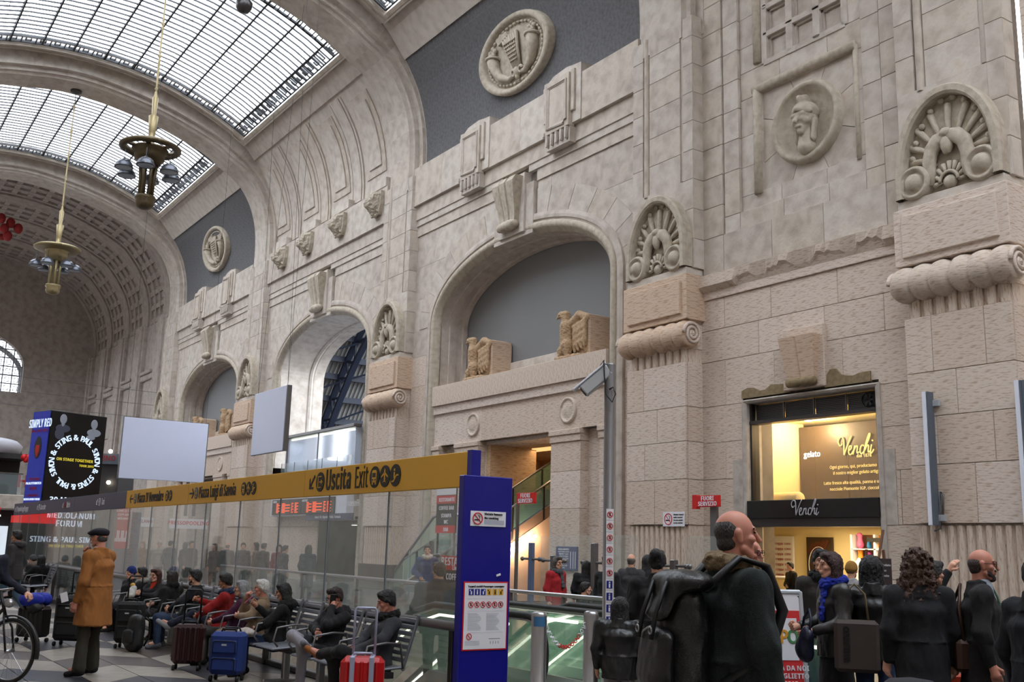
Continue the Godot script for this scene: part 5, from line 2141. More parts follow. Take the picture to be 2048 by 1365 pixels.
func far_left():
	# two-storey cafe pavilion at the far end
	var o := thing("cafe_pavilion", "distant two-storey cafe with a red sign and a glazed balcony at the far left", "kiosk", Vector3(-66.5, 0, 0))
	var s := new_st()
	bx(s, -3, 0.1, 3.05, 3.9, 8.0, 20, 0.05)
	put(s, "balcony_slab", M.lime2, o)
	s = new_st()
	bx(s, -3, -2.8, 0, 7.0, 8.0, 20)
	bx(s, -3, -0.2, 6.0, 6.3, 8.0, 20)
	put(s, "back_wall", mat("cafe_dark", Color(0.16, 0.15, 0.15), 0.7), o)
	s = new_st(true)
	lathe(s, [[5.2, 6.3], [5.5, 6.5], [5.6, 6.9], [5.3, 7.15], [0.0, 7.2]], 40, at(Vector3(-3.5, 0, 13.5)))
	put(s, "curved_canopy", M.white, o)
	s = new_st()
	bx(s, 0.0, 0.03, 3.9, 5.1, 8.2, 20)
	put(s, "balcony_glass", M.fence_glass, o)
	s = new_st(true)
	tube(s, [Vector3(0.02, 5.12, 8.2), Vector3(0.02, 5.12, 20)], 0.04, 6)
	put(s, "handrail", M.steel, o)
	s = new_st()
	bx(s, 0.0, 0.12, 2.3, 3.15, 9.2, 20, 0.02)
	put(s, "sign_board", glow("red_sign", Color(0.9, 0.03, 0.03), 0.9), o)
	lettering(o, "BAR —", 0.75, M.lamp_white, Transform3D(Basis(Vector3.UP, PI / 2), Vector3(0.16, 2.72, 10.3)))
	lettering(o, "RO", 1.6, glow("red_letters", Color(0.9, 0.05, 0.05), 0.8), Transform3D(Basis(Vector3.UP, PI / 2), Vector3(0.2, 4.5, 10.6)))
	lettering(o, "HELLO", 1.0, M.red_dull, Transform3D(Basis(Vector3.UP, PI / 2), Vector3(-0.5, 4.7, 6.9)))
	s = new_st()
	for z in [8.3, 10.4, 12.6, 15]:
		bx(s, -2.7, -2.4, 0.2, 2.1, z, z + 1.4)
	put(s, "lit_window", glow("cafe_window", Color(0.9, 0.95, 1.0), 0.8), o)
	var bl := thing("heart_balloon", "red heart balloon over the balcony at the far left", "balloon", Vector3(-65.8, 6.05, 8.25))
	s = new_st(true)
	ball(s, Vector3(0, 0, -0.12), Vector3(0.14, 0.2, 0.19), 10)
	ball(s, Vector3(0, 0, 0.12), Vector3(0.14, 0.2, 0.19), 10)
	ball(s, Vector3(0, -0.12, 0), Vector3(0.13, 0.2, 0.17), 10)
	put(s, "heart", M.red, bl)
	for k in 2:
		var b := thing("lost_balloon", ["red foil balloons caught under the dark far vault", "small red balloon caught under the dark vault at the far left"][k], "balloon", [Vector3(-74.5, 22.3, 9.6), Vector3(-82, 23.2, 9.2)][k])
		s = new_st(true)
		for q in ([Vector3(0, 0, 0), Vector3(0.1, -0.5, 0.35), Vector3(0, -0.3, -0.5), Vector3(0.1, -0.95, 0.1), Vector3(0, 0.2, 0.6)] if k == 0 else [Vector3.ZERO]):
			ball(s, q, Vector3(0.25, 0.38, 0.3) if k == 0 else Vector3(0.25, 0.25, 0.35), 10)
		put(s, "foil", M.red_dull, b)
	# advertising column with two lit faces
	var t := thing("advertising_column", "tall black and blue advertising column with a ring of white concert lettering", "billboard", Vector3.ZERO)
	t.transform = Transform3D(Basis(Vector3.UP, 109 * DEG), Vector3(TOWER_X, 0, TOWER_Z))
	s = new_st()
	bx(s, 0.0, 1.95, 0.0, 5.52, -1.05, -0.02, 0.01)
	put(s, "body", M.black, t)
	var bf := mat("ad_black", Color(0.03, 0.025, 0.03), 0.35)
	s = new_st()
	bx(s, 0.02, 1.93, 2.45, 5.5, -0.02, 0.01)
	put(s, "black_face", bf, t)
	s = new_st()
	bx(s, 0.02, 1.93, 0.1, 2.42, -0.02, 0.01)
	put(s, "lower_face", mat("ad_grey", Color(0.20, 0.20, 0.20), 0.35), t)
	var lw := glow("ad_white", Color(0.85, 0.92, 1.0), 1.0)
	var ly := glow("ad_yellow", Color(0.93, 0.85, 0.25), 0.7)
	var c := Vector3(0.96, 3.95, 0.02)
	var txt := "& PAUL SIMON & STING & PAUL SIMON & STING "
	for k in txt.length():
		var a := PI * 0.5 - TAU * k / txt.length() + 0.06
		if txt[k] != " ":
			lettering(t, txt[k], 0.25, lw, Transform3D(Basis(Vector3(0, 0, 1), a - PI * 0.5), c + Vector3(cos(a) * 0.78, sin(a) * 0.78, 0)), true, 0.01, "letter")
	lettering(t, "ON STAGE TOGETHER", 0.125, ly, at(c + Vector3(0, 0.06, 0)))
	lettering(t, "TOUR 2015", 0.1, ly, at(c + Vector3(0.42, -0.1, 0)))
	for q in [["30 MARZO", 0.26, 2.72, 0.88], ["MEDIOLANUM", 0.24, 2.25, 1.05], ["FORUM", 0.26, 2.0, 1.0], ["STING & PAUL SIMON", 0.235, 1.5, 0.97]]:
		lettering(t, q[0], q[1], lw, at(Vector3(q[3], q[2], 0.02)))
	lettering(t, "ON STAGE TOGETHER", 0.12, ly, at(Vector3(0.97, 1.3, 0.02)))
	var skin_a := glow("ad_skin", Color(0.55, 0.57, 0.62), 0.45)
	var cloth_a := glow("ad_cloth", Color(0.28, 0.29, 0.36), 0.35)
	for k in 2:
		var px: float = [0.42, 1.5][k]
		s = new_st(true)
		ball(s, Vector3(px, 5.28 - k * 0.06, 0.02), Vector3(0.12, 0.16, 0.02), 14)
		ball(s, Vector3(px, 5.14 - k * 0.06, 0.02), Vector3(0.06, 0.1, 0.02), 10)
		put(s, "printed_face", skin_a, t)
		s = new_st(true)
		ball(s, Vector3(px + 0.02, 4.98 - k * 0.04, 0.012), Vector3(0.25, 0.13, 0.006), 14)
		ball(s, Vector3(px - 0.08, 4.8 - k * 0.02, 0.012), Vector3(0.16, 0.18 - k * 0.1, 0.006), 14)
		put(s, "printed_jacket", [cloth_a, skin_a][k], t)
	# blue side
	s = new_st()
	bx(s, -0.02, 0.0, 2.45, 5.5, -1.03, -0.03)
	put(s, "blue_face", glow("ad_blue", Color(0.10, 0.17, 0.62), 0.55), t)
	var side := Basis(Vector3.UP, -PI / 2)
	lettering(t, "SIMPLY RED", 0.24, lw, Transform3D(side.scaled(Vector3(1, 1.5, 1)), Vector3(-0.03, 5.12, -0.53)))
	lettering(t, "BIG LOVE TOUR", 0.13, M.red_dull, Transform3D(side, Vector3(-0.03, 4.88, -0.53)))
	for q in [["1 NOVEMBRE", 0.11, 3.35], ["PALALOTTOMATICA", 0.10, 3.22], ["ROMA", 0.14, 3.06], ["2 NOVEMBRE", 0.11, 2.84], ["MEDIOLANUM FORUM", 0.09, 2.72], ["MILANO", 0.14, 2.58]]:
		lettering(t, q[0], q[1], M.red_dull if q[2] != 3.22 and q[2] != 2.72 else lw, Transform3D(side, Vector3(-0.03, q[2], -0.53)))
	s = new_st(true)
	ball(s, Vector3(-0.025, 4.35, -0.53), Vector3(0.012, 0.36, 0.22), 14)
	put(s, "printed_figure", M.iron, t)
	s = new_st(true)
	ball(s, Vector3(-0.035, 4.3, -0.48), Vector3(0.012, 0.14, 0.08), 12)
	ball(s, Vector3(-0.035, 4.3, -0.58), Vector3(0.012, 0.14, 0.08), 12)
	ball(s, Vector3(-0.035, 4.18, -0.53), Vector3(0.012, 0.14, 0.08), 12)
	put(s, "printed_heart", M.red, t)
	# posters and banners behind the glass
	var rb := thing("red_banner", "tall pink and red banner behind the glass fence", "banner", Vector3(-31.5, 0, 10.8), 56)
	s = new_st()
	bx(s, -0.19, 0.19, 1.3, 2.5, 0, 0.02)
	put(s, "cloth", mat("banner_red", Color(0.72, 0.10, 0.16), 0.7), rb)
	s = new_st()
	for k in 9:
		bx(s, -0.19 + k * 0.043, -0.16 + k * 0.043, 1.5, 1.6 + 0.25 * absf(sin(k * 2.1)), 0.02, 0.024)
	put(s, "printed_skyline", M.paper, rb)
	for k in 3:
		lettering(rb, ["LOVE IS IN", "CITY AIR", "MILANO"][k], 0.085, M.paper, at(Vector3(0, 2.38 - k * 0.11, 0.024)))
	s = new_st()
	bx(s, 0.24, 0.5, 0.0, 2.35, -0.03, 0.0)
	bx(s, -0.19, 0.24, 0.0, 1.3, -0.03, 0.0)
	put(s, "stand", M.navy, rb)
	for k in 2:
		var wb := thing("white_banner", ["white shop banner with red lettering behind the glass fence", "narrow white shop banner left of the red-lettered one"][k], "banner", [Vector3(-30.5, 2.06, 9.2), Vector3(-31.3, 2.08, 10.25)][k], 56)
		s = new_st()
		bx(s, [-0.55, -0.3][k], [0.55, 0.25][k], -0.14, 0.14, 0, 0.02)
		put(s, "sheet", M.paper, wb)
		if k == 0:
			lettering(wb, "PRESSOPOOLING", 0.15, M.red, at(Vector3(0, 0.02, 0.025)))
		else:
			lettering(wb, "MILANO", 0.12, M.red_dull, at(Vector3(0, 0.02, 0.025)))
		s = new_st()
		bx(s, -0.3, -0.26, -2.08, -0.1, -0.04, 0)
		bx(s, 0.2, 0.24, -2.08, -0.1, -0.04, 0)
		put(s, "post", M.steel_mid, wb)
	var kiosk := thing("glass_kiosk", "dark glass kiosk with small bright lamps right of the advertising column", "kiosk", Vector3(-47.3, 0, 7.9), 56)
	s = new_st()
	bx(s, -0.9, 0.55, 0, 5.2, -2, -0.1, 0.02)
	put(s, "body", M.iron, kiosk)
	s = new_st()
	bx(s, -0.9, 0.55, 4.75, 5.2, -0.1, 0.05)
	put(s, "sign_band", M.bar_grey, kiosk)
	lettering(kiosk, "MOLINO", 0.3, M.red_dull, at(Vector3(-0.2, 5.0, 0.07)))
	for k in 4:
		s = new_st(true)
		ball(s, Vector3([0.15, 0.2, -0.15, 0.1][k], [5.3, 3.95, 3.2, 2.95][k], 0.05), Vector3.ONE * 0.09, 10)
		put(s, "lamp", M.lamp_spot, kiosk)

# ---------------------------------------------------------------- chandeliers
func chandeliers():
	for c in 2:
		var mt: Material = M.bronze if c == 0 else M.brass
		var o := thing("chandelier", ["dark bronze ring chandelier with grey bell lamps, the nearer of the two", "pale brass dish chandelier with grey bell lamps, the farther of the two"][c], "chandelier", Vector3([-35.4, -51.55][c], [15.05, 15.1][c], 10.2))
		var top := 8.1
		var s := new_st(true)
		var pr := [[0.0, top], [0.018, top]]
		for k in 5:
			var y := top - 0.9 - k * 1.25
			pr.append_array([[0.02 + k * 0.004, y + 0.2], [0.05, y + 0.14], [0.025, y + 0.08], [0.075, y], [0.025, y - 0.08], [0.05, y - 0.14], [0.025 + k * 0.006, y - 0.2]])
		pr.append_array([[0.06, 1.9], [0.11, 1.85], [0.075, 1.2], [0.17, 1.15], [0.12, 0.55], [0.1, 0.12], [0.24, 0.1], [0.24, 0.0], [0.0, 0.0]])
		lathe(s, pr, 14)
		put(s, "rod", mt if c == 1 else M.brass, o)
		s = new_st(true)
		if c == 0:
			lathe(s, [[0.78, 0.06], [0.9, 0.08], [1.04, 0.0], [1.04, -0.08], [0.92, -0.14], [0.8, -0.1], [0.78, 0.06]], 40)
		else:
			lathe(s, [[0.0, 0.08], [0.5, 0.07], [0.98, 0.05], [1.07, 0.0], [1.04, -0.08], [0.9, -0.1], [0.75, -0.14], [0.5, -0.16], [0.0, -0.16]], 40)
		put(s, "ring", mt, o)
		s = new_st(true)
		lathe(s, [[0.0, -0.02], [0.58, -0.04], [0.62, -0.1], [0.5, -0.2], [0.52, -0.3], [0.5, -0.48], [0.42, -0.52], [0.4, -0.62], [0.3, -0.68], [0.0, -0.68]], 32)
		put(s, "bowl", mt, o)
		for k in 6:
			var a := k * TAU / 6 + 0.35 + c * 0.25
			var d := Vector3(cos(a), 0, sin(a))
			s = new_st()
			box(s, d * 0.75 + Vector3(0, -0.06, 0), Vector3(0.5, 0.06, 0.16), 0.01, Basis(Vector3.UP, -a))
			put(s, "bracket", mt, o)
			s = new_st(true)
			tube(s, [Vector3(cos(a + 0.5) * 0.26, -0.6, sin(a + 0.5) * 0.26), Vector3(cos(a + 0.5) * 0.22, -1.2, sin(a + 0.5) * 0.22), Vector3(cos(a + 0.5) * 0.2, -1.85, sin(a + 0.5) * 0.2)], [0.075, 0.06, 0.065], 8)
			put(s, "stem", mt, o)
			var lp := put_bell(o, d * 0.86)
			lp.rotation.y = -a
		s = new_st(true)
		lathe(s, [[0.0, -1.78], [0.33, -1.8], [0.35, -1.9], [0.3, -1.98], [0.32, -2.08], [0.28, -2.2], [0.15, -2.26], [0.0, -2.27]], 24)
		put(s, "finial_cup", mt, o)
		s = new_st(true)
		lathe(s, [[0.0, top + 0.02], [0.26, top + 0.02], [0.26, top - 0.1], [0.1, top - 0.16], [0.0, top - 0.16]], 16)
		put(s, "ceiling_rose", M.steel_dark, o)

var bell_mesh: Array = []
func put_bell(o: Node3D, p: Vector3) -> MeshInstance3D:
	if bell_mesh.is_empty():
		var s := new_st(true)
		lathe(s, [[0.0, 0.62], [0.012, 0.62], [0.012, 0.3], [0.05, 0.3], [0.06, 0.25], [0.16, 0.225], [0.25, 0.15], [0.295, 0.04], [0.3, 0.0], [0.315, -0.01], [0.31, -0.05], [0.27, -0.05], [0.24, 0.05], [0.0, 0.12]], 22)
		s.generate_normals()
		bell_mesh.append(s.commit())
		s = new_st(true)
		lathe(s, [[0.0, -0.02], [0.26, -0.03], [0.26, -0.045], [0.15, -0.06], [0.0, -0.065]], 18)
		s.generate_normals()
		bell_mesh.append(s.commit())
		mat("bell_grey", Color(0.33, 0.34, 0.37), 0.3, 0.6)
		mat("lens_grey", Color(0.62, 0.66, 0.70), 0.3)
	var b := node_for(bell_mesh[0], "bell_lamp", M.bell_grey, o, at(p + Vector3(0, -0.95, 0)))
	node_for(bell_mesh[1], "lens", M.lens_grey, b)
	return b

# ---------------------------------------------------------------- boards hung in the hall
func hanging_boards():
	var wm := mat("board_white", Color(0.80, 0.82, 0.90), 0.5)
	var o := thing("blank_board", "large blank white board hung low across the hall, beside the advertising column", "billboard", Vector3(-45, 0, 6.1))
	var s := new_st()
	bx(s, -0.05, 0.05, 4.05, 6.62, -1.79, 1.79, 0.01)
	put(s, "sheet", wm, o)
	s = new_st()
	for z in [-1.83, 1.79]:
		bx(s, -0.07, 0.04, 4.03, 6.64, z, z + 0.04)
	bx(s, -0.07, 0.04, 6.6, 6.64, -1.8, 1.8)
	put(s, "edge_frame", M.steel_mid, o)
	for z in [-1.5, -1.15]:
		s = new_st()
		bx(s, -0.05, 0.02, 2.6, 4.1, z - 0.06, z + 0.06)
		put(s, "bracket", M.steel_mid, o)
	s = new_st()
	for z in [-1.7, 1.7]:
		tube(s, [Vector3(0, 6.6, z), Vector3(0, 23.6, z)], 0.006, 4)
	put(s, "cable", M.iron, o)
	o = thing("blank_board", "tall blank white board hanging parallel to the wall in front of the arch", "billboard", Vector3(-34.5, 0, 5.5))
	s = new_st()
	bx(s, -1.49, 1.49, 4.63, 6.86, -0.06, 0.02, 0.01)
	put(s, "sheet", wm, o)
	s = new_st()
	bx(s, 1.49, 1.55, 4.62, 6.87, -0.16, 0.0)
	bx(s, -1.52, -1.49, 4.62, 6.87, -0.16, 0.0)
	bx(s, -1.5, 1.5, 4.64, 6.85, -0.16, -0.06)
	put(s, "back_frame", M.steel_mid, o)
	s = new_st()
	for x in [-1.4, 1.4]:
		tube(s, [Vector3(x, 6.85, -0.06), Vector3(x + 0.05, 22.9, 0.3)], 0.006, 4)
		tube(s, [Vector3(x, 6.85, -0.06), Vector3(x * 0.55, 22.9, -0.5)], 0.006, 4)
	put(s, "cable", M.iron, o)
	# thin wires across the far hall and a lamp housing under the near rib
	for k in 4:
		var w := thing("stay_wire", ["highest of the thin wires slung across the dark far hall", "second thin wire slung across the dark far hall", "third thin wire slung across the dark far hall", "lowest thin wire, running down to the advertising column"][k], "wire")
		s = new_st()
		if k < 3:
			tube(s, [Vector3(-72, 11.6 - k * 0.9, 14), Vector3(-70, 11.3 - k * 0.9, 8), Vector3(-68.5, 11.0 - k * 0.85, 0.4)], 0.012, 4)
		else:
			tube(s, [Vector3(-60, 9.6, 16), Vector3(-47, 7.0, 13.2), Vector3(-35.3, 5.55, 12.0)], 0.01, 4)
		put(s, "cable", M.steel_mid, w)
	var cl := thing("camera_dome", "dark rounded lamp housing under the rib at the top edge", "lamp", Vector3(-35.2, 21.35, 7.4))
	s = new_st(true)
	lathe(s, [[0.0, -0.3], [0.2, -0.26], [0.3, -0.1], [0.32, 0.1], [0.2, 0.25], [0.06, 0.3], [0.06, 1.4], [0.0, 1.4]], 18)
	put(s, "housing", M.steel_dark, cl)

# pictograms in white on a black disc
func disc_icon(par: Node3D, p: Vector3, r: float, kind: int, back: Material, fore: Material):
	var s := new_st()
	lathe(s, [[r, -0.004], [r, 0.004], [0.0, 0.004]], 24, Transform3D(Basis(Vector3.RIGHT, PI / 2) , p))
	put(s, "icon_disc", back, par)
	s = new_st()
	var z0 := p.z + 0.003
	var z1 := p.z + 0.009
	var q := func(x0: float, x1: float, y0: float, y1: float):
		bx(s, p.x + x0 * r, p.x + x1 * r, p.y + y0 * r, p.y + y1 * r, z0, z1)
	if kind == 0: # exit door with arrow
		q.call(-0.5, -0.4, -0.6, 0.6)
		q.call(-0.5, 0.35, 0.5, 0.6)
		q.call(-0.5, 0.35, -0.6, -0.5)
		q.call(-0.1, 0.5, -0.06, 0.06)
		prism(s, PackedVector2Array([Vector2(p.x + 0.3 * r, p.y + 0.25 * r), Vector2(p.x + 0.65 * r, p.y), Vector2(p.x + 0.3 * r, p.y - 0.25 * r)]), z0, z1)
	elif kind == 1: # bus
		prism(s, Geometry2D.offset_polygon(rect(p.x - 0.3 * r, p.x + 0.3 * r, p.y - 0.35 * r, p.y + 0.5 * r), 0.15 * r, Geometry2D.JOIN_ROUND)[0], z0, z1)
		q.call(-0.4, -0.2, -0.7, -0.4)
		q.call(0.2, 0.4, -0.7, -0.4)
	elif kind == 2: # aeroplane
		prism(s, PackedVector2Array([Vector2(p.x - 0.08 * r, p.y - 0.5 * r), Vector2(p.x + 0.08 * r, p.y - 0.5 * r), Vector2(p.x + 0.1 * r, p.y + 0.5 * r), Vector2(p.x, p.y + 0.72 * r), Vector2(p.x - 0.1 * r, p.y + 0.5 * r)]), z0, z1)
		prism(s, PackedVector2Array([Vector2(p.x - 0.66 * r, p.y - 0.15 * r), Vector2(p.x, p.y + 0.2 * r), Vector2(p.x + 0.66 * r, p.y - 0.15 * r), Vector2(p.x + 0.6 * r, p.y + 0.02 * r), Vector2(p.x, p.y + 0.42 * r), Vector2(p.x - 0.6 * r, p.y + 0.02 * r)]), z0, z1)
		prism(s, PackedVector2Array([Vector2(p.x - 0.3 * r, p.y - 0.6 * r), Vector2(p.x, p.y - 0.42 * r), Vector2(p.x + 0.3 * r, p.y - 0.6 * r), Vector2(p.x, p.y - 0.3 * r)]), z0, z1)
	else: # moving stair with a person
		prism(s, PackedVector2Array([Vector2(p.x - 0.6 * r, p.y - 0.6 * r), Vector2(p.x - 0.2 * r, p.y - 0.6 * r), Vector2(p.x + 0.35 * r, p.y - 0.05 * r), Vector2(p.x + 0.65 * r, p.y - 0.05 * r), Vector2(p.x + 0.65 * r, p.y + 0.08 * r), Vector2(p.x + 0.28 * r, p.y + 0.08 * r), Vector2(p.x - 0.26 * r, p.y - 0.47 * r), Vector2(p.x - 0.6 * r, p.y - 0.47 * r)]), z0, z1)
		q.call(-0.2, -0.02, -0.25, 0.3)
		lathe(s, [[0.12 * r, -0.003], [0.12 * r, 0.003], [0.0, 0.003]], 12, Transform3D(Basis(Vector3.RIGHT, PI / 2), p + Vector3(-0.1 * r, 0.5 * r, 0.006)))
	put(s, "icon_mark", fore, par)
	if kind == 1:
		s = new_st()
		bx(s, p.x - 0.3 * r, p.x + 0.3 * r, p.y - 0.02 * r, p.y + 0.38 * r, z1, z1 + 0.003)
		for e in [-0.26, 0.26]:
			bx(s, p.x + (e - 0.08) * r, p.x + (e + 0.08) * r, p.y - 0.32 * r, p.y - 0.18 * r, z1, z1 + 0.003)
		put(s, "icon_detail", back, par)

func arrow(par: Node3D, p: Vector3, r: float, ang: float, m: Material):
	var s := new_st()
	var xf := Transform3D(Basis(Vector3(0, 0, 1), ang), p)
	prism(s, PackedVector2Array([Vector2(-r, -0.13 * r), Vector2(0.5 * r, -0.13 * r), Vector2(0.5 * r, 0.13 * r), Vector2(-r, 0.13 * r)]), 0, 0.006, xf)
	prism(s, PackedVector2Array([Vector2(r, 0), Vector2(0.3 * r, 0.7 * r), Vector2(0.02 * r, 0.7 * r), Vector2(0.62 * r, 0), Vector2(0.02 * r, -0.7 * r), Vector2(0.3 * r, -0.7 * r)]), 0, 0.006, xf)
	put(s, "arrow", m, par)

func left_text(par: Node3D, t: String, size: float, m: Material, p: Vector3, bold := true, sx := 1.0):
	var l := lettering(par, t, size, m, Transform3D(Basis.from_scale(Vector3(sx, 1, 1)), p), bold)
	(l.mesh as TextMesh).horizontal_alignment = HORIZONTAL_ALIGNMENT_LEFT

func fence_and_signs():
	var zf := 13.05
	var ink: Material = M.black
	# yellow and navy sign band on the glass fence
	var yb := 2.21
	var yt := 2.56
	var spans := [[-12.88, -8.78, 0], [-17.9, -12.88, 0], [-22.08, -17.9, 0], [-27.0, -22.08, 1], [-31.7, -27.0, 1], [-35.8, -31.7, 1]]
	var names := ["yellow exit sign panel with black lettering and three round symbols, next to the blue pillar", "yellow sign panel for the square with an arrow to the right, middle of the three", "yellow sign panel for the square with an arrow to the left, farthest of the three", "dark blue sign panel with white taxi lettering next to the yellow panels", "dark blue sign panel with white metro lettering, middle of the dark ones", "dark blue sign panel at the far left end of the fence"]
	for k in 6:
		var q: Array = spans[k]
		var o := thing("guide_sign", names[k], "sign", Vector3(0, 0, zf), 0.0, "sign band on the glass fence")
		var s := new_st()
		bx(s, q[0] + 0.006, q[1] - 0.006, yb, yt, -0.05, 0.04, 0.004)
		put(s, "panel", M.yellow if q[2] == 0 else M.navy, o)
		if k == 0:
			s = new_st()
			bx(s, -8.78, -8.70, yb - 0.01, yt + 0.01, -0.06, 0.05)
			put(s, "end_cap", M.blue, o)
	var ym := 2.385
	var o0: Node3D = get_node("guide_sign")
	arrow(o0, Vector3(-12.62, ym, 0.042), 0.12, -PI * 0.75, ink)
	disc_icon(o0, Vector3(-12.36, ym, 0.046), 0.125, 0, ink, M.yellow)
	left_text(o0, "Uscita", 0.36, ink, Vector3(-12.2, ym + 0.01, 0.045), true, 0.70)
	left_text(o0, "Exit", 0.36, ink, Vector3(-11.36, ym + 0.01, 0.045), false, 0.62)
	for k in 3:
		disc_icon(o0, Vector3([-10.82, -10.56, -10.31][k], ym, 0.046), 0.125, k + 1, ink, M.yellow)
	var o1: Node3D = get_node("guide_sign_001")
	arrow(o1, Vector3(-17.7, ym, 0.042), 0.12, 0, ink)
	disc_icon(o1, Vector3(-17.46, ym, 0.046), 0.1, 0, M.bar_grey, M.yellow)
	left_text(o1, "Piazza Luigi di Savoia", 0.25, ink, Vector3(-17.32, ym, 0.045), true, 0.72)
	for k in 3:
		disc_icon(o1, Vector3(-15.17 + k * 0.21, ym, 0.046), 0.1, k + 1, ink, M.yellow)
	var o2: Node3D = get_node("guide_sign_002")
	arrow(o2, Vector3(-21.65, ym, 0.042), 0.12, PI, ink)
	disc_icon(o2, Vector3(-21.36, ym, 0.046), 0.1, 0, M.bar_grey, M.yellow)
	left_text(o2, "Piazza IV Novembre", 0.25, ink, Vector3(-21.2, ym, 0.045), true, 0.76)
	for k in 2:
		disc_icon(o2, Vector3(-19.16 + k * 0.21, ym, 0.046), 0.1, k * 2 + 1, ink, M.yellow)
	var cap := [["Taxi", -24.2, 3], ["Metro", -27.9, 4], ["Carrozzine", -31.4, 4], ["Deposito bagagli Luggage", -35.1, 5]]
	for q in cap:
		var o: Node3D = get_node("guide_sign_%03d" % q[2])
		left_text(o, q[0], 0.2, M.paper, Vector3(q[1], ym, 0.045), false, 0.8)
		arrow(o, Vector3(q[1] - 0.42, ym, 0.042), 0.09, -PI * 0.75, M.paper)
		disc_icon(o, Vector3(q[1] - 0.18, ym, 0.046), 0.085, 1, M.red_dull if q[0] == "Metro" else M.paper, M.navy)
	# glass fence: sheets, standards and a steel rail
	var f := thing("glass_fence", "tall glass fence with a thick steel rail behind the seats", "fence", Vector3(0, 0, zf))
	var x := -8.9
	var i := 0
	while x > -35.5:
		var w := 1.62
		var s := new_st()
		bx(s, x - w + 0.012, x - 0.012, 0.06, yb, -0.006, 0.006)
		put(s, "pane", M.fence_glass, f)
		s = new_st()
		bx(s, x - 0.006, x + 0.006, 0.06, yb, -0.01, 0.01)
		put(s, "joint", M.bar_grey, f)
		if i % 3 == 0:
			s = new_st()
			bx(s, x - 0.035, x + 0.035, 0, 0.84, 0.03, 0.1, 0.005)
			put(s, "post", M.steel_dark, f)
		x -= w
		i += 1
	var s := new_st(true)
	tube(s, [Vector3(-8.7, 0.86, 0.1), Vector3(-35.5, 0.86, 0.1)], 0.047, 12)
	put(s, "handrail", M.steel_mid, f)
	s = new_st()
	bx(s, -35.5, -8.7, 0, 0.07, -0.05, 0.08, 0.01)
	put(s, "foot_rail", M.steel_mid, f)
	# fence on the far side of the stair well and the gates beyond
	var g := thing("low_glass_fence", "low glass fence with a pale rail on the far side of the escalators", "fence", Vector3(0, 0, 8.3))
	for k in 16:
		s = new_st()
		bx(s, -30 + k * 1.5, -28.52 + k * 1.5, 0.1, 0.86, -0.006, 0.006)
		put(s, "pane", M.fence_glass, g)
		s = new_st()
		bx(s, -30.02 + k * 1.5, -29.98 + k * 1.5, 0, 0.9, -0.03, 0.03)
		put(s, "post", M.steel_mid, g)
	s = new_st(true)
	tube(s, [Vector3(-30, 0.9, 0), Vector3(-6.0, 0.9, 0)], 0.035, 10)
	put(s, "handrail", M.steel, g)
	var spots := [[-23.2, 5.2], [-20.9, 5.6], [-18.8, 5.2], [-16.9, 6.0], [-15.1, 6.4], [-13.2, 6.2]]
	for k in spots.size():
		var p: Array = spots[k]
		var gt := thing("gate_post", ["first slim steel gate post from the left behind the escalators", "second slim steel gate post behind the escalators", "third slim steel gate post behind the escalators", "fourth slim gate post, beside the blue pillar", "fifth gate post with arms, in front of the blue notice", "last gate post on the right, by the camera pole"][k], "post", Vector3(p[0], 0, p[1]), 0.0, "gate posts behind the escalators")
		s = new_st()
		bx(s, -0.06, 0.06, 0, 1.75 if k % 2 == 0 else 1.5, -0.05, 0.05, 0.01)
		put(s, "post", M.steel_mid if k != 2 else mat("post_blue", Color(0.33, 0.40, 0.52), 0.5), gt)
		s = new_st(true)
		tube(s, [Vector3(-0.35, 1.4, 0), Vector3(0.35, 1.4, 0)], 0.025, 7)
		for e in [-0.35, 0.3, 0.38]:
			ball(s, Vector3(e, 1.4, 0), Vector3.ONE * 0.05, 8)
		put(s, "arm", M.steel_mid, gt)
		s = new_st()
		bx(s, 0.35, 1.2, 0.15, 1.9, -0.006, 0.006)
		put(s, "glass_leaf", M.fence_glass, gt)
	# blue information pillar
	var t := thing("information_pillar", "tall dark blue pillar with a no smoking plate and a red-edged notice", "pillar", Vector3(-8.6, 0, 12.95))
	s = new_st()
	bx(s, -0.1, 0.0, 0, 2.31, -0.285, 0.285, 0.008)
	put(s, "body", M.blue, t)
	var side := Basis(Vector3.UP, PI / 2)
	notice(t, Transform3D(side, Vector3(0.005, 1.895, 0.0)), 0.41, 0.145, true)
	rules(t, Transform3D(side, Vector3(0.005, 0.975, 0.0)))
	s = new_st()
	box(s, Vector3(0.006, 1.36, -0.14), Vector3(0.004, 0.02, 0.05), 0.0, Basis(Vector3.RIGHT, 0.3))
	put(s, "sticker", M.paper, t)
	# red and black restaurant boards
	for k in 2:
		var r := thing("menu_board", ["upper black and red direction board beside the blue pillar", "lower red restaurant board behind the man on the escalator"][k], "sign", [Vector3(-26.3, 0, 3.0), Vector3(-19.2, 0, 6.8)][k])
		s = new_st()
		if k == 0:
			bx(s, -0.55, 0.55, 2.0, 3.35, -0.05, 0.0)
		else:
			bx(s, -0.75, 0.8, 0.55, 1.42, -0.05, 0.0)
		put(s, "board", M.black, r)
		s = new_st()
		if k == 0:
			bx(s, -0.55, 0.55, 2.85, 3.08, 0, 0.01)
			bx(s, -0.55, 0.55, 2.0, 2.22, 0, 0.01)
		else:
			bx(s, -0.75, 0.8, 1.12, 1.42, 0, 0.01)
		put(s, "red_field", M.red, r)
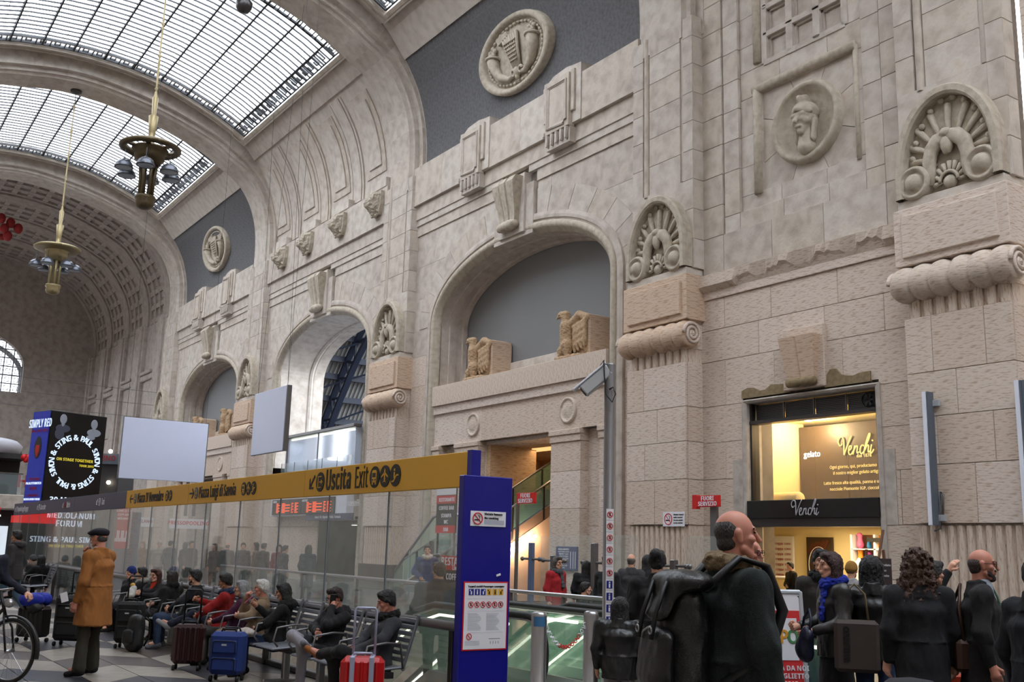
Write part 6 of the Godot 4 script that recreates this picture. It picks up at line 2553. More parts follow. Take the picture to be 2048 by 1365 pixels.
		if k == 0:
			for q in [["RISTORANTE", 2.96], ["COFFEE BAR", 2.72], ["STAMPA", 2.5], ["WC", 2.32], ["BAR", 2.1]]:
				lettering(r, q[0], 0.15, M.paper, at(Vector3(0.05, q[1], 0.015)))
			s = new_st()
			bx(s, -0.55, 0.55, 3.1, 3.35, 0, 0.01)
			put(s, "white_arrow_field", M.paper, r)
		else:
			for q in [["RESTAURANT", 0.24, 1.3], ["Livello 2", 0.13, 1.17], ["COFFEE BAR", 0.18, 0.98], ["DRINKS & FOOD", 0.15, 0.76]]:
				lettering(r, q[0], q[1], M.paper, at(Vector3(0.0, q[2], 0.015)))
		s = new_st()
		bx(s, -0.5, -0.44, 0, 0.6 if k == 1 else 2.0, -0.05, -0.01)
		bx(s, 0.44, 0.5, 0, 0.6 if k == 1 else 2.0, -0.05, -0.01)
		put(s, "legs", M.steel_dark, r)
	# red OUT OF SERVICE plates on steel portals
	for k in 2:
		var r := thing("service_plate", ["small red out-of-service plate right of the blue pillar", "small red out-of-service plate on a post left of the shop"][k], "sign", [Vector3(-20.2, 0, 4.4), Vector3(-17.05, 0, 1.55)][k])
		s = new_st()
		bx(s, -0.36, 0.36, 2.66, 2.92, -0.04, 0.03, 0.005)
		if k == 1:
			bx(s, -0.5, -0.36, 2.62, 2.94, -0.1, 0.02)
		put(s, "plate", M.red, r)
		for e in 2:
			lettering(r, ["FUORI", "SERVIZIO"][e], 0.135, M.paper, at(Vector3(0, 2.85 - e * 0.12, 0.034)))
		s = new_st()
		bx(s, 0.0 if k == 1 else -0.5, 0.2 if k == 1 else -0.44, 0, 2.66, -0.12, -0.05)
		put(s, "post", M.steel_mid, r)
	# wall plates and notices
	var wp := thing("smoking_plate", "white no smoking plate on the stone pier left of the shop", "sign", Vector3(-19.2, 2.44, 0.61))
	notice(wp, Transform3D(), 0.78, 0.36, false)
	var np := thing("blue_notice", "dark blue notice with pale lines of text on the pilaster below the arch", "notice", Vector3(-24.3, 1.37, 0.05))
	s = new_st()
	bx(s, -0.5, 0.5, -0.34, 0.34, -0.03, 0.03, 0.005)
	put(s, "sheet", mat("notice_blue", Color(0.10, 0.17, 0.42), 0.4), np)
	for k in 9:
		lettering(np, ["REGOLAMENTO", "orari treni servizi", "biglietti e carte", "sconti famiglia", "viaggiare sicuri", "bagagli e bici", "assistenza", "numeri utili", "info"][k], 0.07, M.paper, at(Vector3(-0.12, 0.26 - k * 0.065, 0.032)), k == 0)
	s = new_st()
	for e in [0.2, 0.32, 0.42]:
		bx(s, e, e + 0.03, -0.28, 0.2, 0.03, 0.033)
	put(s, "columns", M.paper, np)
	# glass stair guard to the left of the pillar
	var sg := thing("stair_guard", "sloping glass stair guard with a steel rail left of the blue pillar", "guard", Vector3(0, 0, 2.0))
	s = new_st()
	prism(s, PackedVector2Array([Vector2(-31.2, 0.2), Vector2(-27.0, 1.6), Vector2(-27.0, 2.5), Vector2(-28.7, 2.48), Vector2(-31.2, 0.75)]), -0.01, 0.01)
	put(s, "pane", M.green_glass, sg)
	s = new_st(true)
	tube(s, [Vector3(-31.2, 0.75, 0), Vector3(-28.75, 2.52, 0), Vector3(-28.5, 2.56, 0), Vector3(-27.0, 2.56, 0)], 0.045, 8)
	put(s, "handrail", M.steel, sg)
	for p in [[-30.2, 0.5, 1.5], [-28.4, 1.1, 2.5], [-27.3, 1.5, 2.5]]:
		s = new_st()
		bx(s, p[0] - 0.04, p[0] + 0.04, 0.0, p[2], -0.03, 0.03)
		put(s, "post", M.alu, sg)

func ban_ring(par: Node3D, xf: Transform3D, r: float, w: float):
	var s := new_st()
	var red: Material = M.red
	lathe(s, [[r, -0.003], [r, 0.003], [r - w, 0.003], [r - w, -0.003]], 28, xf * Transform3D(Basis(Vector3.RIGHT, PI / 2), Vector3(0, 0, 0.004)))
	box(s, xf * Vector3(0, 0, 0.005), Vector3(w * 0.9, r * 1.8, 0.003), 0.0, xf.basis * Basis(Vector3(0, 0, 1), PI * 0.25))
	put(s, "ban_ring", red, par)

func notice(par: Node3D, xf: Transform3D, w: float, h: float, wide: bool):
	var s := new_st()
	box(s, xf * Vector3(0, 0, 0.0), Vector3(w, h, 0.008), 0.0, xf.basis)
	put(s, "plate", M.paper, par)
	var r := h * 0.4
	var c := Vector3(-w * 0.5 + h * 0.55, 0, 0.004)
	ban_ring(par, xf * at(c), r, r * 0.14)
	s = new_st()
	box(s, xf * (c + Vector3(-0.1 * r, -0.22 * r, 0.003)), Vector3(r * 1.1, r * 0.2, 0.002), 0.0, xf.basis)
	put(s, "cigarette", M.black, par)
	s = new_st()
	tube(s, [xf * (c + Vector3(0.45 * r, 0, 0.003)), xf * (c + Vector3(0.3 * r, 0.2 * r, 0.003)), xf * (c + Vector3(0.5 * r, 0.35 * r, 0.003)), xf * (c + Vector3(0.1 * r, 0.55 * r, 0.003))], r * 0.05, 5)
	put(s, "smoke", M.black, par)
	var lines := ["Vietato fumare", "No smoking"] if wide else ["Vietato fumare", "nelle stazioni", "Do not smoke", "in the station"]
	for k in lines.size():
		var sz := h * (0.2 if wide else 0.14)
		var l := lettering(par, lines[k], sz, M.black, xf * at(Vector3(-w * 0.5 + h * 1.08, h * (0.32 if wide else 0.3) - k * sz * 1.35, 0.006)))
		(l.mesh as TextMesh).horizontal_alignment = HORIZONTAL_ALIGNMENT_LEFT
	if wide:
		s = new_st()
		box(s, xf * Vector3(w * 0.17, -h * 0.22, 0.005), Vector3(w * 0.56, h * 0.3, 0.002), 0.0, xf.basis)
		put(s, "small_print", mat("print_grey", Color(0.70, 0.71, 0.76), 0.7), par)

func rules(par: Node3D, xf: Transform3D):
	var s := new_st()
	box(s, xf * Vector3(0, 0, -0.001), Vector3(0.51, 0.64, 0.006), 0.0, xf.basis)
	put(s, "red_edge", M.red, par)
	s = new_st()
	box(s, xf * Vector3(0, 0, 0.002), Vector3(0.485, 0.615, 0.006), 0.0, xf.basis)
	put(s, "sheet", M.paper, par)
	lettering(par, "Tappeti mobili Passenger conveyors", 0.024, M.black, xf * at(Vector3(0, 0.275, 0.006)))
	for k in 6:
		s = new_st()
		box(s, xf * Vector3(-0.17 + k * 0.068, 0.222, 0.006), Vector3(0.055, 0.058, 0.003), 0.0, xf.basis)
		put(s, "pictogram", M.notice_sq if M.has("notice_sq") else mat("notice_sq", Color(0.06, 0.12, 0.5), 0.5), par)
		if k >= 3:
			(par.get_child(par.get_child_count() - 1) as MeshInstance3D).material_override = M.yellow
		s = new_st()
		box(s, xf * Vector3(-0.17 + k * 0.068, 0.215, 0.008), Vector3(0.014, 0.03, 0.002), 0.0, xf.basis)
		box(s, xf * Vector3(-0.17 + k * 0.068 + 0.012 * (k % 3 - 1), 0.238, 0.008), Vector3(0.012, 0.012, 0.002), 0.0, xf.basis)
		put(s, "figure", M.paper if k < 3 else M.black, par)
		ban_ring(par, xf * at(Vector3(-0.17 + k * 0.068, 0.105, 0.003)), 0.029, 0.005)
		s = new_st()
		box(s, xf * Vector3(-0.17 + k * 0.068, 0.105, 0.006), Vector3(0.012, 0.028, 0.002), 0.0, xf.basis)
		put(s, "figure", M.black, par)
	ban_ring(par, xf * at(Vector3(-0.18, -0.19, 0.003)), 0.03, 0.005)
	s = new_st()
	for c in 2:
		for k in 13:
			var w := 0.15 * (0.7 + 0.3 * absf(sin(k * 2.7 + c)))
			box(s, xf * Vector3(-0.2 + c * 0.21 + w * 0.5, 0.02 - k * 0.0125, 0.006), Vector3(w, 0.005, 0.001), 0.0, xf.basis)
	for k in 4:
		box(s, xf * Vector3(-0.14, -0.235 - k * 0.011, 0.006), Vector3(0.16, 0.005, 0.001), 0.0, xf.basis)
	for k in 3:
		box(s, xf * Vector3(0, 0.045 - k * 0.2 if k < 2 else 0.16, 0.006), Vector3(0.42, 0.0015, 0.001), 0.0, xf.basis)
	stuff(put(s, "small_print", M.print_grey, par))
	s = new_st()
	box(s, xf * Vector3(0.11, -0.215, 0.006), Vector3(0.13, 0.004, 0.001), 0.0, xf.basis)
	for k in 4:
		box(s, xf * Vector3(0.065 + k * 0.03, -0.25, 0.006), Vector3(0.004, 0.025, 0.001), 0.0, xf.basis)
	put(s, "diagram", M.black, par)

# ---------------------------------------------------------------- moving stairs
func escalators():
	var well := setting("wall_well")
	var s := new_st()
	bx(s, -30.2, -30, -3.4, 0, 8.5, 13.1)
	bx(s, -30, -8.0, -3.4, 0, 8.4, 8.6)
	bx(s, -30, -8.0, -3.4, 0, 12.98, 13.1)
	bx(s, -30.2, -8.0, -3.6, -3.4, 8.4, 13.1)
	bx(s, -8.0, -7.9, -3.4, 0, 8.5, 13.1)
	put(s, "lining", M.lime1, well)
	var cfg := [[11.45, -8.9, "escalator with a rounded glass newel right of the blue pillar, nearer of the two"], [9.6, -8.6, "farther escalator whose lit glass side runs on to the right"]]
	for k in 2:
		var q: Array = cfg[k]
		var o := thing("escalator", q[2], "escalator", Vector3(q[1], 0, q[0]))
		for z in [-0.55, 0.55]:
			# glass side with a round end, following the slope
			var path := PackedVector2Array()
			for e in 13:
				var a := -PI * 0.5 + PI * e / 12.0
				path.append(Vector2(-0.35 + 0.30 * cos(a), 0.52 + 0.36 * sin(a)))
			var top := PackedVector2Array(path)
			top.append_array([Vector2(-2.3, 0.88), Vector2(-2.9, 0.75), Vector2(-9.0, -2.7)])
			var poly := PackedVector2Array(top)
			poly.append_array([Vector2(-9.0, -3.35), Vector2(-2.9, 0.14), Vector2(-2.3, 0.16)])
			s = new_st()
			prism(s, poly, z - 0.008, z + 0.008)
			put(s, "side_glass", M.green_glass, o)
			var pts := []
			for p in top:
				pts.append(Vector3(p.x + (0.045 if p.x > -0.4 else 0.0) * 1.0, p.y + (0.04 if p.y > 0.5 or p.x < -2.2 else -0.02), z))
			pts.push_front(Vector3(-1.3, 0.12, z))
			s = new_st(true)
			tube(s, pts, 0.042, 8)
			put(s, "handrail", M.rubber, o)
			s = new_st(true)
			var inner := []
			for p in top:
				inner.append(Vector3(p.x - 0.0, p.y, z))
			tube(s, inner, 0.018, 6)
			put(s, "handrail_guide", M.steel, o)
			s = new_st()
			prism(s, PackedVector2Array([Vector2(-0.1, 0.0), Vector2(-0.1, 0.16), Vector2(-2.3, 0.16), Vector2(-9, -3.3), Vector2(-9, -3.6), Vector2(-2.4, -0.2), Vector2(-0.4, 0.0)]), z - 0.05, z + 0.05)
			put(s, "skirting", M.steel, o)
			var zi: float = z - signf(z) * 0.07
			s = new_st()
			tube(s, [Vector3(-0.8, 0.80, zi), Vector3(-2.3, 0.80, zi), Vector3(-2.9, 0.66, zi), Vector3(-9, -2.78, zi)], 0.018, 6)
			put(s, "light_strip", M.strip_light, o)
		for e in 24:
			s = new_st()
			var x := -1.6 - e * 0.33
			var y := -0.02 - maxf(0.0, e - 2) * 0.185
			bx(s, x - 0.33, x, y - 0.2, y, -0.48, 0.48)
			put(s, "step", M.steel_dark, o)
		s = new_st()
		bx(s, -1.6, 0.6, -0.03, 0.012, -0.6, 0.6, 0.005)
		put(s, "landing_plate", M.alu, o)
		area_light("escalator_light", Vector3(-2.2, 0.74, 0.0), Vector2(2.6, 0.1), Vector3(-PI / 2, 0, 0), Color(0.95, 1.0, 0.85), 0.9, o)
		area_light("escalator_light", Vector3(-5.5, -0.9, 0.0), Vector2(5.6, 0.1), Vector3(-PI / 2, 0, -0.51), Color(0.95, 1.0, 0.85), 1.2, o)
	var w3 := thing("glass_side_panel", "long glass panel with a bright lamp line behind the posts with the chain", "panel", Vector3(-7.0, 0, 10.5))
	s = new_st()
	bx(s, -1.4, 0.5, 0.05, 0.86, -0.008, 0.008)
	put(s, "pane", M.green_glass, w3)
	s = new_st(true)
	tube(s, [Vector3(-1.4, 0.9, 0), Vector3(0.5, 0.9, 0)], 0.04, 8)
	put(s, "handrail", M.rubber, w3)
	s = new_st()
	tube(s, [Vector3(-1.3, 0.78, -0.05), Vector3(0.4, 0.78, -0.05)], 0.018, 6)
	put(s, "light_strip", M.strip_light, w3)
	s = new_st()
	bx(s, -1.4, 0.5, 0, 0.06, -0.05, 0.05)
	put(s, "foot_rail", M.alu, w3)

func poles():
	var o := thing("camera_pole", "tall grey steel pole with a surveillance camera and a strip of warning plates", "pole", Vector3(-8.2, 0, 11.75))
	var s := new_st(true)
	lathe(s, [[0.0, 0.0], [0.1, 0.0], [0.1, 0.02], [0.058, 0.03], [0.058, 3.52], [0.05, 3.54], [0.0, 3.54]], 18)
	put(s, "shaft", M.steel_mid, o)
	s = new_st()
	var b := Basis(Vector3.UP, -0.66) * Basis(Vector3.RIGHT, 0.72)
	box(s, Vector3(-0.10, 3.36, 0.1), Vector3(0.15, 0.13, 0.36), 0.012, b)
	put(s, "camera_housing", M.alu, o)
	s = new_st()
	box(s, Vector3(-0.10, 3.36, 0.1) + b * Vector3(0, 0.075, 0.03), Vector3(0.17, 0.02, 0.44), 0.005, b)
	put(s, "camera_hood", M.white, o)
	s = new_st()
	box(s, Vector3(-0.10, 3.36, 0.1) + b * Vector3(0, -0.005, 0.182), Vector3(0.11, 0.09, 0.008), 0.0, b)
	put(s, "lens_window", M.black, o)
	s = new_st(true)
	tube(s, [Vector3(0, 3.42, 0), Vector3(-0.05, 3.4, 0.06), Vector3(-0.08, 3.36, 0.08)], 0.025, 8)
	put(s, "bracket", M.alu, o)
	s = new_st(true)
	tube(s, [Vector3(-0.05, 3.5, 0.1), Vector3(0.02, 3.56, 0.1), Vector3(0.02, 3.4, 0.09), Vector3(0.04, 3.2, 0.08), Vector3(0.1, 3.12, 0.05), Vector3(0.13, 3.2, 0.03), Vector3(0.08, 3.28, 0.02), Vector3(0.04, 3.26, 0.04)], 0.007, 6)
	put(s, "cable", M.black, o)
	var side := Basis(Vector3.UP, 62 * DEG)
	for k in 11:
		var xf := Transform3D(side, side * Vector3(0.0, 1.98 - k * 0.115, 0.062))
		s = new_st()
		box(s, xf.origin, Vector3(0.075, 0.112, 0.006), 0.0, side)
		put(s, "plate", M.paper, o)
		if k < 6:
			ban_ring(o, xf * at(Vector3(0, 0, 0.001)), 0.03, 0.006)
			s = new_st()
			box(s, xf * Vector3(0, 0, 0.004), Vector3(0.014, 0.03, 0.002), 0.0, side)
			put(s, "figure", M.black, o)
		else:
			s = new_st()
			box(s, xf * Vector3(0, 0, 0.003), Vector3(0.06, 0.075, 0.004), 0.0, side)
			put(s, "blue_field", M.notice_sq, o)
			s = new_st()
			box(s, xf * Vector3(0, -0.01, 0.006), Vector3(0.016, 0.04, 0.002), 0.0, side)
			box(s, xf * Vector3(0, 0.022, 0.006), Vector3(0.014, 0.014, 0.002), 0.0, side)
			put(s, "figure", M.paper, o)
	for k in 2:
		var p := thing("bollard", ["steel bollard with a blue sticker at the left end of the red chain", "steel bollard at the right end of the red chain"][k], "bollard", Vector3(-7.3, 0, [13.24, 12.68][k]))
		s = new_st(true)
		lathe(s, [[0.0, 0.0], [0.09, 0.0], [0.09, 0.015], [0.066, 0.02], [0.066, 1.06], [0.06, 1.09], [0.04, 1.1], [0.0, 1.1]], 20)
		put(s, "shaft", M.steel, p)
		if k == 0:
			s = new_st()
			lathe(s, [[0.067, 0.98], [0.067, 1.06]], 12, at(Vector3.ZERO), -0.2, 1.4)
			put(s, "sticker", mat("sticker_blue", Color(0.2, 0.42, 0.6), 0.5), p)
	var ch := thing("plastic_chain", "red and white plastic chain sagging between the two bollards", "chain", Vector3(-7.3, 0, 12.96))
	for k in 26:
		var t := (k - 12.5) / 13.0
		var y := 0.80 + 0.2 * t * t
		s = new_st(true)
		var c := Vector3(0, y, -t * 0.22)
		tube(s, arc_pts(c, 0.016, 0, 360, 8, Vector3(0, 0.3 * t, 1.1).normalized(), Vector3.RIGHT if k % 2 == 0 else Vector3.UP), 0.004, 5, true)
		put(s, "link", M.paper if k < 9 or k > 21 else M.red, ch)
	# two long lamp fittings on the right-hand pier
	for k in 2:
		var l := thing("lamp_channel", ["white vertical channel with a grey back on the pier right of the shop, left one", "white vertical channel with a grey back at the right edge of the photo"][k], "fitting", Vector3([-11.85, -9.98][k], 0, 0.62))
		s = new_st()
		bx(s, -0.1, -0.02, 2.26, 4.82, 0.02, 0.22, 0.006)
		put(s, "white_face", M.white, l)
		s = new_st()
		bx(s, -0.02, 0.02, 2.26, 4.82, 0.02, 0.2)
		if k == 1:
			bx(s, -0.01, 0.1, 2.26, 4.82, 0.05, 0.18)
		put(s, "grey_side", M.bar_grey, l)
		for y in [2.4, 4.6]:
			s = new_st()
			bx(s, -0.02, 0.16, y - 0.06, y + 0.06, 0.0, 0.06, 0.005)
			put(s, "bracket", M.alu, l)
		s = new_st(true)
		tube(s, [Vector3(0.1, 2.45, 0.03), Vector3(0.12, 2.85, 0.03), Vector3(0.06, 2.9, 0.03), Vector3(0.04, 2.2, 0.05), Vector3(-0.08, 2.16, 0.06)], 0.018, 6)
		put(s, "conduit", M.steel_mid, l)
	# folding advertising board
	var e := thing("sandwich_board", "red and white folding board with coloured EXPO lettering in front of the shop", "sign", Vector3(-6.75, 0, 10.85), 62)
	var lean := Basis(Vector3.RIGHT, -0.13)
	s = new_st()
	box(s, lean * Vector3(0, 0.68, 0), Vector3(0.44, 1.18, 0.02), 0.0, lean)
	put(s, "sheet", M.paper, e)
	s = new_st()
	for x in [-0.24, 0.24]:
		box(s, lean * Vector3(x, 0.65, 0), Vector3(0.04, 1.3, 0.04), 0.008, lean)
	box(s, lean * Vector3(0, 1.29, 0), Vector3(0.5, 0.05, 0.04), 0.015, lean)
	box(s, lean * Vector3(0, 0.06, 0), Vector3(0.5, 0.04, 0.04), 0.008, lean)
	put(s, "frame", M.alu, e)
	s = new_st()
	box(s, lean * Vector3(0, 0.76, 0.012), Vector3(0.43, 0.72, 0.006), 0.0, lean)
	put(s, "red_field", mat("expo_red", Color(0.80, 0.16, 0.17), 0.6), e)
	s = new_st()
	box(s, lean * Vector3(0, 0.86, 0.016), Vector3(0.36, 0.38, 0.006), 0.0, lean)
	put(s, "white_field", M.paper, e)
	var ec := [Color(0.15, 0.25, 0.5), Color(0.75, 0.2, 0.25), Color(0.85, 0.6, 0.15), Color(0.25, 0.5, 0.3)]
	for k in 4:
		lettering(e, "EXPO"[k], 0.17, mat("expo%d" % k, ec[k], 0.6), Transform3D(lean, lean * Vector3(-0.13 + k * 0.088, 0.88, 0.022)), true, 0.006, "letter")
	for q in [["ACQUISTA DA NOI", 0.062, 0.6], ["IL TUO BIGLIETTO", 0.062, 0.53], ["EXPO 2015", 0.062, 0.46]]:
		lettering(e, q[0], q[1], M.paper, Transform3D(lean, lean * Vector3(0, q[2], 0.018)))
	lettering(e, "MediaWorld", 0.085, M.red, Transform3D(lean, lean * Vector3(0, 0.26, 0.014)))
	s = new_st()
	for x in [-0.22, 0.22]:
		tube(s, [Vector3(x, 1.25, -0.16), Vector3(x, 0.0, -0.5)], 0.015, 6)
	put(s, "rear_legs", M.steel_mid, e)
	# brown board on a wooden easel beside the shop door
	var ea := thing("easel_board", "dark brown menu board on a wooden easel right of the shop door", "sign", Vector3(-10.2, 0, 4.8), 56)
	s = new_st()
	box(s, Vector3(0, 1.32, 0), Vector3(0.46, 0.6, 0.03), 0.005)
	put(s, "board", mat("easel_brown", Color(0.20, 0.15, 0.15), 0.6), ea)
	for k in 4:
		lettering(ea, ["gelato al cioccolato", "coppa  cono", "crepes e granite", "GELATO"][k], 0.045, M.paper, at(Vector3(0.02, 1.52 - k * 0.08, 0.02)), false)
	s = new_st()
	for p in [[-0.26, 0.0, -0.02, 0.12], [0.26, 0.0, -0.02, 0.12], [0.02, 1.62, 0.14, 2.05]]:
		tube(s, [Vector3(p[0], p[1], 0.06), Vector3(p[2] if p[1] > 1 else p[0] * 0.5, p[3] if p[1] > 1 else 1.75, -0.04)], 0.022, 6)
	put(s, "easel_legs", M.wood, ea)

# ---------------------------------------------------------------- seats and luggage
func seats_and_luggage():
	var seat_m := mat("seat_grey", Color(0.47, 0.48, 0.51), 0.4, 0.4)
	var rows := [[-10.3, 3], [-12.95, 4], [-15.75, 4], [-18.6, 4], [-28.7, 4]]
	for r in rows.size():
		var n: int = rows[r][1]
		var w := 0.62
		var o := thing("seat_row", ["row of grey metal seats nearest the blue pillar", "second row of grey metal seats from the blue pillar, under the old couple", "third row of grey metal seats, under the man in the red jacket's neighbours", "fourth row of grey metal seats, behind the man in the tan coat", "far row of grey metal seats at the left, under the woman with long black hair"][r], "bench", Vector3(rows[r][0], 0, 13.42), 0.0, "rows of metal seats along the glass fence")
		for k in n:
			var x := (k - (n - 1) * 0.5) * w
			var s := new_st()
			box(s, Vector3(x, 0.41, 0.18), Vector3(0.54, 0.025, 0.46), 0.01, Basis(Vector3.RIGHT, 0.07))
			put(s, "seat", seat_m, o)
			s = new_st()
			var lean := Basis(Vector3.RIGHT, -0.3)
			for e in 7:
				box(s, Vector3(x, 0.68, -0.13) + lean * Vector3(0, -0.2 + e * 0.066, 0), Vector3(0.5, 0.045, 0.02), 0.006, lean)
			for e in [-0.25, 0.25]:
				box(s, Vector3(x + e, 0.66, -0.13), Vector3(0.03, 0.56, 0.03), 0.006, lean)
			put(s, "backrest", seat_m, o)
		for k in n + 1:
			var x := (k - n * 0.5) * w
			var s := new_st(true)
			tube(s, [Vector3(x, 0.42, -0.02), Vector3(x, 0.66, 0.02), Vector3(x, 0.67, 0.18), Vector3(x, 0.64, 0.38), Vector3(x, 0.5, 0.42), Vector3(x, 0.43, 0.36)], 0.012, 7)
			put(s, "armrest", M.steel_mid, o)
		var s := new_st()
		bx(s, -n * w * 0.5, n * w * 0.5, 0.33, 0.39, 0.08, 0.16)
		put(s, "beam", M.steel_dark, o)
		for e in [-1, 1]:
			s = new_st()
			bx(s, e * n * w * 0.38 - 0.04, e * n * w * 0.38 + 0.04, 0.03, 0.35, 0.08, 0.16, 0.01)
			bx(s, e * n * w * 0.38 - 0.035, e * n * w * 0.38 + 0.035, 0, 0.04, -0.12, 0.4, 0.01)
			put(s, "leg", M.steel, o)
	# suitcases
	suitcase("red hard suitcase with grey straps and a raised handle", Vector3(-8.95, 0, 14.05), 60, Vector3(0.40, 0.58, 0.24), Color(0.66, 0.02, 0.05), 1.03, 0, Color(0.6, 0.62, 0.7))
	suitcase("blue fabric suitcase with two front pockets in front of the woman in jeans", Vector3(-12.3, 0, 14.15), 50, Vector3(0.40, 0.54, 0.24), Color(0.06, 0.17, 0.42), 0.6, 1)
	suitcase("maroon shiny suitcase with a tall black handle, left of the blue one", Vector3(-13.5, 0, 14.25), 62, Vector3(0.38, 0.54, 0.24), Color(0.15, 0.028, 0.035), 0.98, 0)
	suitcase("large black suitcase with a white tag behind the man in the tan coat", Vector3(-17.0, 0, 14.95), 50, Vector3(0.46, 0.72, 0.28), Color(0.02, 0.02, 0.025), 1.08, 1)
	suitcase("ribbed black suitcase with a blue bag on top at the left", Vector3(-17.75, 0, 15.35), 40, Vector3(0.46, 0.52, 0.28), Color(0.025, 0.025, 0.03), 0.6, 0)
	suitcase("tall black suitcase between the tan coat and the seated people", Vector3(-16.4, 0, 14.25), 56, Vector3(0.38, 0.66, 0.26), Color(0.02, 0.02, 0.022), 1.05, 1)
	var tg := thing("luggage_tag", "small white paper tag on the black suitcase", "tag", Vector3(-16.82, 0.72, 15.13), 50)
	var s := new_st()
	box(s, Vector3.ZERO, Vector3(0.11, 0.14, 0.004), 0.0, Basis(Vector3(0, 0, 1), 0.3))
	put(s, "paper", M.paper, tg)
	var bb := thing("blue_neck_pillow", "bright blue neck pillow lying on the black suitcase at the left", "pillow", Vector3(-17.75, 0.62, 15.35))
	var so := Solid.new()
	so.cell = 0.016
	so.wrinkle = 0.012
	for k in 8:
		var a := k * 0.62
		so.add(Vector3(cos(a) * 0.15, 0.02, sin(a) * 0.15), Vector3(cos(a + 0.62) * 0.15, 0.02, sin(a + 0.62) * 0.15), 0.085)
	solid_part(bb, "pillow", mat("pillow_blue", Color(0.03, 0.12, 0.55), 0.8), [so])
	var tote := thing("black_bag", "soft black bag standing on the ribbed suitcase under the blue pillow", "bag", Vector3(-17.75, 0.52, 15.37))
	so = Solid.new()
	so.cell = 0.02
	so.wrinkle = 0.02
	so.add(Vector3(-0.14, 0.0, 0), Vector3(0.14, 0.0, 0), Vector3(0.12, 0.09, 0.12))
	solid_part(tote, "bag", M.black, [so])
	backpack("black backpack standing on the floor by the seated woman in black", Vector3(-15.9, 0, 14.3), 20, M.rubber)

func suitcase(label: String, p: Vector3, yaw: float, sz: Vector3, c: Color, handle: float, kind: int, hc := Color(0.05, 0.05, 0.055)):
	var o := thing("suitcase", label, "suitcase", p, yaw, "")
	var m := mat("case", c, 0.32 if kind == 0 else 0.75)
	var hm := mat("case_handle", hc, 0.4, 0.3)
	var h := sz.y
	var s := new_st()
	box(s, Vector3(0, h * 0.5 + 0.05, 0), Vector3(sz.x, h - 0.06, sz.z), 0.045)
	put(s, "shell", m, o)
	if kind == 0:
		for k in 5:
			s = new_st()
			box(s, Vector3((k - 2) * sz.x * 0.17, h * 0.5 + 0.05, sz.z * 0.5), Vector3(sz.x * 0.09, h * 0.8, 0.03), 0.012)
			put(s, "rib", m, o)
		s = new_st()
		for e in [-0.22, 0.22]:
			bx(s, sz.x * e - 0.022, sz.x * e + 0.022, h * 0.25, h + 0.025, sz.z * 0.5 - 0.01, sz.z * 0.5 + 0.022, 0.004)
			bx(s, sz.x * e - 0.022, sz.x * e + 0.022, h + 0.01, h + 0.03, -sz.z * 0.4, sz.z * 0.5 + 0.02, 0.004)
		if hc.r > 0.3:
			put(s, "strap", hm, o)
	else:
		for k in 2:
			s = new_st()
			box(s, Vector3(0, h * (0.32 + k * 0.36) + 0.03, sz.z * 0.5 + 0.012), Vector3(sz.x * 0.74, h * 0.28, 0.035), 0.016)
			put(s, "pocket", m, o)
			s = new_st(true)
			var y := h * (0.32 + k * 0.36) + 0.03
			var w := sz.x * 0.34
			var q := h * 0.12
			tube(s, [Vector3(-w, y - q, sz.z * 0.5 + 0.032), Vector3(-w, y + q * 0.8, sz.z * 0.5 + 0.032), Vector3(-w * 0.85, y + q, sz.z * 0.5 + 0.032), Vector3(w * 0.85, y + q, sz.z * 0.5 + 0.032), Vector3(w, y + q * 0.8, sz.z * 0.5 + 0.032), Vector3(w, y - q, sz.z * 0.5 + 0.032)], 0.006, 5)
			put(s, "zip", M.rubber, o)
		s = new_st()
		box(s, Vector3(0, h * 0.78, sz.z * 0.5 + 0.034), Vector3(0.06, 0.02, 0.004))
		put(s, "badge", M.alu, o)
	s = new_st(true)
	tube(s, [Vector3(-0.09, h + 0.01, 0.02), Vector3(-0.08, h + 0.05, 0.02), Vector3(0.08, h + 0.05, 0.02), Vector3(0.09, h + 0.01, 0.02)], 0.013, 7)
	put(s, "grip", hm, o)
	s = new_st(true)
	var hb := -sz.z * 0.36
	tube(s, [Vector3(-0.1, h, hb), Vector3(-0.1, handle - 0.03, hb), Vector3(-0.085, handle, hb), Vector3(0.085, handle, hb), Vector3(0.1, handle - 0.03, hb), Vector3(0.1, h, hb)], 0.012, 8)
	put(s, "trolley_handle", hm, o)
	for ex in [-1, 1]:
		for ez in [-1, 1]:
			s = new_st(true)
			lathe(s, [[0.0, -0.014], [0.034, -0.014], [0.034, 0.014], [0.0, 0.014]], 12, Transform3D(Basis(Vector3(0, 0, 1), PI / 2), Vector3(ex * (sz.x * 0.5 - 0.04), 0.034, ez * (sz.z * 0.5 - 0.04))))
			put(s, "wheel", M.rubber, o)

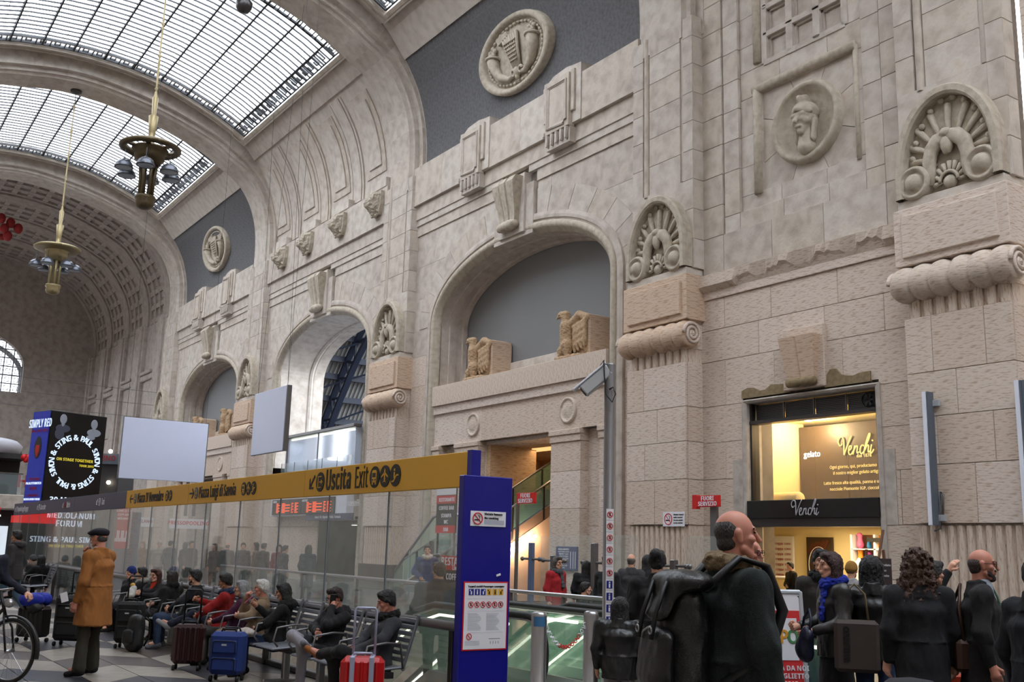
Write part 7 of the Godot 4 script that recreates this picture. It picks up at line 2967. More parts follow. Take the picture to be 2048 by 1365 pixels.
func backpack(label: String, p: Vector3, yaw: float, m: Material) -> Node3D:
	var o := thing("backpack", label, "backpack", p, yaw)
	var so := Solid.new()
	so.cell = 0.018
	so.wrinkle = 0.012
	so.k = 45.0
	so.add(Vector3(0, 0.12, 0), Vector3(0, 0.42, -0.02), Vector3(0.17, 0.13, 0.12), Vector3(0.15, 0.11, 0.1))
	solid_part(o, "sack", m, [so])
	so = Solid.new()
	so.cell = 0.016
	so.wrinkle = 0.008
	so.add(Vector3(0, 0.15, 0.11), Vector3(0, 0.27, 0.1), Vector3(0.12, 0.06, 0.05), Vector3(0.11, 0.05, 0.045))
	solid_part(o, "front_pocket", m, [so])
	for e in [-0.09, 0.09]:
		var s := new_st(true)
		tube(s, [Vector3(e, 0.48, -0.1), Vector3(e * 1.2, 0.42, -0.17), Vector3(e * 1.3, 0.2, -0.17), Vector3(e * 1.2, 0.08, -0.1)], 0.02, 6, false, 0.4, Vector3(0, 0, 1))
		put(s, "strap", M.black, o)
	var s := new_st(true)
	tube(s, arc_pts(Vector3(0, 0.52, -0.05), 0.05, 0, 180, 8), 0.01, 6)
	put(s, "loop", M.black, o)
	return o

# ---------------------------------------------------------------- people
func cloth(c: Color, shiny := false) -> Material:
	var k := "cloth_" + c.to_html(false) + ("s" if shiny else "")
	if not M.has(k):
		var m := mat(k, c, 0.38 if shiny else 0.92)
		m.normal_enabled = true
		m.normal_texture = M.stucco.normal_texture
		m.normal_scale = 0.35 if shiny else 0.6
		m.uv1_triplanar = true
		m.uv1_scale = Vector3(3, 3, 3)
	return M[k]

func hair_mat(c: Color) -> Material:
	var k := "hair_" + c.to_html(false)
	if not M.has(k):
		var m := mat(k, c, 0.55)
		m.normal_enabled = true
		m.normal_texture = M.stucco.normal_texture
		m.normal_scale = 1.2
		m.uv1_triplanar = true
		m.uv1_scale = Vector3(6, 0.9, 6)
	return M[k]

func hand_prims(s: Solid, w: Vector3, d: Vector3, n: Vector3, curl: float, thumb: float):
	var sd := d.cross(n).normalized() * thumb
	s.add(w - d * 0.02, w + d * 0.075, Vector3(0.028, 0.028, 0.028), Vector3(0.034, 0.034, 0.034))
	for i in 4:
		var b := w + d * 0.085 + sd * (1.5 - i) * 0.0195
		var ln: float = [0.066, 0.076, 0.07, 0.054][i]
		var c1 := curl * 0.6
		var m := b + (d * cos(c1) + n * sin(c1)) * ln * 0.5
		var e := m + (d * cos(curl * 1.5) + n * sin(curl * 1.5)) * ln * 0.5
		s.add(b, m, 0.0105, 0.0095)
		s.add(m, e, 0.0095, 0.0075)
	var tb := w + d * 0.03 + sd * 0.026
	var tm := tb + (d * 0.6 + sd * 0.6 + n * 0.4).normalized() * 0.04
	s.add(tb, tm, 0.014, 0.011)
	s.add(tm, tm + (d * 0.9 + n * 0.4).normalized() * 0.03, 0.011, 0.009)

# the figure looks along its own +z; joints are given for a height of 1.75 m
func person(d: Dictionary) -> Node3D:
	var hgt: float = d.get("h", 1.65)
	var q: float = d.get("q", 1.3)
	var o := thing("person", d.l, "person", d.p, d.get("yaw", 0.0), d.get("grp", ""))
	o.scale = Vector3.ONE * hgt / 1.75
	var sit: bool = d.get("sit", false)
	var lean: float = d.get("lean", -0.1 if sit else 0.0)
	var fat: float = d.get("fat", 1.0)
	var pel: Vector3 = Vector3(0, 0.47, 0) if sit else Vector3(0, 0.95, 0)
	var che := pel + Vector3(0, 0.35, lean * 0.7)
	var nck := pel + Vector3(0, 0.53 if not sit else 0.50, lean)
	var hd := nck + Vector3(0, 0.155, 0.035 + d.get("crane", 0.0))
	var sh := {}
	var el := {}
	var wr := {}
	var hp := {}
	var kn := {}
	var an := {}
	var toe := {}
	for k in [[1.0, "L"], [-1.0, "R"]]:
		var sg: float = k[0]
		var t: String = k[1]
		sh[t] = nck + Vector3(sg * 0.18 * fat, -0.07, 0)
		el[t] = d.get("e" + t, sh[t] + Vector3(sg * 0.06 * fat, -0.27, -0.03))
		wr[t] = d.get("w" + t, (el[t] as Vector3) + Vector3(sg * 0.0, -0.235, 0.06))
		hp[t] = pel + Vector3(sg * 0.09 * fat, -0.03, 0)
		kn[t] = d.get("k" + t, Vector3(sg * 0.13, 0.49, 0.44) if sit else Vector3(sg * 0.1, 0.5, 0.03))
		an[t] = d.get("a" + t, Vector3(sg * 0.14, 0.09, 0.42) if sit else Vector3(sg * 0.1, 0.09, -0.02))
		toe[t] = d.get("t" + t, Vector3(sg * 0.15, -0.12, 0.98).normalized())
	var ha: Array = d.get("head", [0.0, 0.0, 0.0])
	var hx := Transform3D(Basis.from_euler(Vector3(ha[1], ha[0], ha[2])), hd)
	var skin: Material = [M.skin_pale, M.skin_ruddy, M.skin_tan][d.get("skin", 0)]
	# body: one skin mesh
	var b := Solid.new()
	b.cell = 0.024
	b.k = 55.0
	b.add(pel, che, Vector3(0.13, 0.1, 0.095), Vector3(0.13, 0.1, 0.095))
	b.add(che, nck - Vector3(0, 0.08, 0), Vector3(0.14, 0.08, 0.09), Vector3(0.09, 0.05, 0.06))
	b.add(sh.L, sh.R, 0.045)
	b.add(nck - Vector3(0, 0.06, 0), hd - Vector3(0, 0.05, 0.02), 0.056, 0.05)
	for t in ["L", "R"]:
		b.add(sh[t], el[t], 0.042, 0.036)
		b.add(el[t], wr[t], 0.036, 0.028)
		b.add(hp[t], kn[t], 0.07, 0.048)
		b.add(kn[t], an[t], 0.047, 0.035)
		b.add(an[t], (an[t] as Vector3) + (toe[t] as Vector3) * 0.1, 0.033, 0.03)
	var h := Solid.new()
	h.cell = 0.0065 * maxf(q, 0.9)
	h.k = 230.0
	h.xf = hx
	h.ell(Vector3(0, 0.03, -0.012), Vector3(0.074, 0.092, 0.093))
	h.add(Vector3(0, -0.02, 0.025), Vector3(0, -0.092, 0.052), Vector3(0.062, 0.05, 0.055), Vector3(0.026, 0.018, 0.026))
	h.add(Vector3(0.045, -0.06, 0.015), Vector3(0.02, -0.092, 0.05), 0.02)
	h.add(Vector3(-0.045, -0.06, 0.015), Vector3(-0.02, -0.092, 0.05), 0.02)
	h.add(Vector3(0, 0.018, 0.086), Vector3(0, -0.026, 0.108), 0.009, 0.013)
	h.add(Vector3(-0.034, 0.03, 0.074), Vector3(0.034, 0.03, 0.074), 0.012)
	h.ell(Vector3(0.042, -0.018, 0.058), Vector3(0.022, 0.02, 0.02))
	h.ell(Vector3(-0.042, -0.018, 0.058), Vector3(0.022, 0.02, 0.02))
	h.add(Vector3(-0.016, -0.052, 0.084), Vector3(0.016, -0.052, 0.084), 0.0085)
	h.add(Vector3(-0.014, -0.064, 0.083), Vector3(0.014, -0.064, 0.083), 0.009)
	h.add(Vector3(0.077, 0.015, -0.012), Vector3(0.072, -0.022, -0.004), Vector3(0.009, 0.018, 0.017), Vector3(0.008, 0.012, 0.011))
	h.add(Vector3(-0.077, 0.015, -0.012), Vector3(-0.072, -0.022, -0.004), Vector3(0.009, 0.018, 0.017), Vector3(0.008, 0.012, 0.011))
	h.add(Vector3(0, -0.03, -0.03), Vector3(0, -0.16, -0.035), 0.052, 0.054)
	var list := [b, h]
	for t in ["L", "R"]:
		var hs := Solid.new()
		hs.cell = 0.0055 * maxf(q, 0.9)
		hs.k = 260.0
		var dir := ((wr[t] as Vector3) - (el[t] as Vector3)).normalized()
		var nn: Vector3 = d.get("n" + t, Vector3(-1 if t == "L" else 1, 0, 0.2))
		nn = (nn - dir * nn.dot(dir)).normalized()
		hand_prims(hs, wr[t], dir, nn, d.get("c" + t, 0.5), -1.0 if t == "L" else 1.0)
		list.append(hs)
	solid_part(o, "body", skin, list)
	# eyes and brows
	if q < 1.6:
		var es := new_st(true)
		for sg in [-1.0, 1.0]:
			ball(es, Vector3(sg * 0.031, 0.012, 0.0805), Vector3(0.0125, 0.005, 0.006), 8)
		put(es, "eyes", M.eye_dark, o, hx)
		es = new_st(true)
		for sg in [-1.0, 1.0]:
			tube(es, [Vector3(sg * 0.014, 0.033, 0.088), Vector3(sg * 0.032, 0.037, 0.084), Vector3(sg * 0.05, 0.03, 0.07)], 0.004, 5)
		put(es, "eyebrows", hair_mat(d.get("hc", Color(0.09, 0.07, 0.06))), o, hx)
		es = new_st(true)
		ball(es, Vector3(0, -0.058, 0.088), Vector3(0.02, 0.006, 0.006), 8)
		put(es, "lips", M.lips, o, hx)
	# coat or jacket
	var cc: Color = d.get("coat", Color(0.07, 0.07, 0.08))
	var c := Solid.new()
	c.cell = 0.0135 * q
	c.k = 48.0
	c.wrinkle = d.get("wrinkle", 0.011)
	c.seed = cnt.size()
	c.add(pel + Vector3(0, -0.02, 0), che, Vector3(0.165 * fat, 0.05, 0.128 * fat), Vector3(0.178 * fat, 0.08, 0.13 * fat))
	c.add(che, nck - Vector3(0, 0.09, 0), Vector3(0.178 * fat, 0.09, 0.125 * fat), Vector3(0.13 * fat, 0.06, 0.085))
	c.add(sh.L, sh.R, 0.066)
	c.add(nck - Vector3(0, 0.06, 0.01), nck + Vector3(0, 0.025 + d.get("collar", 0.0), -0.012), Vector3(0.088, 0.02, 0.085), Vector3(0.078, 0.015, 0.078))
	for t in ["L", "R"]:
		c.add(sh[t], el[t], 0.07 * sqrt(fat), 0.057)
		c.add(el[t], (el[t] as Vector3).lerp(wr[t], 0.94), 0.057, 0.043)
	var hem: float = d.get("hem", 0.82)
	if sit:
		if hem < 0.8:
			for t in ["L", "R"]:
				c.add(hp[t], (hp[t] as Vector3).lerp(kn[t], 0.62), 0.105, 0.1)
		c.add(pel, pel + Vector3(0, 0.02, 0.05), Vector3(0.19, 0.1, 0.15))
	elif hem < 0.9:
		c.add(pel + Vector3(0, 0.1, 0), Vector3(0, hem, 0.0), Vector3(0.168 * fat, 0.02, 0.132 * fat), Vector3((0.172 + (0.95 - hem) * 0.09) * fat, 0.02, (0.14 + (0.95 - hem) * 0.1) * fat))
	solid_part(o, "coat", cloth(cc, d.get("leather", false)), [c])
	if not sit and q < 1.4 and not d.get("back", false):
		var bs := new_st()
		for k in 4:
			ball(bs, Vector3(0.03, lerpf(hem + 0.12, 1.3, k / 3.0), 0.145 * fat), Vector3(0.012, 0.012, 0.006), 8)
		stuff(put(bs, "buttons", M.rubber, o))
	# trousers or skirt
	var lc: Color = d.get("legs", Color(0.06, 0.06, 0.075))
	var l := Solid.new()
	l.cell = 0.016 * q
	l.k = 60.0
	l.wrinkle = 0.009
	l.stretch = Vector3(10, 6, 10)
	l.add(pel, pel - Vector3(0, 0.04, 0), Vector3(0.155 * fat, 0.11, 0.115))
	for t in ["L", "R"]:
		l.add(hp[t], kn[t], 0.092, 0.066)
		l.add(kn[t], (kn[t] as Vector3).lerp(an[t], 0.96), 0.066, 0.055 + d.get("flare", 0.0))
	if d.has("skirt"):
		l.add(pel, Vector3(0, d.skirt, 0), Vector3(0.17, 0.02, 0.13), Vector3(0.2, 0.02, 0.16))
	solid_part(o, "skirt" if d.has("skirt") else "trousers", cloth(lc), [l])
	if q < 2.2:
		for t in ["L", "R"]:
			var f := Solid.new()
			f.cell = 0.01 * q
			f.k = 90.0
			var a: Vector3 = an[t]
			var td: Vector3 = toe[t]
			var dn := ((an[t] as Vector3) - (kn[t] as Vector3)).normalized()
			f.add(a + dn * 0.035 - td * 0.035, a + dn * 0.045 + td * 0.14, 0.042, 0.034)
			f.add(a - dn * 0.03, a + dn * 0.03, 0.045)
			solid_part(o, "shoe", cloth(d.get("shoe", Color(0.05, 0.045, 0.045))), [f])
	# hair
	var hs: String = d.get("hair", "short")
	var r := Solid.new()
	r.cell = 0.009 * q
	r.k = 85.0
	r.xf = hx
	r.wrinkle = 0.009
	r.stretch = Vector3(38, 16, 38)
	if hs == "bald":
		r.ell(Vector3(0, 0.014 + d.get("crown", 0.0), -0.034), Vector3(0.0765, 0.066, 0.077))
		r.ell(Vector3(0, -0.03, -0.05), Vector3(0.064, 0.05, 0.05))
		r.k = 200.0
		r.cell = 0.007 * q
		r.wrinkle = 0.002
	elif hs != "cap" and hs != "beanie":
		r.ell(Vector3(0, 0.052, -0.022), Vector3(0.084, 0.083, 0.094))
		r.ell(Vector3(0, -0.005, -0.058), Vector3(0.074, 0.075, 0.05))
		r.add(Vector3(0.07, 0.03, 0.012), Vector3(0.074, -0.0, -0.03), 0.018)
		r.add(Vector3(-0.07, 0.03, 0.012), Vector3(-0.074, -0.0, -0.03), 0.018)
		r.add(Vector3(-0.045, 0.098, 0.05), Vector3(0.045, 0.098, 0.05), 0.026)
	if hs == "long" or hs == "curly" or hs == "bob":
		var n := 0.0 if hs == "bob" else 1.0
		for k in 7:
			var a := lerpf(-1.72, 1.72, k / 6.0)
			var p0 := Vector3(sin(a) * 0.075, 0.03, -0.02 - cos(a) * 0.055)
			var p1 := p0 + Vector3(sin(a) * (0.05 if hs == "curly" else 0.012), -0.15 - 0.14 * n + (0.03 if absf(a) > 1.5 else 0.0), -0.01)
			r.add(p0, p1, 0.032, 0.055 if hs == "curly" else 0.03)
		if hs == "curly":
			r.wrinkle = 0.034
			r.stretch = Vector3(22, 15, 22)
			r.ell(Vector3(0, -0.08, -0.05), Vector3(0.13, 0.12, 0.08))
			r.ell(Vector3(0, 0.05, -0.03), Vector3(0.1, 0.1, 0.1))
	elif hs == "bun":
		r.ell(Vector3(0.01, 0.09, -0.1), Vector3(0.055, 0.05, 0.05))
	elif hs == "cap":
		r.wrinkle = 0.0
		r.ell(Vector3(0, 0.072, -0.015), Vector3(0.098, 0.05, 0.115))
		r.add(Vector3(-0.04, 0.058, 0.09), Vector3(0.04, 0.058, 0.09), Vector3(0.035, 0.016, 0.04))
		r.add(Vector3(0, 0.045, -0.03), Vector3(0, 0.05, 0.02), Vector3(0.084, 0.03, 0.09))
	elif hs == "beanie":
		r.wrinkle = 0.004
		r.ell(Vector3(0, 0.05, -0.015), Vector3(0.088, 0.098, 0.1))
		r.ell(Vector3(0, 0.02, -0.03), Vector3(0.09, 0.05, 0.09))
	var hc: Color = d.get("hc", Color(0.09, 0.07, 0.06))
	if hs == "cap" or hs == "beanie":
		solid_part(o, "cap" if hs == "cap" else "knit_hat", cloth(d.get("hat", Color(0.06, 0.06, 0.12))), [r])
		var r2 := Solid.new()
		r2.cell = 0.011 * q
		r2.xf = hx
		r2.wrinkle = 0.006
		r2.stretch = Vector3(38, 16, 38)
		r2.ell(Vector3(0, -0.008, -0.052), Vector3(0.075, 0.055, 0.05))
		solid_part(o, "hair", hair_mat(hc), [r2])
	else:
		solid_part(o, "hair", hair_mat(hc), [r])
	# extras
	if d.has("beard"):
		var bd := Solid.new()
		bd.cell = 0.009 * q
		bd.xf = hx
		bd.k = 110.0
		bd.wrinkle = 0.004
		bd.stretch = Vector3(40, 30, 40)
		bd.add(Vector3(0.04, -0.06, 0.03), Vector3(0, -0.098, 0.062), 0.024)
		bd.add(Vector3(-0.04, -0.06, 0.03), Vector3(0, -0.098, 0.062), 0.024)
		bd.add(Vector3(-0.025, -0.042, 0.088), Vector3(0.025, -0.042, 0.088), 0.008)
		solid_part(o, "beard", hair_mat(d.beard), [bd])
	if d.has("scarf"):
		var sc := Solid.new()
		sc.cell = 0.012 * q
		sc.k = 60.0
		sc.wrinkle = 0.016
		sc.stretch = Vector3(18, 24, 18)
		for k in 8:
			var a0 := k * TAU / 8
			var a1 := (k + 1) * TAU / 8
			sc.add(nck + Vector3(sin(a0) * 0.082, 0.015 - 0.02 * cos(a0), cos(a0) * 0.085), nck + Vector3(sin(a1) * 0.082, 0.015 - 0.02 * cos(a1), cos(a1) * 0.085), 0.036)
		if d.get("scarf_long", false):
			sc.add(nck + Vector3(0.03, -0.02, 0.1), che + Vector3(0.06, -0.12, 0.15), Vector3(0.045, 0.04, 0.02), Vector3(0.05, 0.04, 0.02))
		solid_part(o, "scarf", cloth(d.scarf), [sc])
	if d.has("fur"):
		var fu := Solid.new()
		fu.cell = 0.013 * q
		fu.wrinkle = 0.03
		fu.stretch = Vector3(40, 40, 40)
		for k in 6:
			var a0 := PI + (k - 3) * 0.55
			var a1 := PI + (k - 2) * 0.55
			fu.add(nck + Vector3(sin(a0) * 0.13, 0.01, cos(a0) * 0.12), nck + Vector3(sin(a1) * 0.13, 0.01, cos(a1) * 0.12), 0.07)
		solid_part(o, "fur_trim", hair_mat(d.fur), [fu])
	if d.get("hood", false):
		var ho := Solid.new()
		ho.cell = 0.013 * q
		ho.wrinkle = 0.012
		ho.stretch = Vector3(16, 16, 16)
		for k in 6:
			var a0 := PI + (k - 3) * 0.6
			var a1 := PI + (k - 2) * 0.6
			ho.add(nck + Vector3(sin(a0) * 0.11, 0.0, cos(a0) * 0.11), nck + Vector3(sin(a1) * 0.11, 0.0, cos(a1) * 0.11), 0.055)
		solid_part(o, "hood", cloth(cc), [ho])
	if d.get("glasses", false):
		var g := new_st(true)
		for sg in [-1.0, 1.0]:
			tube(g, arc_pts(Vector3(sg * 0.034, 0.01, 0.096), 0.022, 0, 360, 12, Vector3(1, 0, -0.15 * sg)), 0.0028, 5, true)
			tube(g, [Vector3(sg * 0.055, 0.014, 0.09), Vector3(sg * 0.08, 0.016, 0.0)], 0.0025, 5)
		tube(g, [Vector3(-0.012, 0.014, 0.1), Vector3(0.012, 0.014, 0.1)], 0.0025, 5)
		put(g, "glasses", M.rubber, o, hx)
	if d.has("shirt"):
		var s2 := Solid.new()
		s2.cell = 0.012 * q
		s2.add(nck + Vector3(0, -0.02, 0.07), che + Vector3(0, 0.0, 0.13), Vector3(0.045, 0.03, 0.02), Vector3(0.02, 0.03, 0.012))
		s2.add(nck + Vector3(0, -0.01, 0.02), nck + Vector3(0, 0.035, 0.015), Vector3(0.066, 0.02, 0.066))
		solid_part(o, "shirt", cloth(d.shirt), [s2])
		if d.has("tie"):
			var ts := new_st()
			tube(ts, [nck + Vector3(0, -0.01, 0.095), nck + Vector3(0, -0.08, 0.125), che + Vector3(0, 0.02, 0.146)], [0.016, 0.02, 0.026], 6, false, 0.35, Vector3(0, 0, 1))
			put(ts, "tie", cloth(d.tie), o)
	return o

func V(x: float, y: float, z: float) -> Vector3:
	return Vector3(x, y, z)

func people():
	var sk := [Color(0.80, 0.60, 0.50), Color(0.74, 0.50, 0.42), Color(0.66, 0.46, 0.36)]
	mat("skin_pale", sk[0], 0.55)
	mat("skin_ruddy", sk[1], 0.55)
	mat("skin_tan", sk[2], 0.55)
	mat("eye_dark", Color(0.10, 0.07, 0.06), 0.2)
	mat("lips", Color(0.58, 0.30, 0.28), 0.5)
	var blk := Color(0.075, 0.075, 0.085)
	var jean := Color(0.14, 0.21, 0.33)
	# standing crowd on the right
	person({"l": "tall balding man in a long dark green coat, seen from behind", "p": V(-3.74, 0, 14.63), "h": 1.83, "yaw": 163, "q": 0.8, "hair": "bald", "crown": 0.016, "hc": Color(0.20, 0.185, 0.18), "coat": Color(0.085, 0.12, 0.115), "hem": 0.42, "fat": 1.14, "skin": 1, "collar": 0.02, "scarf": Color(0.45, 0.38, 0.28), "wrinkle": 0.014, "head": [-0.25, -0.08, 0.0], "back": true, "eL": V(0.26, 1.14, 0.0), "eR": V(-0.26, 1.14, 0.02)})
	person({"l": "man with dark glasses and a brown leather jacket beside the tall man in green", "p": V(-6.56, 0, 11.48), "h": 1.74, "yaw": 96, "hair": "bald", "hc": Color(0.3, 0.27, 0.25), "coat": Color(0.19, 0.115, 0.10), "leather": true, "glasses": true, "skin": 1, "hem": 0.75, "fat": 1.08})
	person({"l": "white-haired person behind the man in the brown leather jacket", "p": V(-7.5, 0, 10.75), "h": 1.57, "yaw": 150, "hair": "bob", "hc": Color(0.72, 0.71, 0.70), "coat": Color(0.25, 0.2, 0.28), "q": 1.5})
	person({"l": "woman with long dark red hair, black jacket and bright blue scarf facing left", "p": V(-6.02, 0, 11.01), "h": 1.65, "yaw": -30, "q": 0.9, "hair": "long", "hc": Color(0.20, 0.08, 0.065), "coat": Color(0.12, 0.115, 0.11), "leather": true, "hem": 0.84, "scarf": Color(0.05, 0.14, 0.55), "scarf_long": true, "skirt": 0.42, "legs": blk, "fat": 1.08, "eR": V(-0.27, 1.13, 0.02), "wR": V(-0.2, 1.08, 0.26), "eL": V(0.27, 1.14, 0.03), "wL": V(0.18, 1.06, 0.26), "nR": V(0.6, 0.5, 0), "cR": 1.1})
	person({"l": "young woman with dark hair pulled back and a black scarf facing the camera", "p": V(-7.03, 0, 9.95), "h": 1.68, "yaw": 50, "hair": "bun", "hc": Color(0.09, 0.065, 0.06), "coat": Color(0.17, 0.15, 0.14), "scarf": Color(0.05, 0.05, 0.055), "scarf_long": true, "hem": 0.8})
	person({"l": "shop clerk in a black zipped jacket with folded arms inside the lit shop", "p": V(-17.2, 0, -1.35), "h": 1.46, "yaw": -20, "hair": "short", "coat": blk, "eR": V(-0.24, 1.12, 0.05), "wR": V(0.06, 1.08, 0.2), "eL": V(0.26, 1.12, 0.02), "wL": V(0.16, 0.9, 0.2)})
	person({"l": "person in a mustard knit hat with a bag strap at the shop door", "p": V(-9.25, 0, 6.63), "h": 1.55, "yaw": 190, "hair": "beanie", "hat": Color(0.55, 0.40, 0.16), "hc": Color(0.4, 0.26, 0.14), "coat": Color(0.55, 0.54, 0.55), "q": 1.6})
	person({"l": "woman with big curly brown hair and a long dark coat, seen from behind", "p": V(-4.95, 0, 11.35), "h": 1.67, "yaw": 232, "q": 0.8, "hair": "curly", "hc": Color(0.25, 0.145, 0.085), "coat": Color(0.075, 0.075, 0.09), "hem": 0.5, "fat": 1.1, "back": true})
	person({"l": "woman with long straight black hair in a shiny black jacket", "p": V(-5.85, 0, 10.72), "h": 1.63, "yaw": 215, "q": 0.9, "hair": "long", "hc": Color(0.035, 0.033, 0.04), "coat": Color(0.06, 0.06, 0.07), "leather": true, "legs": jean, "eL": V(0.27, 1.12, 0.0), "wL": V(0.25, 1.0, 0.2), "back": true})
	person({"l": "short person with a fur-trimmed hood behind the red-haired woman", "p": V(-6.45, 0, 9.9), "h": 1.50, "yaw": 225, "hair": "bob", "hc": Color(0.19, 0.12, 0.09), "coat": Color(0.07, 0.075, 0.1), "fur": Color(0.50, 0.38, 0.25), "legs": jean, "back": true})
	person({"l": "person hidden behind the curly-haired woman, pointing to the right with a raised hand", "p": V(-5.78, 0, 9.95), "h": 1.60, "yaw": 170, "hair": "short", "coat": Color(0.1, 0.1, 0.11), "eL": V(0.2, 1.42, 0.22), "wL": V(0.12, 1.66, 0.36), "cL": 0.3, "nL": V(0, -0.3, 1), "back": true})
	person({"l": "bald man with glasses, goatee and green tie in a dark grey overcoat", "p": V(-4.66, 0, 11.01), "h": 1.70, "yaw": 128, "q": 0.8, "hair": "bald", "hc": Color(0.2, 0.15, 0.13), "coat": Color(0.105, 0.10, 0.105), "hem": 0.5, "glasses": true, "beard": Color(0.16, 0.1, 0.08), "shirt": Color(0.62, 0.66, 0.72), "tie": Color(0.35, 0.48, 0.40), "skin": 1, "fat": 1.08, "cR": 0.7})
	person({"l": "man with short black hair in a navy coat at the right edge", "p": V(-3.80, 0, 11.75), "h": 1.63, "yaw": 165, "q": 0.8, "hair": "short", "hc": Color(0.05, 0.045, 0.05), "coat": Color(0.055, 0.06, 0.085), "hem": 0.45, "skin": 1, "collar": 0.03, "fat": 1.15, "back": true})
	person({"l": "woman with a dark bun and black padded coat holding a blue bottle, seen from behind", "p": V(-7.51, 0, 11.72), "h": 1.63, "yaw": 225, "q": 0.8, "hair": "bun", "hc": Color(0.07, 0.055, 0.055), "coat": Color(0.07, 0.068, 0.075), "collar": 0.02, "hem": 0.72, "fat": 1.14, "wrinkle": 0.016, "eR": V(-0.28, 1.1, -0.02), "wR": V(-0.27, 0.87, 0.1), "cR": 1.3, "back": true})
	person({"l": "small girl with a dark ponytail in a black leather jacket and grey trousers", "p": V(-7.07, 0, 12.55), "h": 1.22, "yaw": 222, "q": 0.8, "hair": "long", "hc": Color(0.06, 0.05, 0.05), "coat": Color(0.06, 0.06, 0.07), "leather": true, "legs": Color(0.50, 0.49, 0.50), "fat": 1.2, "hem": 0.8, "back": true})
	# people by the wall
	var gm := "people standing by the wall"
	person({"l": "grey-haired man in a grey jacket with his back to the camera by the stone pier", "p": V(-13.25, 0, 7.11), "h": 1.57, "yaw": 215, "hair": "bald", "hc": Color(0.35, 0.33, 0.32), "coat": Color(0.22, 0.22, 0.23), "q": 1.7, "grp": gm})
	person({"l": "dark-haired person right of the grey-jacketed man by the stone pier", "p": V(-13.55, 0, 6.5), "h": 1.56, "yaw": 190, "hair": "long", "coat": Color(0.12, 0.12, 0.14), "q": 1.8, "grp": gm})
	person({"l": "man in a dark suit half hidden behind the camera pole", "p": V(-12.9, 0, 7.9), "h": 1.52, "yaw": 20, "hair": "short", "coat": Color(0.1, 0.1, 0.12), "shirt": Color(0.7, 0.7, 0.72), "q": 1.7, "grp": gm})
	person({"l": "dark-haired woman in a black coat, back to the camera, left of the camera pole", "p": V(-15.3, 0, 6.43), "h": 1.42, "yaw": 225, "hair": "long", "hc": Color(0.09, 0.06, 0.055), "coat": blk, "hem": 0.5, "fat": 1.2, "q": 1.6, "grp": gm})
	person({"l": "woman with glasses in a red and grey jacket beside the blue notice", "p": V(-14.25, 0, 7.9), "h": 1.49, "yaw": 100, "hair": "bob", "hc": Color(0.25, 0.22, 0.2), "coat": Color(0.62, 0.10, 0.13), "scarf": Color(0.3, 0.3, 0.32), "scarf_long": true, "glasses": true, "q": 1.5, "grp": gm})
	person({"l": "person in black seated low in front of the woman in the red jacket", "p": V(-13.6, 0, 7.7), "h": 1.55, "sit": true, "yaw": 150, "hair": "short", "coat": blk, "q": 1.7})
	person({"l": "man in a blue jacket and white scarf left of the blue pillar", "p": V(-19.71, 0, 7.3), "h": 1.63, "yaw": 60, "hair": "short", "hc": Color(0.28, 0.25, 0.23), "coat": Color(0.16, 0.24, 0.40), "scarf": Color(0.75, 0.72, 0.68), "q": 1.5, "eR": V(-0.3, 1.15, 0.0), "wR": V(-0.15, 1.02, 0.12)})
	person({"l": "broad man in a black jacket going down the escalator behind the glass", "p": V(-11.62, -0.21, 11.72), "h": 1.62, "yaw": -118, "q": 1.0, "hair": "short", "hc": Color(0.07, 0.06, 0.06), "coat": Color(0.075, 0.075, 0.085), "legs": Color(0.12, 0.12, 0.10), "fat": 1.3, "collar": 0.02, "head": [0.5, 0, 0], "back": true})
	# walking and standing at the left
	person({"l": "old man in a tan coat and dark flat cap, hand raised to his mouth", "p": V(-13.37, 0, 15.47), "h": 1.72, "yaw": -42, "q": 0.8, "hair": "cap", "hat": Color(0.06, 0.055, 0.10), "hc": Color(0.2, 0.18, 0.17), "coat": Color(0.56, 0.35, 0.15), "hem": 0.60, "legs": Color(0.17, 0.16, 0.12), "flare": 0.025, "fat": 1.24, "glasses": true, "skin": 1, "shirt": Color(0.75, 0.75, 0.76), "wrinkle": 0.012, "eR": V(-0.27, 1.2, 0.13), "wR": V(-0.10, 1.42, 0.20), "nR": V(0.3, -0.2, -1), "cR": 1.0, "eL": V(0.3, 1.12, 0.0), "wL": V(0.27, 0.88, 0.09), "cL": 0.5, "head": [-0.12, 0.03, 0.0], "kL": V(0.13, 0.5, 0.03), "aL": V(0.17, 0.09, 0.02), "kR": V(-0.12, 0.5, 0.04), "aR": V(-0.15, 0.09, 0.03)})
	person({"l": "dark-haired man walking left in a grey jacket and jeans behind the bicycle", "p": V(-22.22, 0, 15.01), "h": 1.69, "yaw": -40, "hair": "short", "coat": Color(0.20, 0.19, 0.19), "legs": Color(0.24, 0.33, 0.40), "hem": 0.8, "skin": 2, "hood": true, "kL": V(0.1, 0.52, 0.2), "aL": V(0.1, 0.1, 0.3), "kR": V(-0.1, 0.5, -0.05), "aR": V(-0.1, 0.14, -0.32)})
	person({"l": "cyclist in a navy jacket holding the handlebar at the left edge", "p": V(-13.62, 0, 16.72), "h": 1.62, "yaw": 118, "q": 0.9, "hair": "short", "hc": Color(0.12, 0.1, 0.09), "coat": Color(0.055, 0.065, 0.13), "legs": Color(0.07, 0.08, 0.12), "fat": 1.25, "lean": 0.1, "eL": V(0.25, 1.2, 0.12), "wL": V(0.36, 1.03, 0.42), "cL": 1.2, "nL": V(0, -1, 0), "eR": V(-0.25, 1.2, 0.15), "wR": V(-0.2, 1.03, 0.42), "cR": 1.2, "nR": V(0, -1, 0)})
	# seated along the fence
	var z := 13.50
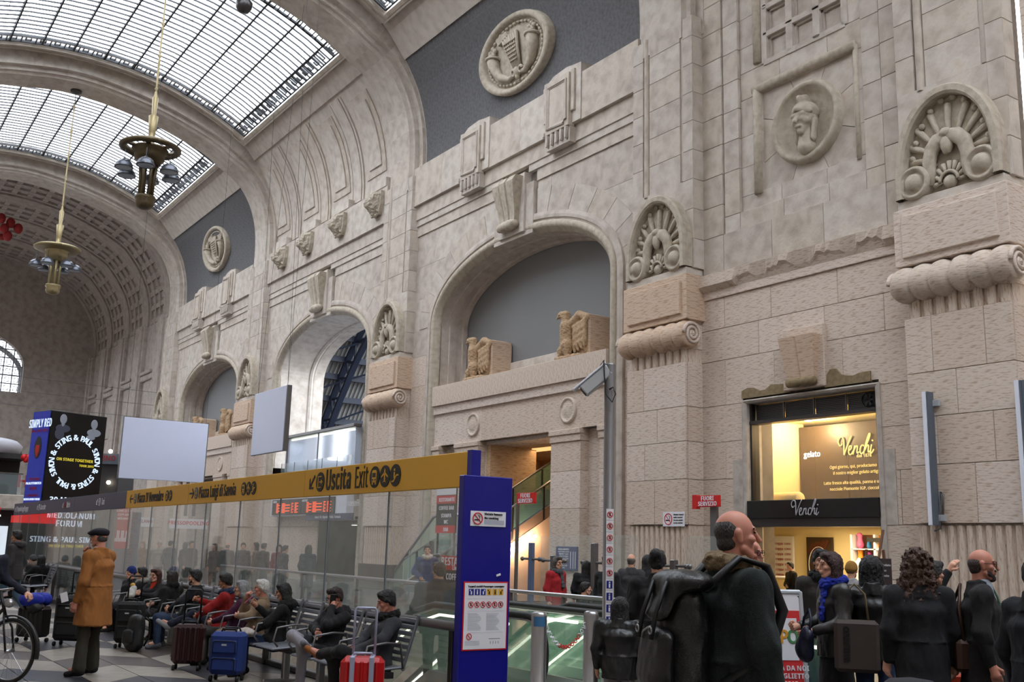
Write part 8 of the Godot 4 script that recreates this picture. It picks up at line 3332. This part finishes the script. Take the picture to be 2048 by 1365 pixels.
	person({"l": "seated dark-haired man in a grey wool coat, black trousers and tan boots", "p": V(-9.72, 0, z), "h": 1.62, "yaw": -8, "sit": true, "q": 0.8, "hair": "short", "hc": Color(0.07, 0.06, 0.06), "coat": Color(0.20, 0.205, 0.225), "hem": 0.6, "legs": Color(0.05, 0.05, 0.06), "shoe": Color(0.55, 0.33, 0.13), "scarf": Color(0.06, 0.06, 0.07), "skin": 1, "head": [-0.2, 0.3, 0], "eL": V(0.27, 0.74, 0.06), "wL": V(0.06, 0.63, 0.27), "eR": V(-0.25, 0.74, 0.06), "wR": V(-0.06, 0.63, 0.27), "kR": V(-0.17, 0.55, 0.46), "aR": V(-0.14, 0.12, 0.42), "kL": V(0.1, 0.62, 0.45), "aL": V(-0.33, 0.55, 0.56), "tL": V(-0.4, 0.45, 0.8).normalized(), "cL": 0.9, "cR": 0.9})
	person({"l": "seated man in a charcoal jacket and pale trousers with a phone, legs crossed", "p": V(-10.95, 0, z), "h": 1.58, "yaw": 10, "sit": true, "q": 0.8, "hair": "short", "hc": Color(0.15, 0.08, 0.06), "coat": Color(0.10, 0.10, 0.11), "hem": 0.65, "hood": true, "legs": Color(0.50, 0.49, 0.52), "shoe": Color(0.40, 0.40, 0.42), "glasses": true, "skin": 1, "head": [0.15, 0.22, 0.05], "eL": V(0.21, 0.82, 0.17), "wL": V(0.105, 1.03, 0.04), "nL": V(-1, 0, -0.2), "cL": 1.0, "eR": V(-0.24, 0.76, 0.05), "wR": V(0.05, 0.72, 0.2), "cR": 0.6, "kL": V(0.14, 0.55, 0.45), "aL": V(0.08, 0.1, 0.42), "kR": V(-0.14, 0.68, 0.42), "aR": V(0.26, 0.60, 0.5), "tR": V(0.55, 0.4, 0.72).normalized()})
	person({"l": "seated woman with black hair in a black coat and jeans looking at a pink phone", "p": V(-12.5, 0, z), "h": 1.56, "yaw": -30, "sit": true, "q": 0.9, "hair": "bob", "hc": Color(0.035, 0.033, 0.037), "coat": Color(0.06, 0.06, 0.065), "legs": jean, "skin": 2, "head": [0.0, 0.18, 0], "hood": true, "eR": V(-0.22, 0.78, 0.14), "wR": V(-0.12, 0.92, 0.3), "cR": 1.0, "nR": V(0.4, 0.3, -0.8), "eL": V(0.25, 0.72, 0.1), "wL": V(0.0, 0.62, 0.26)})
	person({"l": "seated old man with white hair in a beige jacket resting his chin on his hand", "p": V(-13.25, 0, z), "h": 1.58, "yaw": -28, "sit": true, "q": 0.9, "hair": "short", "hc": Color(0.78, 0.77, 0.75), "coat": Color(0.50, 0.42, 0.33), "legs": Color(0.42, 0.36, 0.3), "skin": 1, "eR": V(-0.2, 0.78, 0.2), "wR": V(-0.08, 0.98, 0.14), "nR": V(0.3, 0, -1), "cR": 1.1, "eL": V(0.25, 0.74, 0.05), "wL": V(0.02, 0.74, 0.22)})
	person({"l": "seated grey-haired woman in a purple jacket beside the white-haired man", "p": V(-13.85, 0, z + 0.05), "h": 1.53, "yaw": -25, "sit": true, "q": 1.0, "hair": "bob", "hc": Color(0.52, 0.52, 0.53), "coat": Color(0.24, 0.05, 0.18), "legs": Color(0.16, 0.16, 0.14), "eL": V(0.24, 0.72, 0.1), "wL": V(0.08, 0.64, 0.3)})
	person({"l": "seated man in a red jacket and dark jeans looking at his phone, ankle on knee", "p": V(-14.65, 0, z), "h": 1.62, "yaw": -32, "sit": true, "q": 0.8, "hair": "short", "hc": Color(0.08, 0.06, 0.05), "coat": Color(0.55, 0.06, 0.06), "scarf": Color(0.16, 0.2, 0.3), "legs": Color(0.07, 0.085, 0.15), "shoe": Color(0.50, 0.50, 0.52), "skin": 2, "head": [-0.1, 0.2, 0], "eR": V(-0.22, 0.76, 0.14), "wR": V(-0.08, 0.84, 0.32), "cR": 1.0, "eL": V(0.25, 0.72, 0.12), "wL": V(0.04, 0.62, 0.3), "kL": V(0.12, 0.52, 0.44), "aL": V(0.06, 0.1, 0.48), "kR": V(-0.14, 0.62, 0.42), "aR": V(-0.05, 0.47, 0.75), "tR": V(0.1, 0.5, 0.8).normalized()})
	person({"l": "seated bearded man in a dark navy jacket and jeans with joined hands", "p": V(-16.05, 0, z), "h": 1.63, "yaw": -30, "sit": true, "q": 0.9, "hair": "short", "hc": Color(0.06, 0.055, 0.06), "beard": Color(0.09, 0.075, 0.07), "coat": Color(0.075, 0.085, 0.105), "legs": Color(0.15, 0.21, 0.31), "eR": V(-0.24, 0.74, 0.08), "wR": V(-0.06, 0.64, 0.28), "eL": V(0.25, 0.74, 0.08), "wL": V(0.06, 0.62, 0.28), "cR": 0.9, "cL": 0.9, "shoe": Color(0.35, 0.35, 0.37)})
	person({"l": "seated woman with dark hair and a black jacket turned away towards her neighbour", "p": V(-17.2, 0, z), "h": 1.56, "yaw": -60, "sit": true, "q": 1.0, "hair": "bob", "hc": Color(0.10, 0.065, 0.055), "coat": Color(0.07, 0.07, 0.075), "scarf": Color(0.09, 0.08, 0.08), "legs": blk, "eR": V(-0.22, 0.74, 0.12), "wR": V(-0.05, 0.66, 0.32)})
	person({"l": "seated woman with reddish hair and glasses in an orange top eating a snack", "p": V(-17.95, 0, z + 0.05), "h": 1.56, "yaw": 28, "sit": true, "q": 1.0, "hair": "long", "hc": Color(0.27, 0.13, 0.085), "coat": Color(0.10, 0.09, 0.10), "shirt": Color(0.65, 0.16, 0.06), "glasses": true, "legs": Color(0.1, 0.1, 0.12), "eR": V(-0.22, 0.76, 0.12), "wR": V(-0.06, 0.82, 0.28), "cR": 1.0, "eL": V(0.22, 0.76, 0.12), "wL": V(0.05, 0.8, 0.3)})
	person({"l": "seated dark-haired person with a pale grey scarf, behind the tan coat", "p": V(-19.05, 0, z), "h": 1.56, "yaw": -35, "sit": true, "q": 1.3, "hair": "short", "coat": Color(0.09, 0.09, 0.1), "scarf": Color(0.58, 0.57, 0.55), "scarf_long": true, "legs": blk})
	person({"l": "seated person in a blue cap beside the grey scarf, partly behind the tan coat", "p": V(-19.75, 0, z), "h": 1.54, "yaw": 20, "sit": true, "q": 1.4, "hair": "beanie", "hat": Color(0.08, 0.16, 0.42), "coat": Color(0.08, 0.08, 0.09), "legs": blk})
	person({"l": "seated woman with very long black hair at the far left, back to the camera", "p": V(-28.3, 0, z), "h": 1.58, "yaw": -70, "sit": true, "q": 1.3, "hair": "long", "hc": Color(0.04, 0.035, 0.04), "coat": blk, "legs": blk, "eL": V(0.22, 0.74, 0.12), "wL": V(0.1, 0.64, 0.3)})
	person({"l": "seated person in a grey knit hat and fur-collared coat at the far left", "p": V(-29.6, 0, z), "h": 1.55, "yaw": -40, "sit": true, "q": 1.5, "hair": "beanie", "hat": Color(0.28, 0.28, 0.29), "coat": Color(0.1, 0.1, 0.1), "fur": Color(0.42, 0.36, 0.3), "legs": blk})
	# crowd beyond the stair well
	var cw := [[285, -35.2, 9.2, 1.50, "bob", Color(0.5, 0.36, 0.22)], [303, -35.4, 8.6, 1.53, "beanie", Color(0.55, 0.52, 0.47)], [318, -34.9, 8.4, 1.55, "short", Color(0.16, 0.16, 0.18)], [336, -34.6, 8.0, 1.52, "long", Color(0.09, 0.09, 0.12)], [352, -33.0, 8.3, 1.56, "short", Color(0.22, 0.18, 0.16)], [368, -33.4, 7.4, 1.50, "bob", Color(0.35, 0.28, 0.26)], [395, -32.2, 7.4, 1.54, "bald", Color(0.20, 0.2, 0.22)], [413, -31.9, 7.0, 1.55, "short", Color(0.12, 0.14, 0.2)], [433, -31.0, 6.9, 1.57, "long", Color(0.32, 0.24, 0.2)], [456, -29.9, 7.1, 1.56, "short", Color(0.14, 0.12, 0.12)], [474, -29.4, 6.8, 1.53, "bob", Color(0.42, 0.1, 0.12)], [500, -28.0, 7.2, 1.52, "short", Color(0.18, 0.17, 0.2)], [528, -26.8, 7.0, 1.55, "long", Color(0.1, 0.16, 0.22)]]
	var what := ["blond person at the left end", "person in a pale knit hat, second from the left", "short-haired person in dark grey, third from the left", "long-haired person in black, fourth from the left", "person in dark brown, fifth from the left", "person in a dusty rose coat, sixth from the left", "balding person in grey, seventh from the left", "person in dark navy, seventh from the right", "long-haired person in brown, fifth from the right", "short-haired person in near-black, fourth from the right", "person in a dark red coat, third from the right", "person in grey, second from the right", "long-haired person in teal at the right end"]
	for i in cw.size():
		var c: Array = cw[i]
		var yaws := [40, 60, 220, 200, 100, 30, 240, 70, -30, 210, 50, 180, 230]
		person({"l": what[i] + " of the crowd behind the glass fence", "p": V(c[1], 0, c[2]), "h": c[3], "yaw": yaws[i], "hair": c[4], "hc": Color(0.55, 0.42, 0.28) if i == 0 else Color(0.12, 0.1, 0.09), "hat": Color(0.62, 0.58, 0.52), "coat": c[5], "q": 2.3, "hem": [0.5, 0.8, 0.7][i % 3], "grp": "crowd behind the glass fence"})
	for i in 3:
		person({"l": ["person in black at the left edge under the red sign", "person in dark red under the red sign at the far left", "person in grey under the red sign, farthest of the three"][i], "p": V([-41.5, -46.0, -52.0][i], 0, [14.2, 12.8, 12.0][i]), "h": 1.55, "yaw": [-30, 60, 200][i], "coat": [blk, Color(0.3, 0.08, 0.09), Color(0.25, 0.25, 0.27)][i], "q": 2.3, "grp": "people under the red sign"})
	carried()

# ---------------------------------------------------------------- what people carry
func carried():
	# leather backpack of the man in green
	var bk := thing("leather_backpack", "large black leather backpack with buckles on the back of the man in green", "backpack", Vector3(-3.74, 0, 14.63), 163)
	bk.scale = Vector3.ONE * 1.045
	var so := Solid.new()
	so.cell = 0.012
	so.k = 45.0
	so.wrinkle = 0.014
	so.add(V(0, 0.98, -0.28), V(0, 1.30, -0.26), V(0.19, 0.13, 0.12), V(0.16, 0.12, 0.1))
	solid_part(bk, "sack", cloth(Color(0.05, 0.05, 0.055), true), [so])
	so = Solid.new()
	so.cell = 0.012
	so.k = 55.0
	so.wrinkle = 0.008
	so.add(V(0, 1.0, -0.40), V(0, 1.16, -0.39), V(0.16, 0.08, 0.06), V(0.15, 0.06, 0.05))
	solid_part(bk, "front_pocket", cloth(Color(0.045, 0.045, 0.05), true), [so])
	so = Solid.new()
	so.cell = 0.012
	so.wrinkle = 0.01
	so.k = 50.0
	so.add(V(-0.06, 1.42, -0.25), V(0.06, 1.42, -0.25), V(0.12, 0.055, 0.11))
	so.add(V(0, 1.40, -0.33), V(0, 1.27, -0.39), V(0.13, 0.03, 0.03), V(0.12, 0.03, 0.025))
	solid_part(bk, "flap", cloth(Color(0.05, 0.05, 0.055), true), [so])
	for e in [-0.07, 0.07]:
		var s := new_st(true)
		tube(s, [V(e, 1.42, -0.37), V(e, 1.28, -0.425), V(e, 1.16, -0.45)], 0.012, 6)
		put(s, "strap", M.black, bk)
		s = new_st(true)
		tube(s, arc_pts(V(e, 1.2, -0.455), 0.016, 0, 360, 8), 0.004, 5, true)
		put(s, "buckle", M.steel, bk)
	for e in [-0.15, 0.15]:
		var s := new_st(true)
		tube(s, [V(e * 0.7, 1.38, -0.2), V(e * 0.9, 1.535, -0.03), V(e, 1.5, 0.1), V(e * 1.15, 1.3, 0.17), V(e * 1.3, 1.1, 0.08), V(e * 1.1, 0.98, -0.14)], 0.028, 8, false, 0.5, Vector3(0, 1, 0))
		put(s, "shoulder_strap", M.black, bk)
	# handbag and shopper
	var hb := thing("handbag", "dark blue rounded handbag hanging from the arm of the red-haired woman", "handbag", V(-6.05, 0.86, 11.36), -30)
	so = Solid.new()
	so.cell = 0.012
	so.wrinkle = 0.01
	so.add(V(-0.03, 0, 0), V(0.03, 0.1, 0), V(0.13, 0.12, 0.07), V(0.09, 0.08, 0.05))
	solid_part(hb, "bag", cloth(Color(0.07, 0.10, 0.19), true), [so])
	var s := new_st(true)
	tube(s, [V(-0.09, 0.12, 0), V(-0.08, 0.25, -0.02), V(0, 0.32, -0.04), V(0.08, 0.25, -0.02), V(0.09, 0.12, 0)], 0.011, 6)
	put(s, "handle", cloth(Color(0.07, 0.10, 0.19), true), hb)
	var sp := thing("shopper_bag", "brown paper-like shopper with dark lettering on the shoulder of the black-haired woman", "shopping bag", V(-5.72, 0.70, 11.12), 40)
	s = new_st()
	box(s, V(0, 0.2, 0), V(0.36, 0.42, 0.12), 0.03)
	put(s, "bag", mat("shopper", Color(0.25, 0.21, 0.19), 0.8), sp)
	s = new_st(true)
	tube(s, [V(-0.1, 0.4, 0), V(-0.08, 0.62, -0.04), V(0.0, 0.7, -0.08), V(0.08, 0.62, -0.04), V(0.1, 0.4, 0)], 0.01, 6)
	put(s, "handles", mat("cord_tan", Color(0.42, 0.36, 0.26), 0.8), sp)
	lettering(sp, "MILANO", 0.07, M.black, Transform3D(Basis(Vector3(0, 0, 1), PI / 2), V(-0.08, 0.22, 0.064)))
	var sd := thing("shoulder_bag", "brown leather shoulder bag strap and bag on the curly-haired woman's right side", "handbag", V(-4.78, 0.82, 11.12), 232)
	s = new_st()
	box(s, V(0, 0.1, 0), V(0.12, 0.24, 0.26), 0.03)
	put(s, "bag", mat("tan_leather", Color(0.23, 0.13, 0.08), 0.45), sd)
	s = new_st(true)
	tube(s, [V(0, 0.2, 0.1), V(0.02, 0.45, 0.07), V(-0.03, 0.62, 0.0), V(0.02, 0.45, -0.08), V(0, 0.2, -0.1)], 0.013, 6)
	put(s, "strap", M.tan_leather, sd)
	# blue bottle
	var bt := thing("water_bottle", "blue plastic water bottle in the hand of the woman with the bun", "bottle", V(-7.36, 0.66, 11.93), 0)
	bt.rotation.z = -0.35
	s = new_st(true)
	lathe(s, [[0.0, -0.1], [0.036, -0.1], [0.038, -0.06], [0.034, -0.03], [0.038, 0.0], [0.036, 0.05], [0.016, 0.1], [0.014, 0.12], [0.0, 0.12]], 16)
	put(s, "bottle", glass("bottle_blue", Color(0.1, 0.3, 0.95), 0.55, 0.1), bt)
	s = new_st(true)
	lathe(s, [[0.017, 0.11], [0.017, 0.135], [0.0, 0.135]], 10)
	put(s, "cap", M.paper, bt)
	# furled purple umbrella and dark bag of the leather-jacketed man
	var um := thing("purple_umbrella", "purple glove and dark umbrella beside the red and white folding board", "umbrella", V(-6.3, 0.86, 11.72))
	s = new_st(true)
	lathe(s, [[0.0, -0.42], [0.02, -0.4], [0.06, -0.1], [0.055, 0.02], [0.0, 0.04]], 10)
	put(s, "cloth", mat("umbrella", Color(0.10, 0.05, 0.07), 0.5), um)
	s = new_st(true)
	tube(s, [V(0, 0.02, 0), V(0, 0.16, 0), V(0.03, 0.2, 0), V(0.06, 0.16, 0)], 0.01, 6)
	put(s, "handle", M.steel_dark, um)
	s = new_st(true)
	ball(s, V(-0.02, 0.1, 0.0), V(0.06, 0.05, 0.05), 10)
	put(s, "glove", mat("purple", Color(0.28, 0.12, 0.42), 0.8), um)
	# phones
	for k in 4:
		var ph := thing("phone", ["dark phone at the ear of the seated man in the charcoal jacket", "pink phone in the hand of the seated woman in black", "black phone in the hand of the man in the red jacket", "phone in the lap of the seated man in the grey coat"][k], "phone", [V(-10.86, 1.0, 13.51), V(-12.76, 0.90, 13.78), V(-14.93, 0.84, 13.8), V(-9.76, 0.60, 13.84)][k], [80, -30, -32, 0][k])
		ph.rotation.x = [0.2, -0.8, -0.6, -1.2][k]
		s = new_st()
		box(s, Vector3.ZERO, V(0.066, 0.13, 0.01), 0.004)
		put(s, "case", mat("phone_pink", Color(0.75, 0.35, 0.5), 0.4) if k == 1 else M.black, ph)
		s = new_st()
		box(s, V(0, 0, 0.0055), V(0.058, 0.11, 0.001))
		put(s, "screen", M.rubber, ph)
	var sn := thing("snack_bag", "white paper bag with a yellow snack in the hands of the woman with reddish hair", "bag", V(-17.82, 0.80, 13.88))
	so = Solid.new()
	so.cell = 0.014
	so.wrinkle = 0.02
	so.add(V(0, 0, 0), V(0.04, -0.1, 0.05), V(0.07, 0.06, 0.05), V(0.1, 0.06, 0.06))
	solid_part(sn, "paper", cloth(Color(0.75, 0.74, 0.72)), [so])
	s = new_st(true)
	ball(s, V(-0.01, 0.06, 0.01), V(0.05, 0.035, 0.04), 10)
	put(s, "snack", mat("snack", Color(0.75, 0.58, 0.25), 0.8), sn)
	var lb := thing("lap_bag", "pale printed bag on the lap of the seated woman in jeans", "bag", V(-12.62, 0.52, 13.82))
	so = Solid.new()
	so.cell = 0.014
	so.wrinkle = 0.018
	so.add(V(-0.08, 0, 0), V(0.1, 0, 0.02), V(0.12, 0.05, 0.09))
	solid_part(lb, "bag", cloth(Color(0.66, 0.63, 0.60)), [so])
	# grey hood or pushchair top at the bottom edge
	var pc := thing("pushchair_hood", "dark grey rounded pushchair hood at the bottom edge in front of the crowd", "pushchair", V(-4.35, 0, 12.35), 56)
	s = new_st(true)
	lathe(s, [[0.0, 0.86], [0.14, 0.84], [0.24, 0.76], [0.29, 0.62], [0.29, 0.55]], 24)
	put(s, "hood", cloth(Color(0.15, 0.15, 0.17)), pc)
	s = new_st()
	for e in [-0.22, 0.22]:
		tube(s, [V(e, 0.55, 0.1), V(e, 0.1, -0.25)], 0.014, 6)
		tube(s, [V(e, 0.55, -0.1), V(e, 0.1, 0.3)], 0.014, 6)
	put(s, "frame", M.steel_dark, pc)
	for e in [-0.22, 0.22]:
		for f in [-0.25, 0.3]:
			s = new_st(true)
			lathe(s, [[0.0, -0.02], [0.1, -0.02], [0.1, 0.02], [0.0, 0.02]], 14, Transform3D(Basis(Vector3(0, 0, 1), PI / 2), V(e, 0.1, f)))
			put(s, "wheel", M.rubber, pc)
	var ob := thing("orange_bag", "orange carrier bag beside the bald man at the bottom edge", "bag", V(-5.02, 0.34, 10.75), 56)
	s = new_st()
	box(s, V(0, 0.2, 0), V(0.24, 0.4, 0.1), 0.02)
	put(s, "bag", mat("orange", Color(0.75, 0.22, 0.06), 0.6), ob)
	bicycle()

func bicycle():
	var o := thing("bicycle", "black upright bicycle with silver handlebar, front wheel at the left edge", "bicycle", V(-12.93, 0, 16.42), 128)
	# the front wheel's hub is the origin's column; +z is forward
	for w in 2:
		var c := V(0, 0.35, -1.05 * w)
		var s := new_st(true)
		tube(s, arc_pts(c, 0.335, 0, 360, 36, Vector3(0, 0, 1)), 0.02, 7, true)
		put(s, "tyre", M.rubber, o)
		s = new_st(true)
		tube(s, arc_pts(c, 0.31, 0, 360, 36, Vector3(0, 0, 1)), 0.009, 6, true)
		put(s, "rim", M.steel, o)
		s = new_st()
		for k in 24:
			var a := k * TAU / 24
			tube(s, [c + V(0.02 * (1 if k % 2 else -1), 0, 0), c + V(0, sin(a) * 0.31, cos(a) * 0.31)], 0.0014, 3)
		stuff(put(s, "spokes", M.steel, o))
		s = new_st(true)
		tube(s, [c + V(-0.06, 0, 0), c + V(0.06, 0, 0)], 0.022, 8)
		put(s, "hub", M.steel, o)
		s = new_st(true)
		tube(s, arc_pts(c, 0.38, -10 if w == 0 else 20, 110 if w == 0 else 190, 16, Vector3(0, 0, 1)), 0.026, 6, false, 0.4, Vector3(0, 1, 0))
		put(s, "mudguard", M.black, o)
	var s := new_st(true)
	for e in [-0.06, 0.06]:
		tube(s, [V(e, 0.35, 0), V(e, 0.6, -0.06), V(0.0, 0.78, -0.14)], 0.012, 7)
	tube(s, [V(0, 0.74, -0.12), V(0, 0.98, -0.22)], 0.018, 8)
	put(s, "fork", M.black, o)
	s = new_st(true)
	tube(s, [V(0, 0.8, -0.15), V(0, 0.3, -0.62)], 0.018, 8)
	tube(s, [V(0, 0.88, -0.18), V(0, 0.42, -0.66)], 0.016, 8)
	tube(s, [V(0, 0.28, -0.6), V(0, 0.85, -0.8)], 0.017, 8)
	for e in [-0.06, 0.06]:
		tube(s, [V(e * 0.3, 0.3, -0.62), V(e, 0.35, -1.05)], 0.011, 6)
		tube(s, [V(e * 0.3, 0.78, -0.78), V(e, 0.35, -1.05)], 0.009, 6)
	put(s, "frame", M.black, o)
	s = new_st(true)
	tube(s, [V(-0.3, 0.98, -0.5), V(-0.28, 1.0, -0.36), V(-0.2, 1.01, -0.24), V(0, 1.0, -0.22), V(0.2, 1.01, -0.24), V(0.28, 1.0, -0.36), V(0.3, 0.98, -0.5)], 0.013, 8)
	put(s, "handlebar", M.steel, o)
	for e in [-0.3, 0.3]:
		s = new_st(true)
		tube(s, [V(e, 0.98, -0.44), V(e, 0.975, -0.56)], 0.019, 8)
		put(s, "grip", M.rubber, o)
		s = new_st(true)
		tube(s, [V(e * 0.93, 0.985, -0.36), V(e * 0.85, 0.94, -0.46)], 0.006, 5)
		put(s, "brake_lever", M.steel, o)
	s = new_st(true)
	ball(s, V(0, 0.9, -0.84), V(0.09, 0.04, 0.14), 12)
	put(s, "saddle", M.black, o)
	s = new_st(true)
	tube(s, [V(-0.09, 0.28, -0.6), V(0.09, 0.28, -0.6)], 0.03, 8)
	lathe(s, [[0.09, -0.004], [0.1, 0.0], [0.09, 0.004], [0.0, 0.004]], 18, Transform3D(Basis(Vector3(0, 0, 1), PI / 2), V(0.05, 0.28, -0.6)))
	put(s, "crank", M.steel, o)
	for e in [-1, 1]:
		s = new_st()
		box(s, V(e * 0.14, 0.28 - e * 0.16, -0.6), V(0.09, 0.02, 0.08), 0.006)
		put(s, "pedal", M.rubber, o)
	s = new_st(true)
	ball(s, V(0, 0.86, -0.08), V(0.05, 0.05, 0.06), 10)
	put(s, "headlamp", M.steel, o)
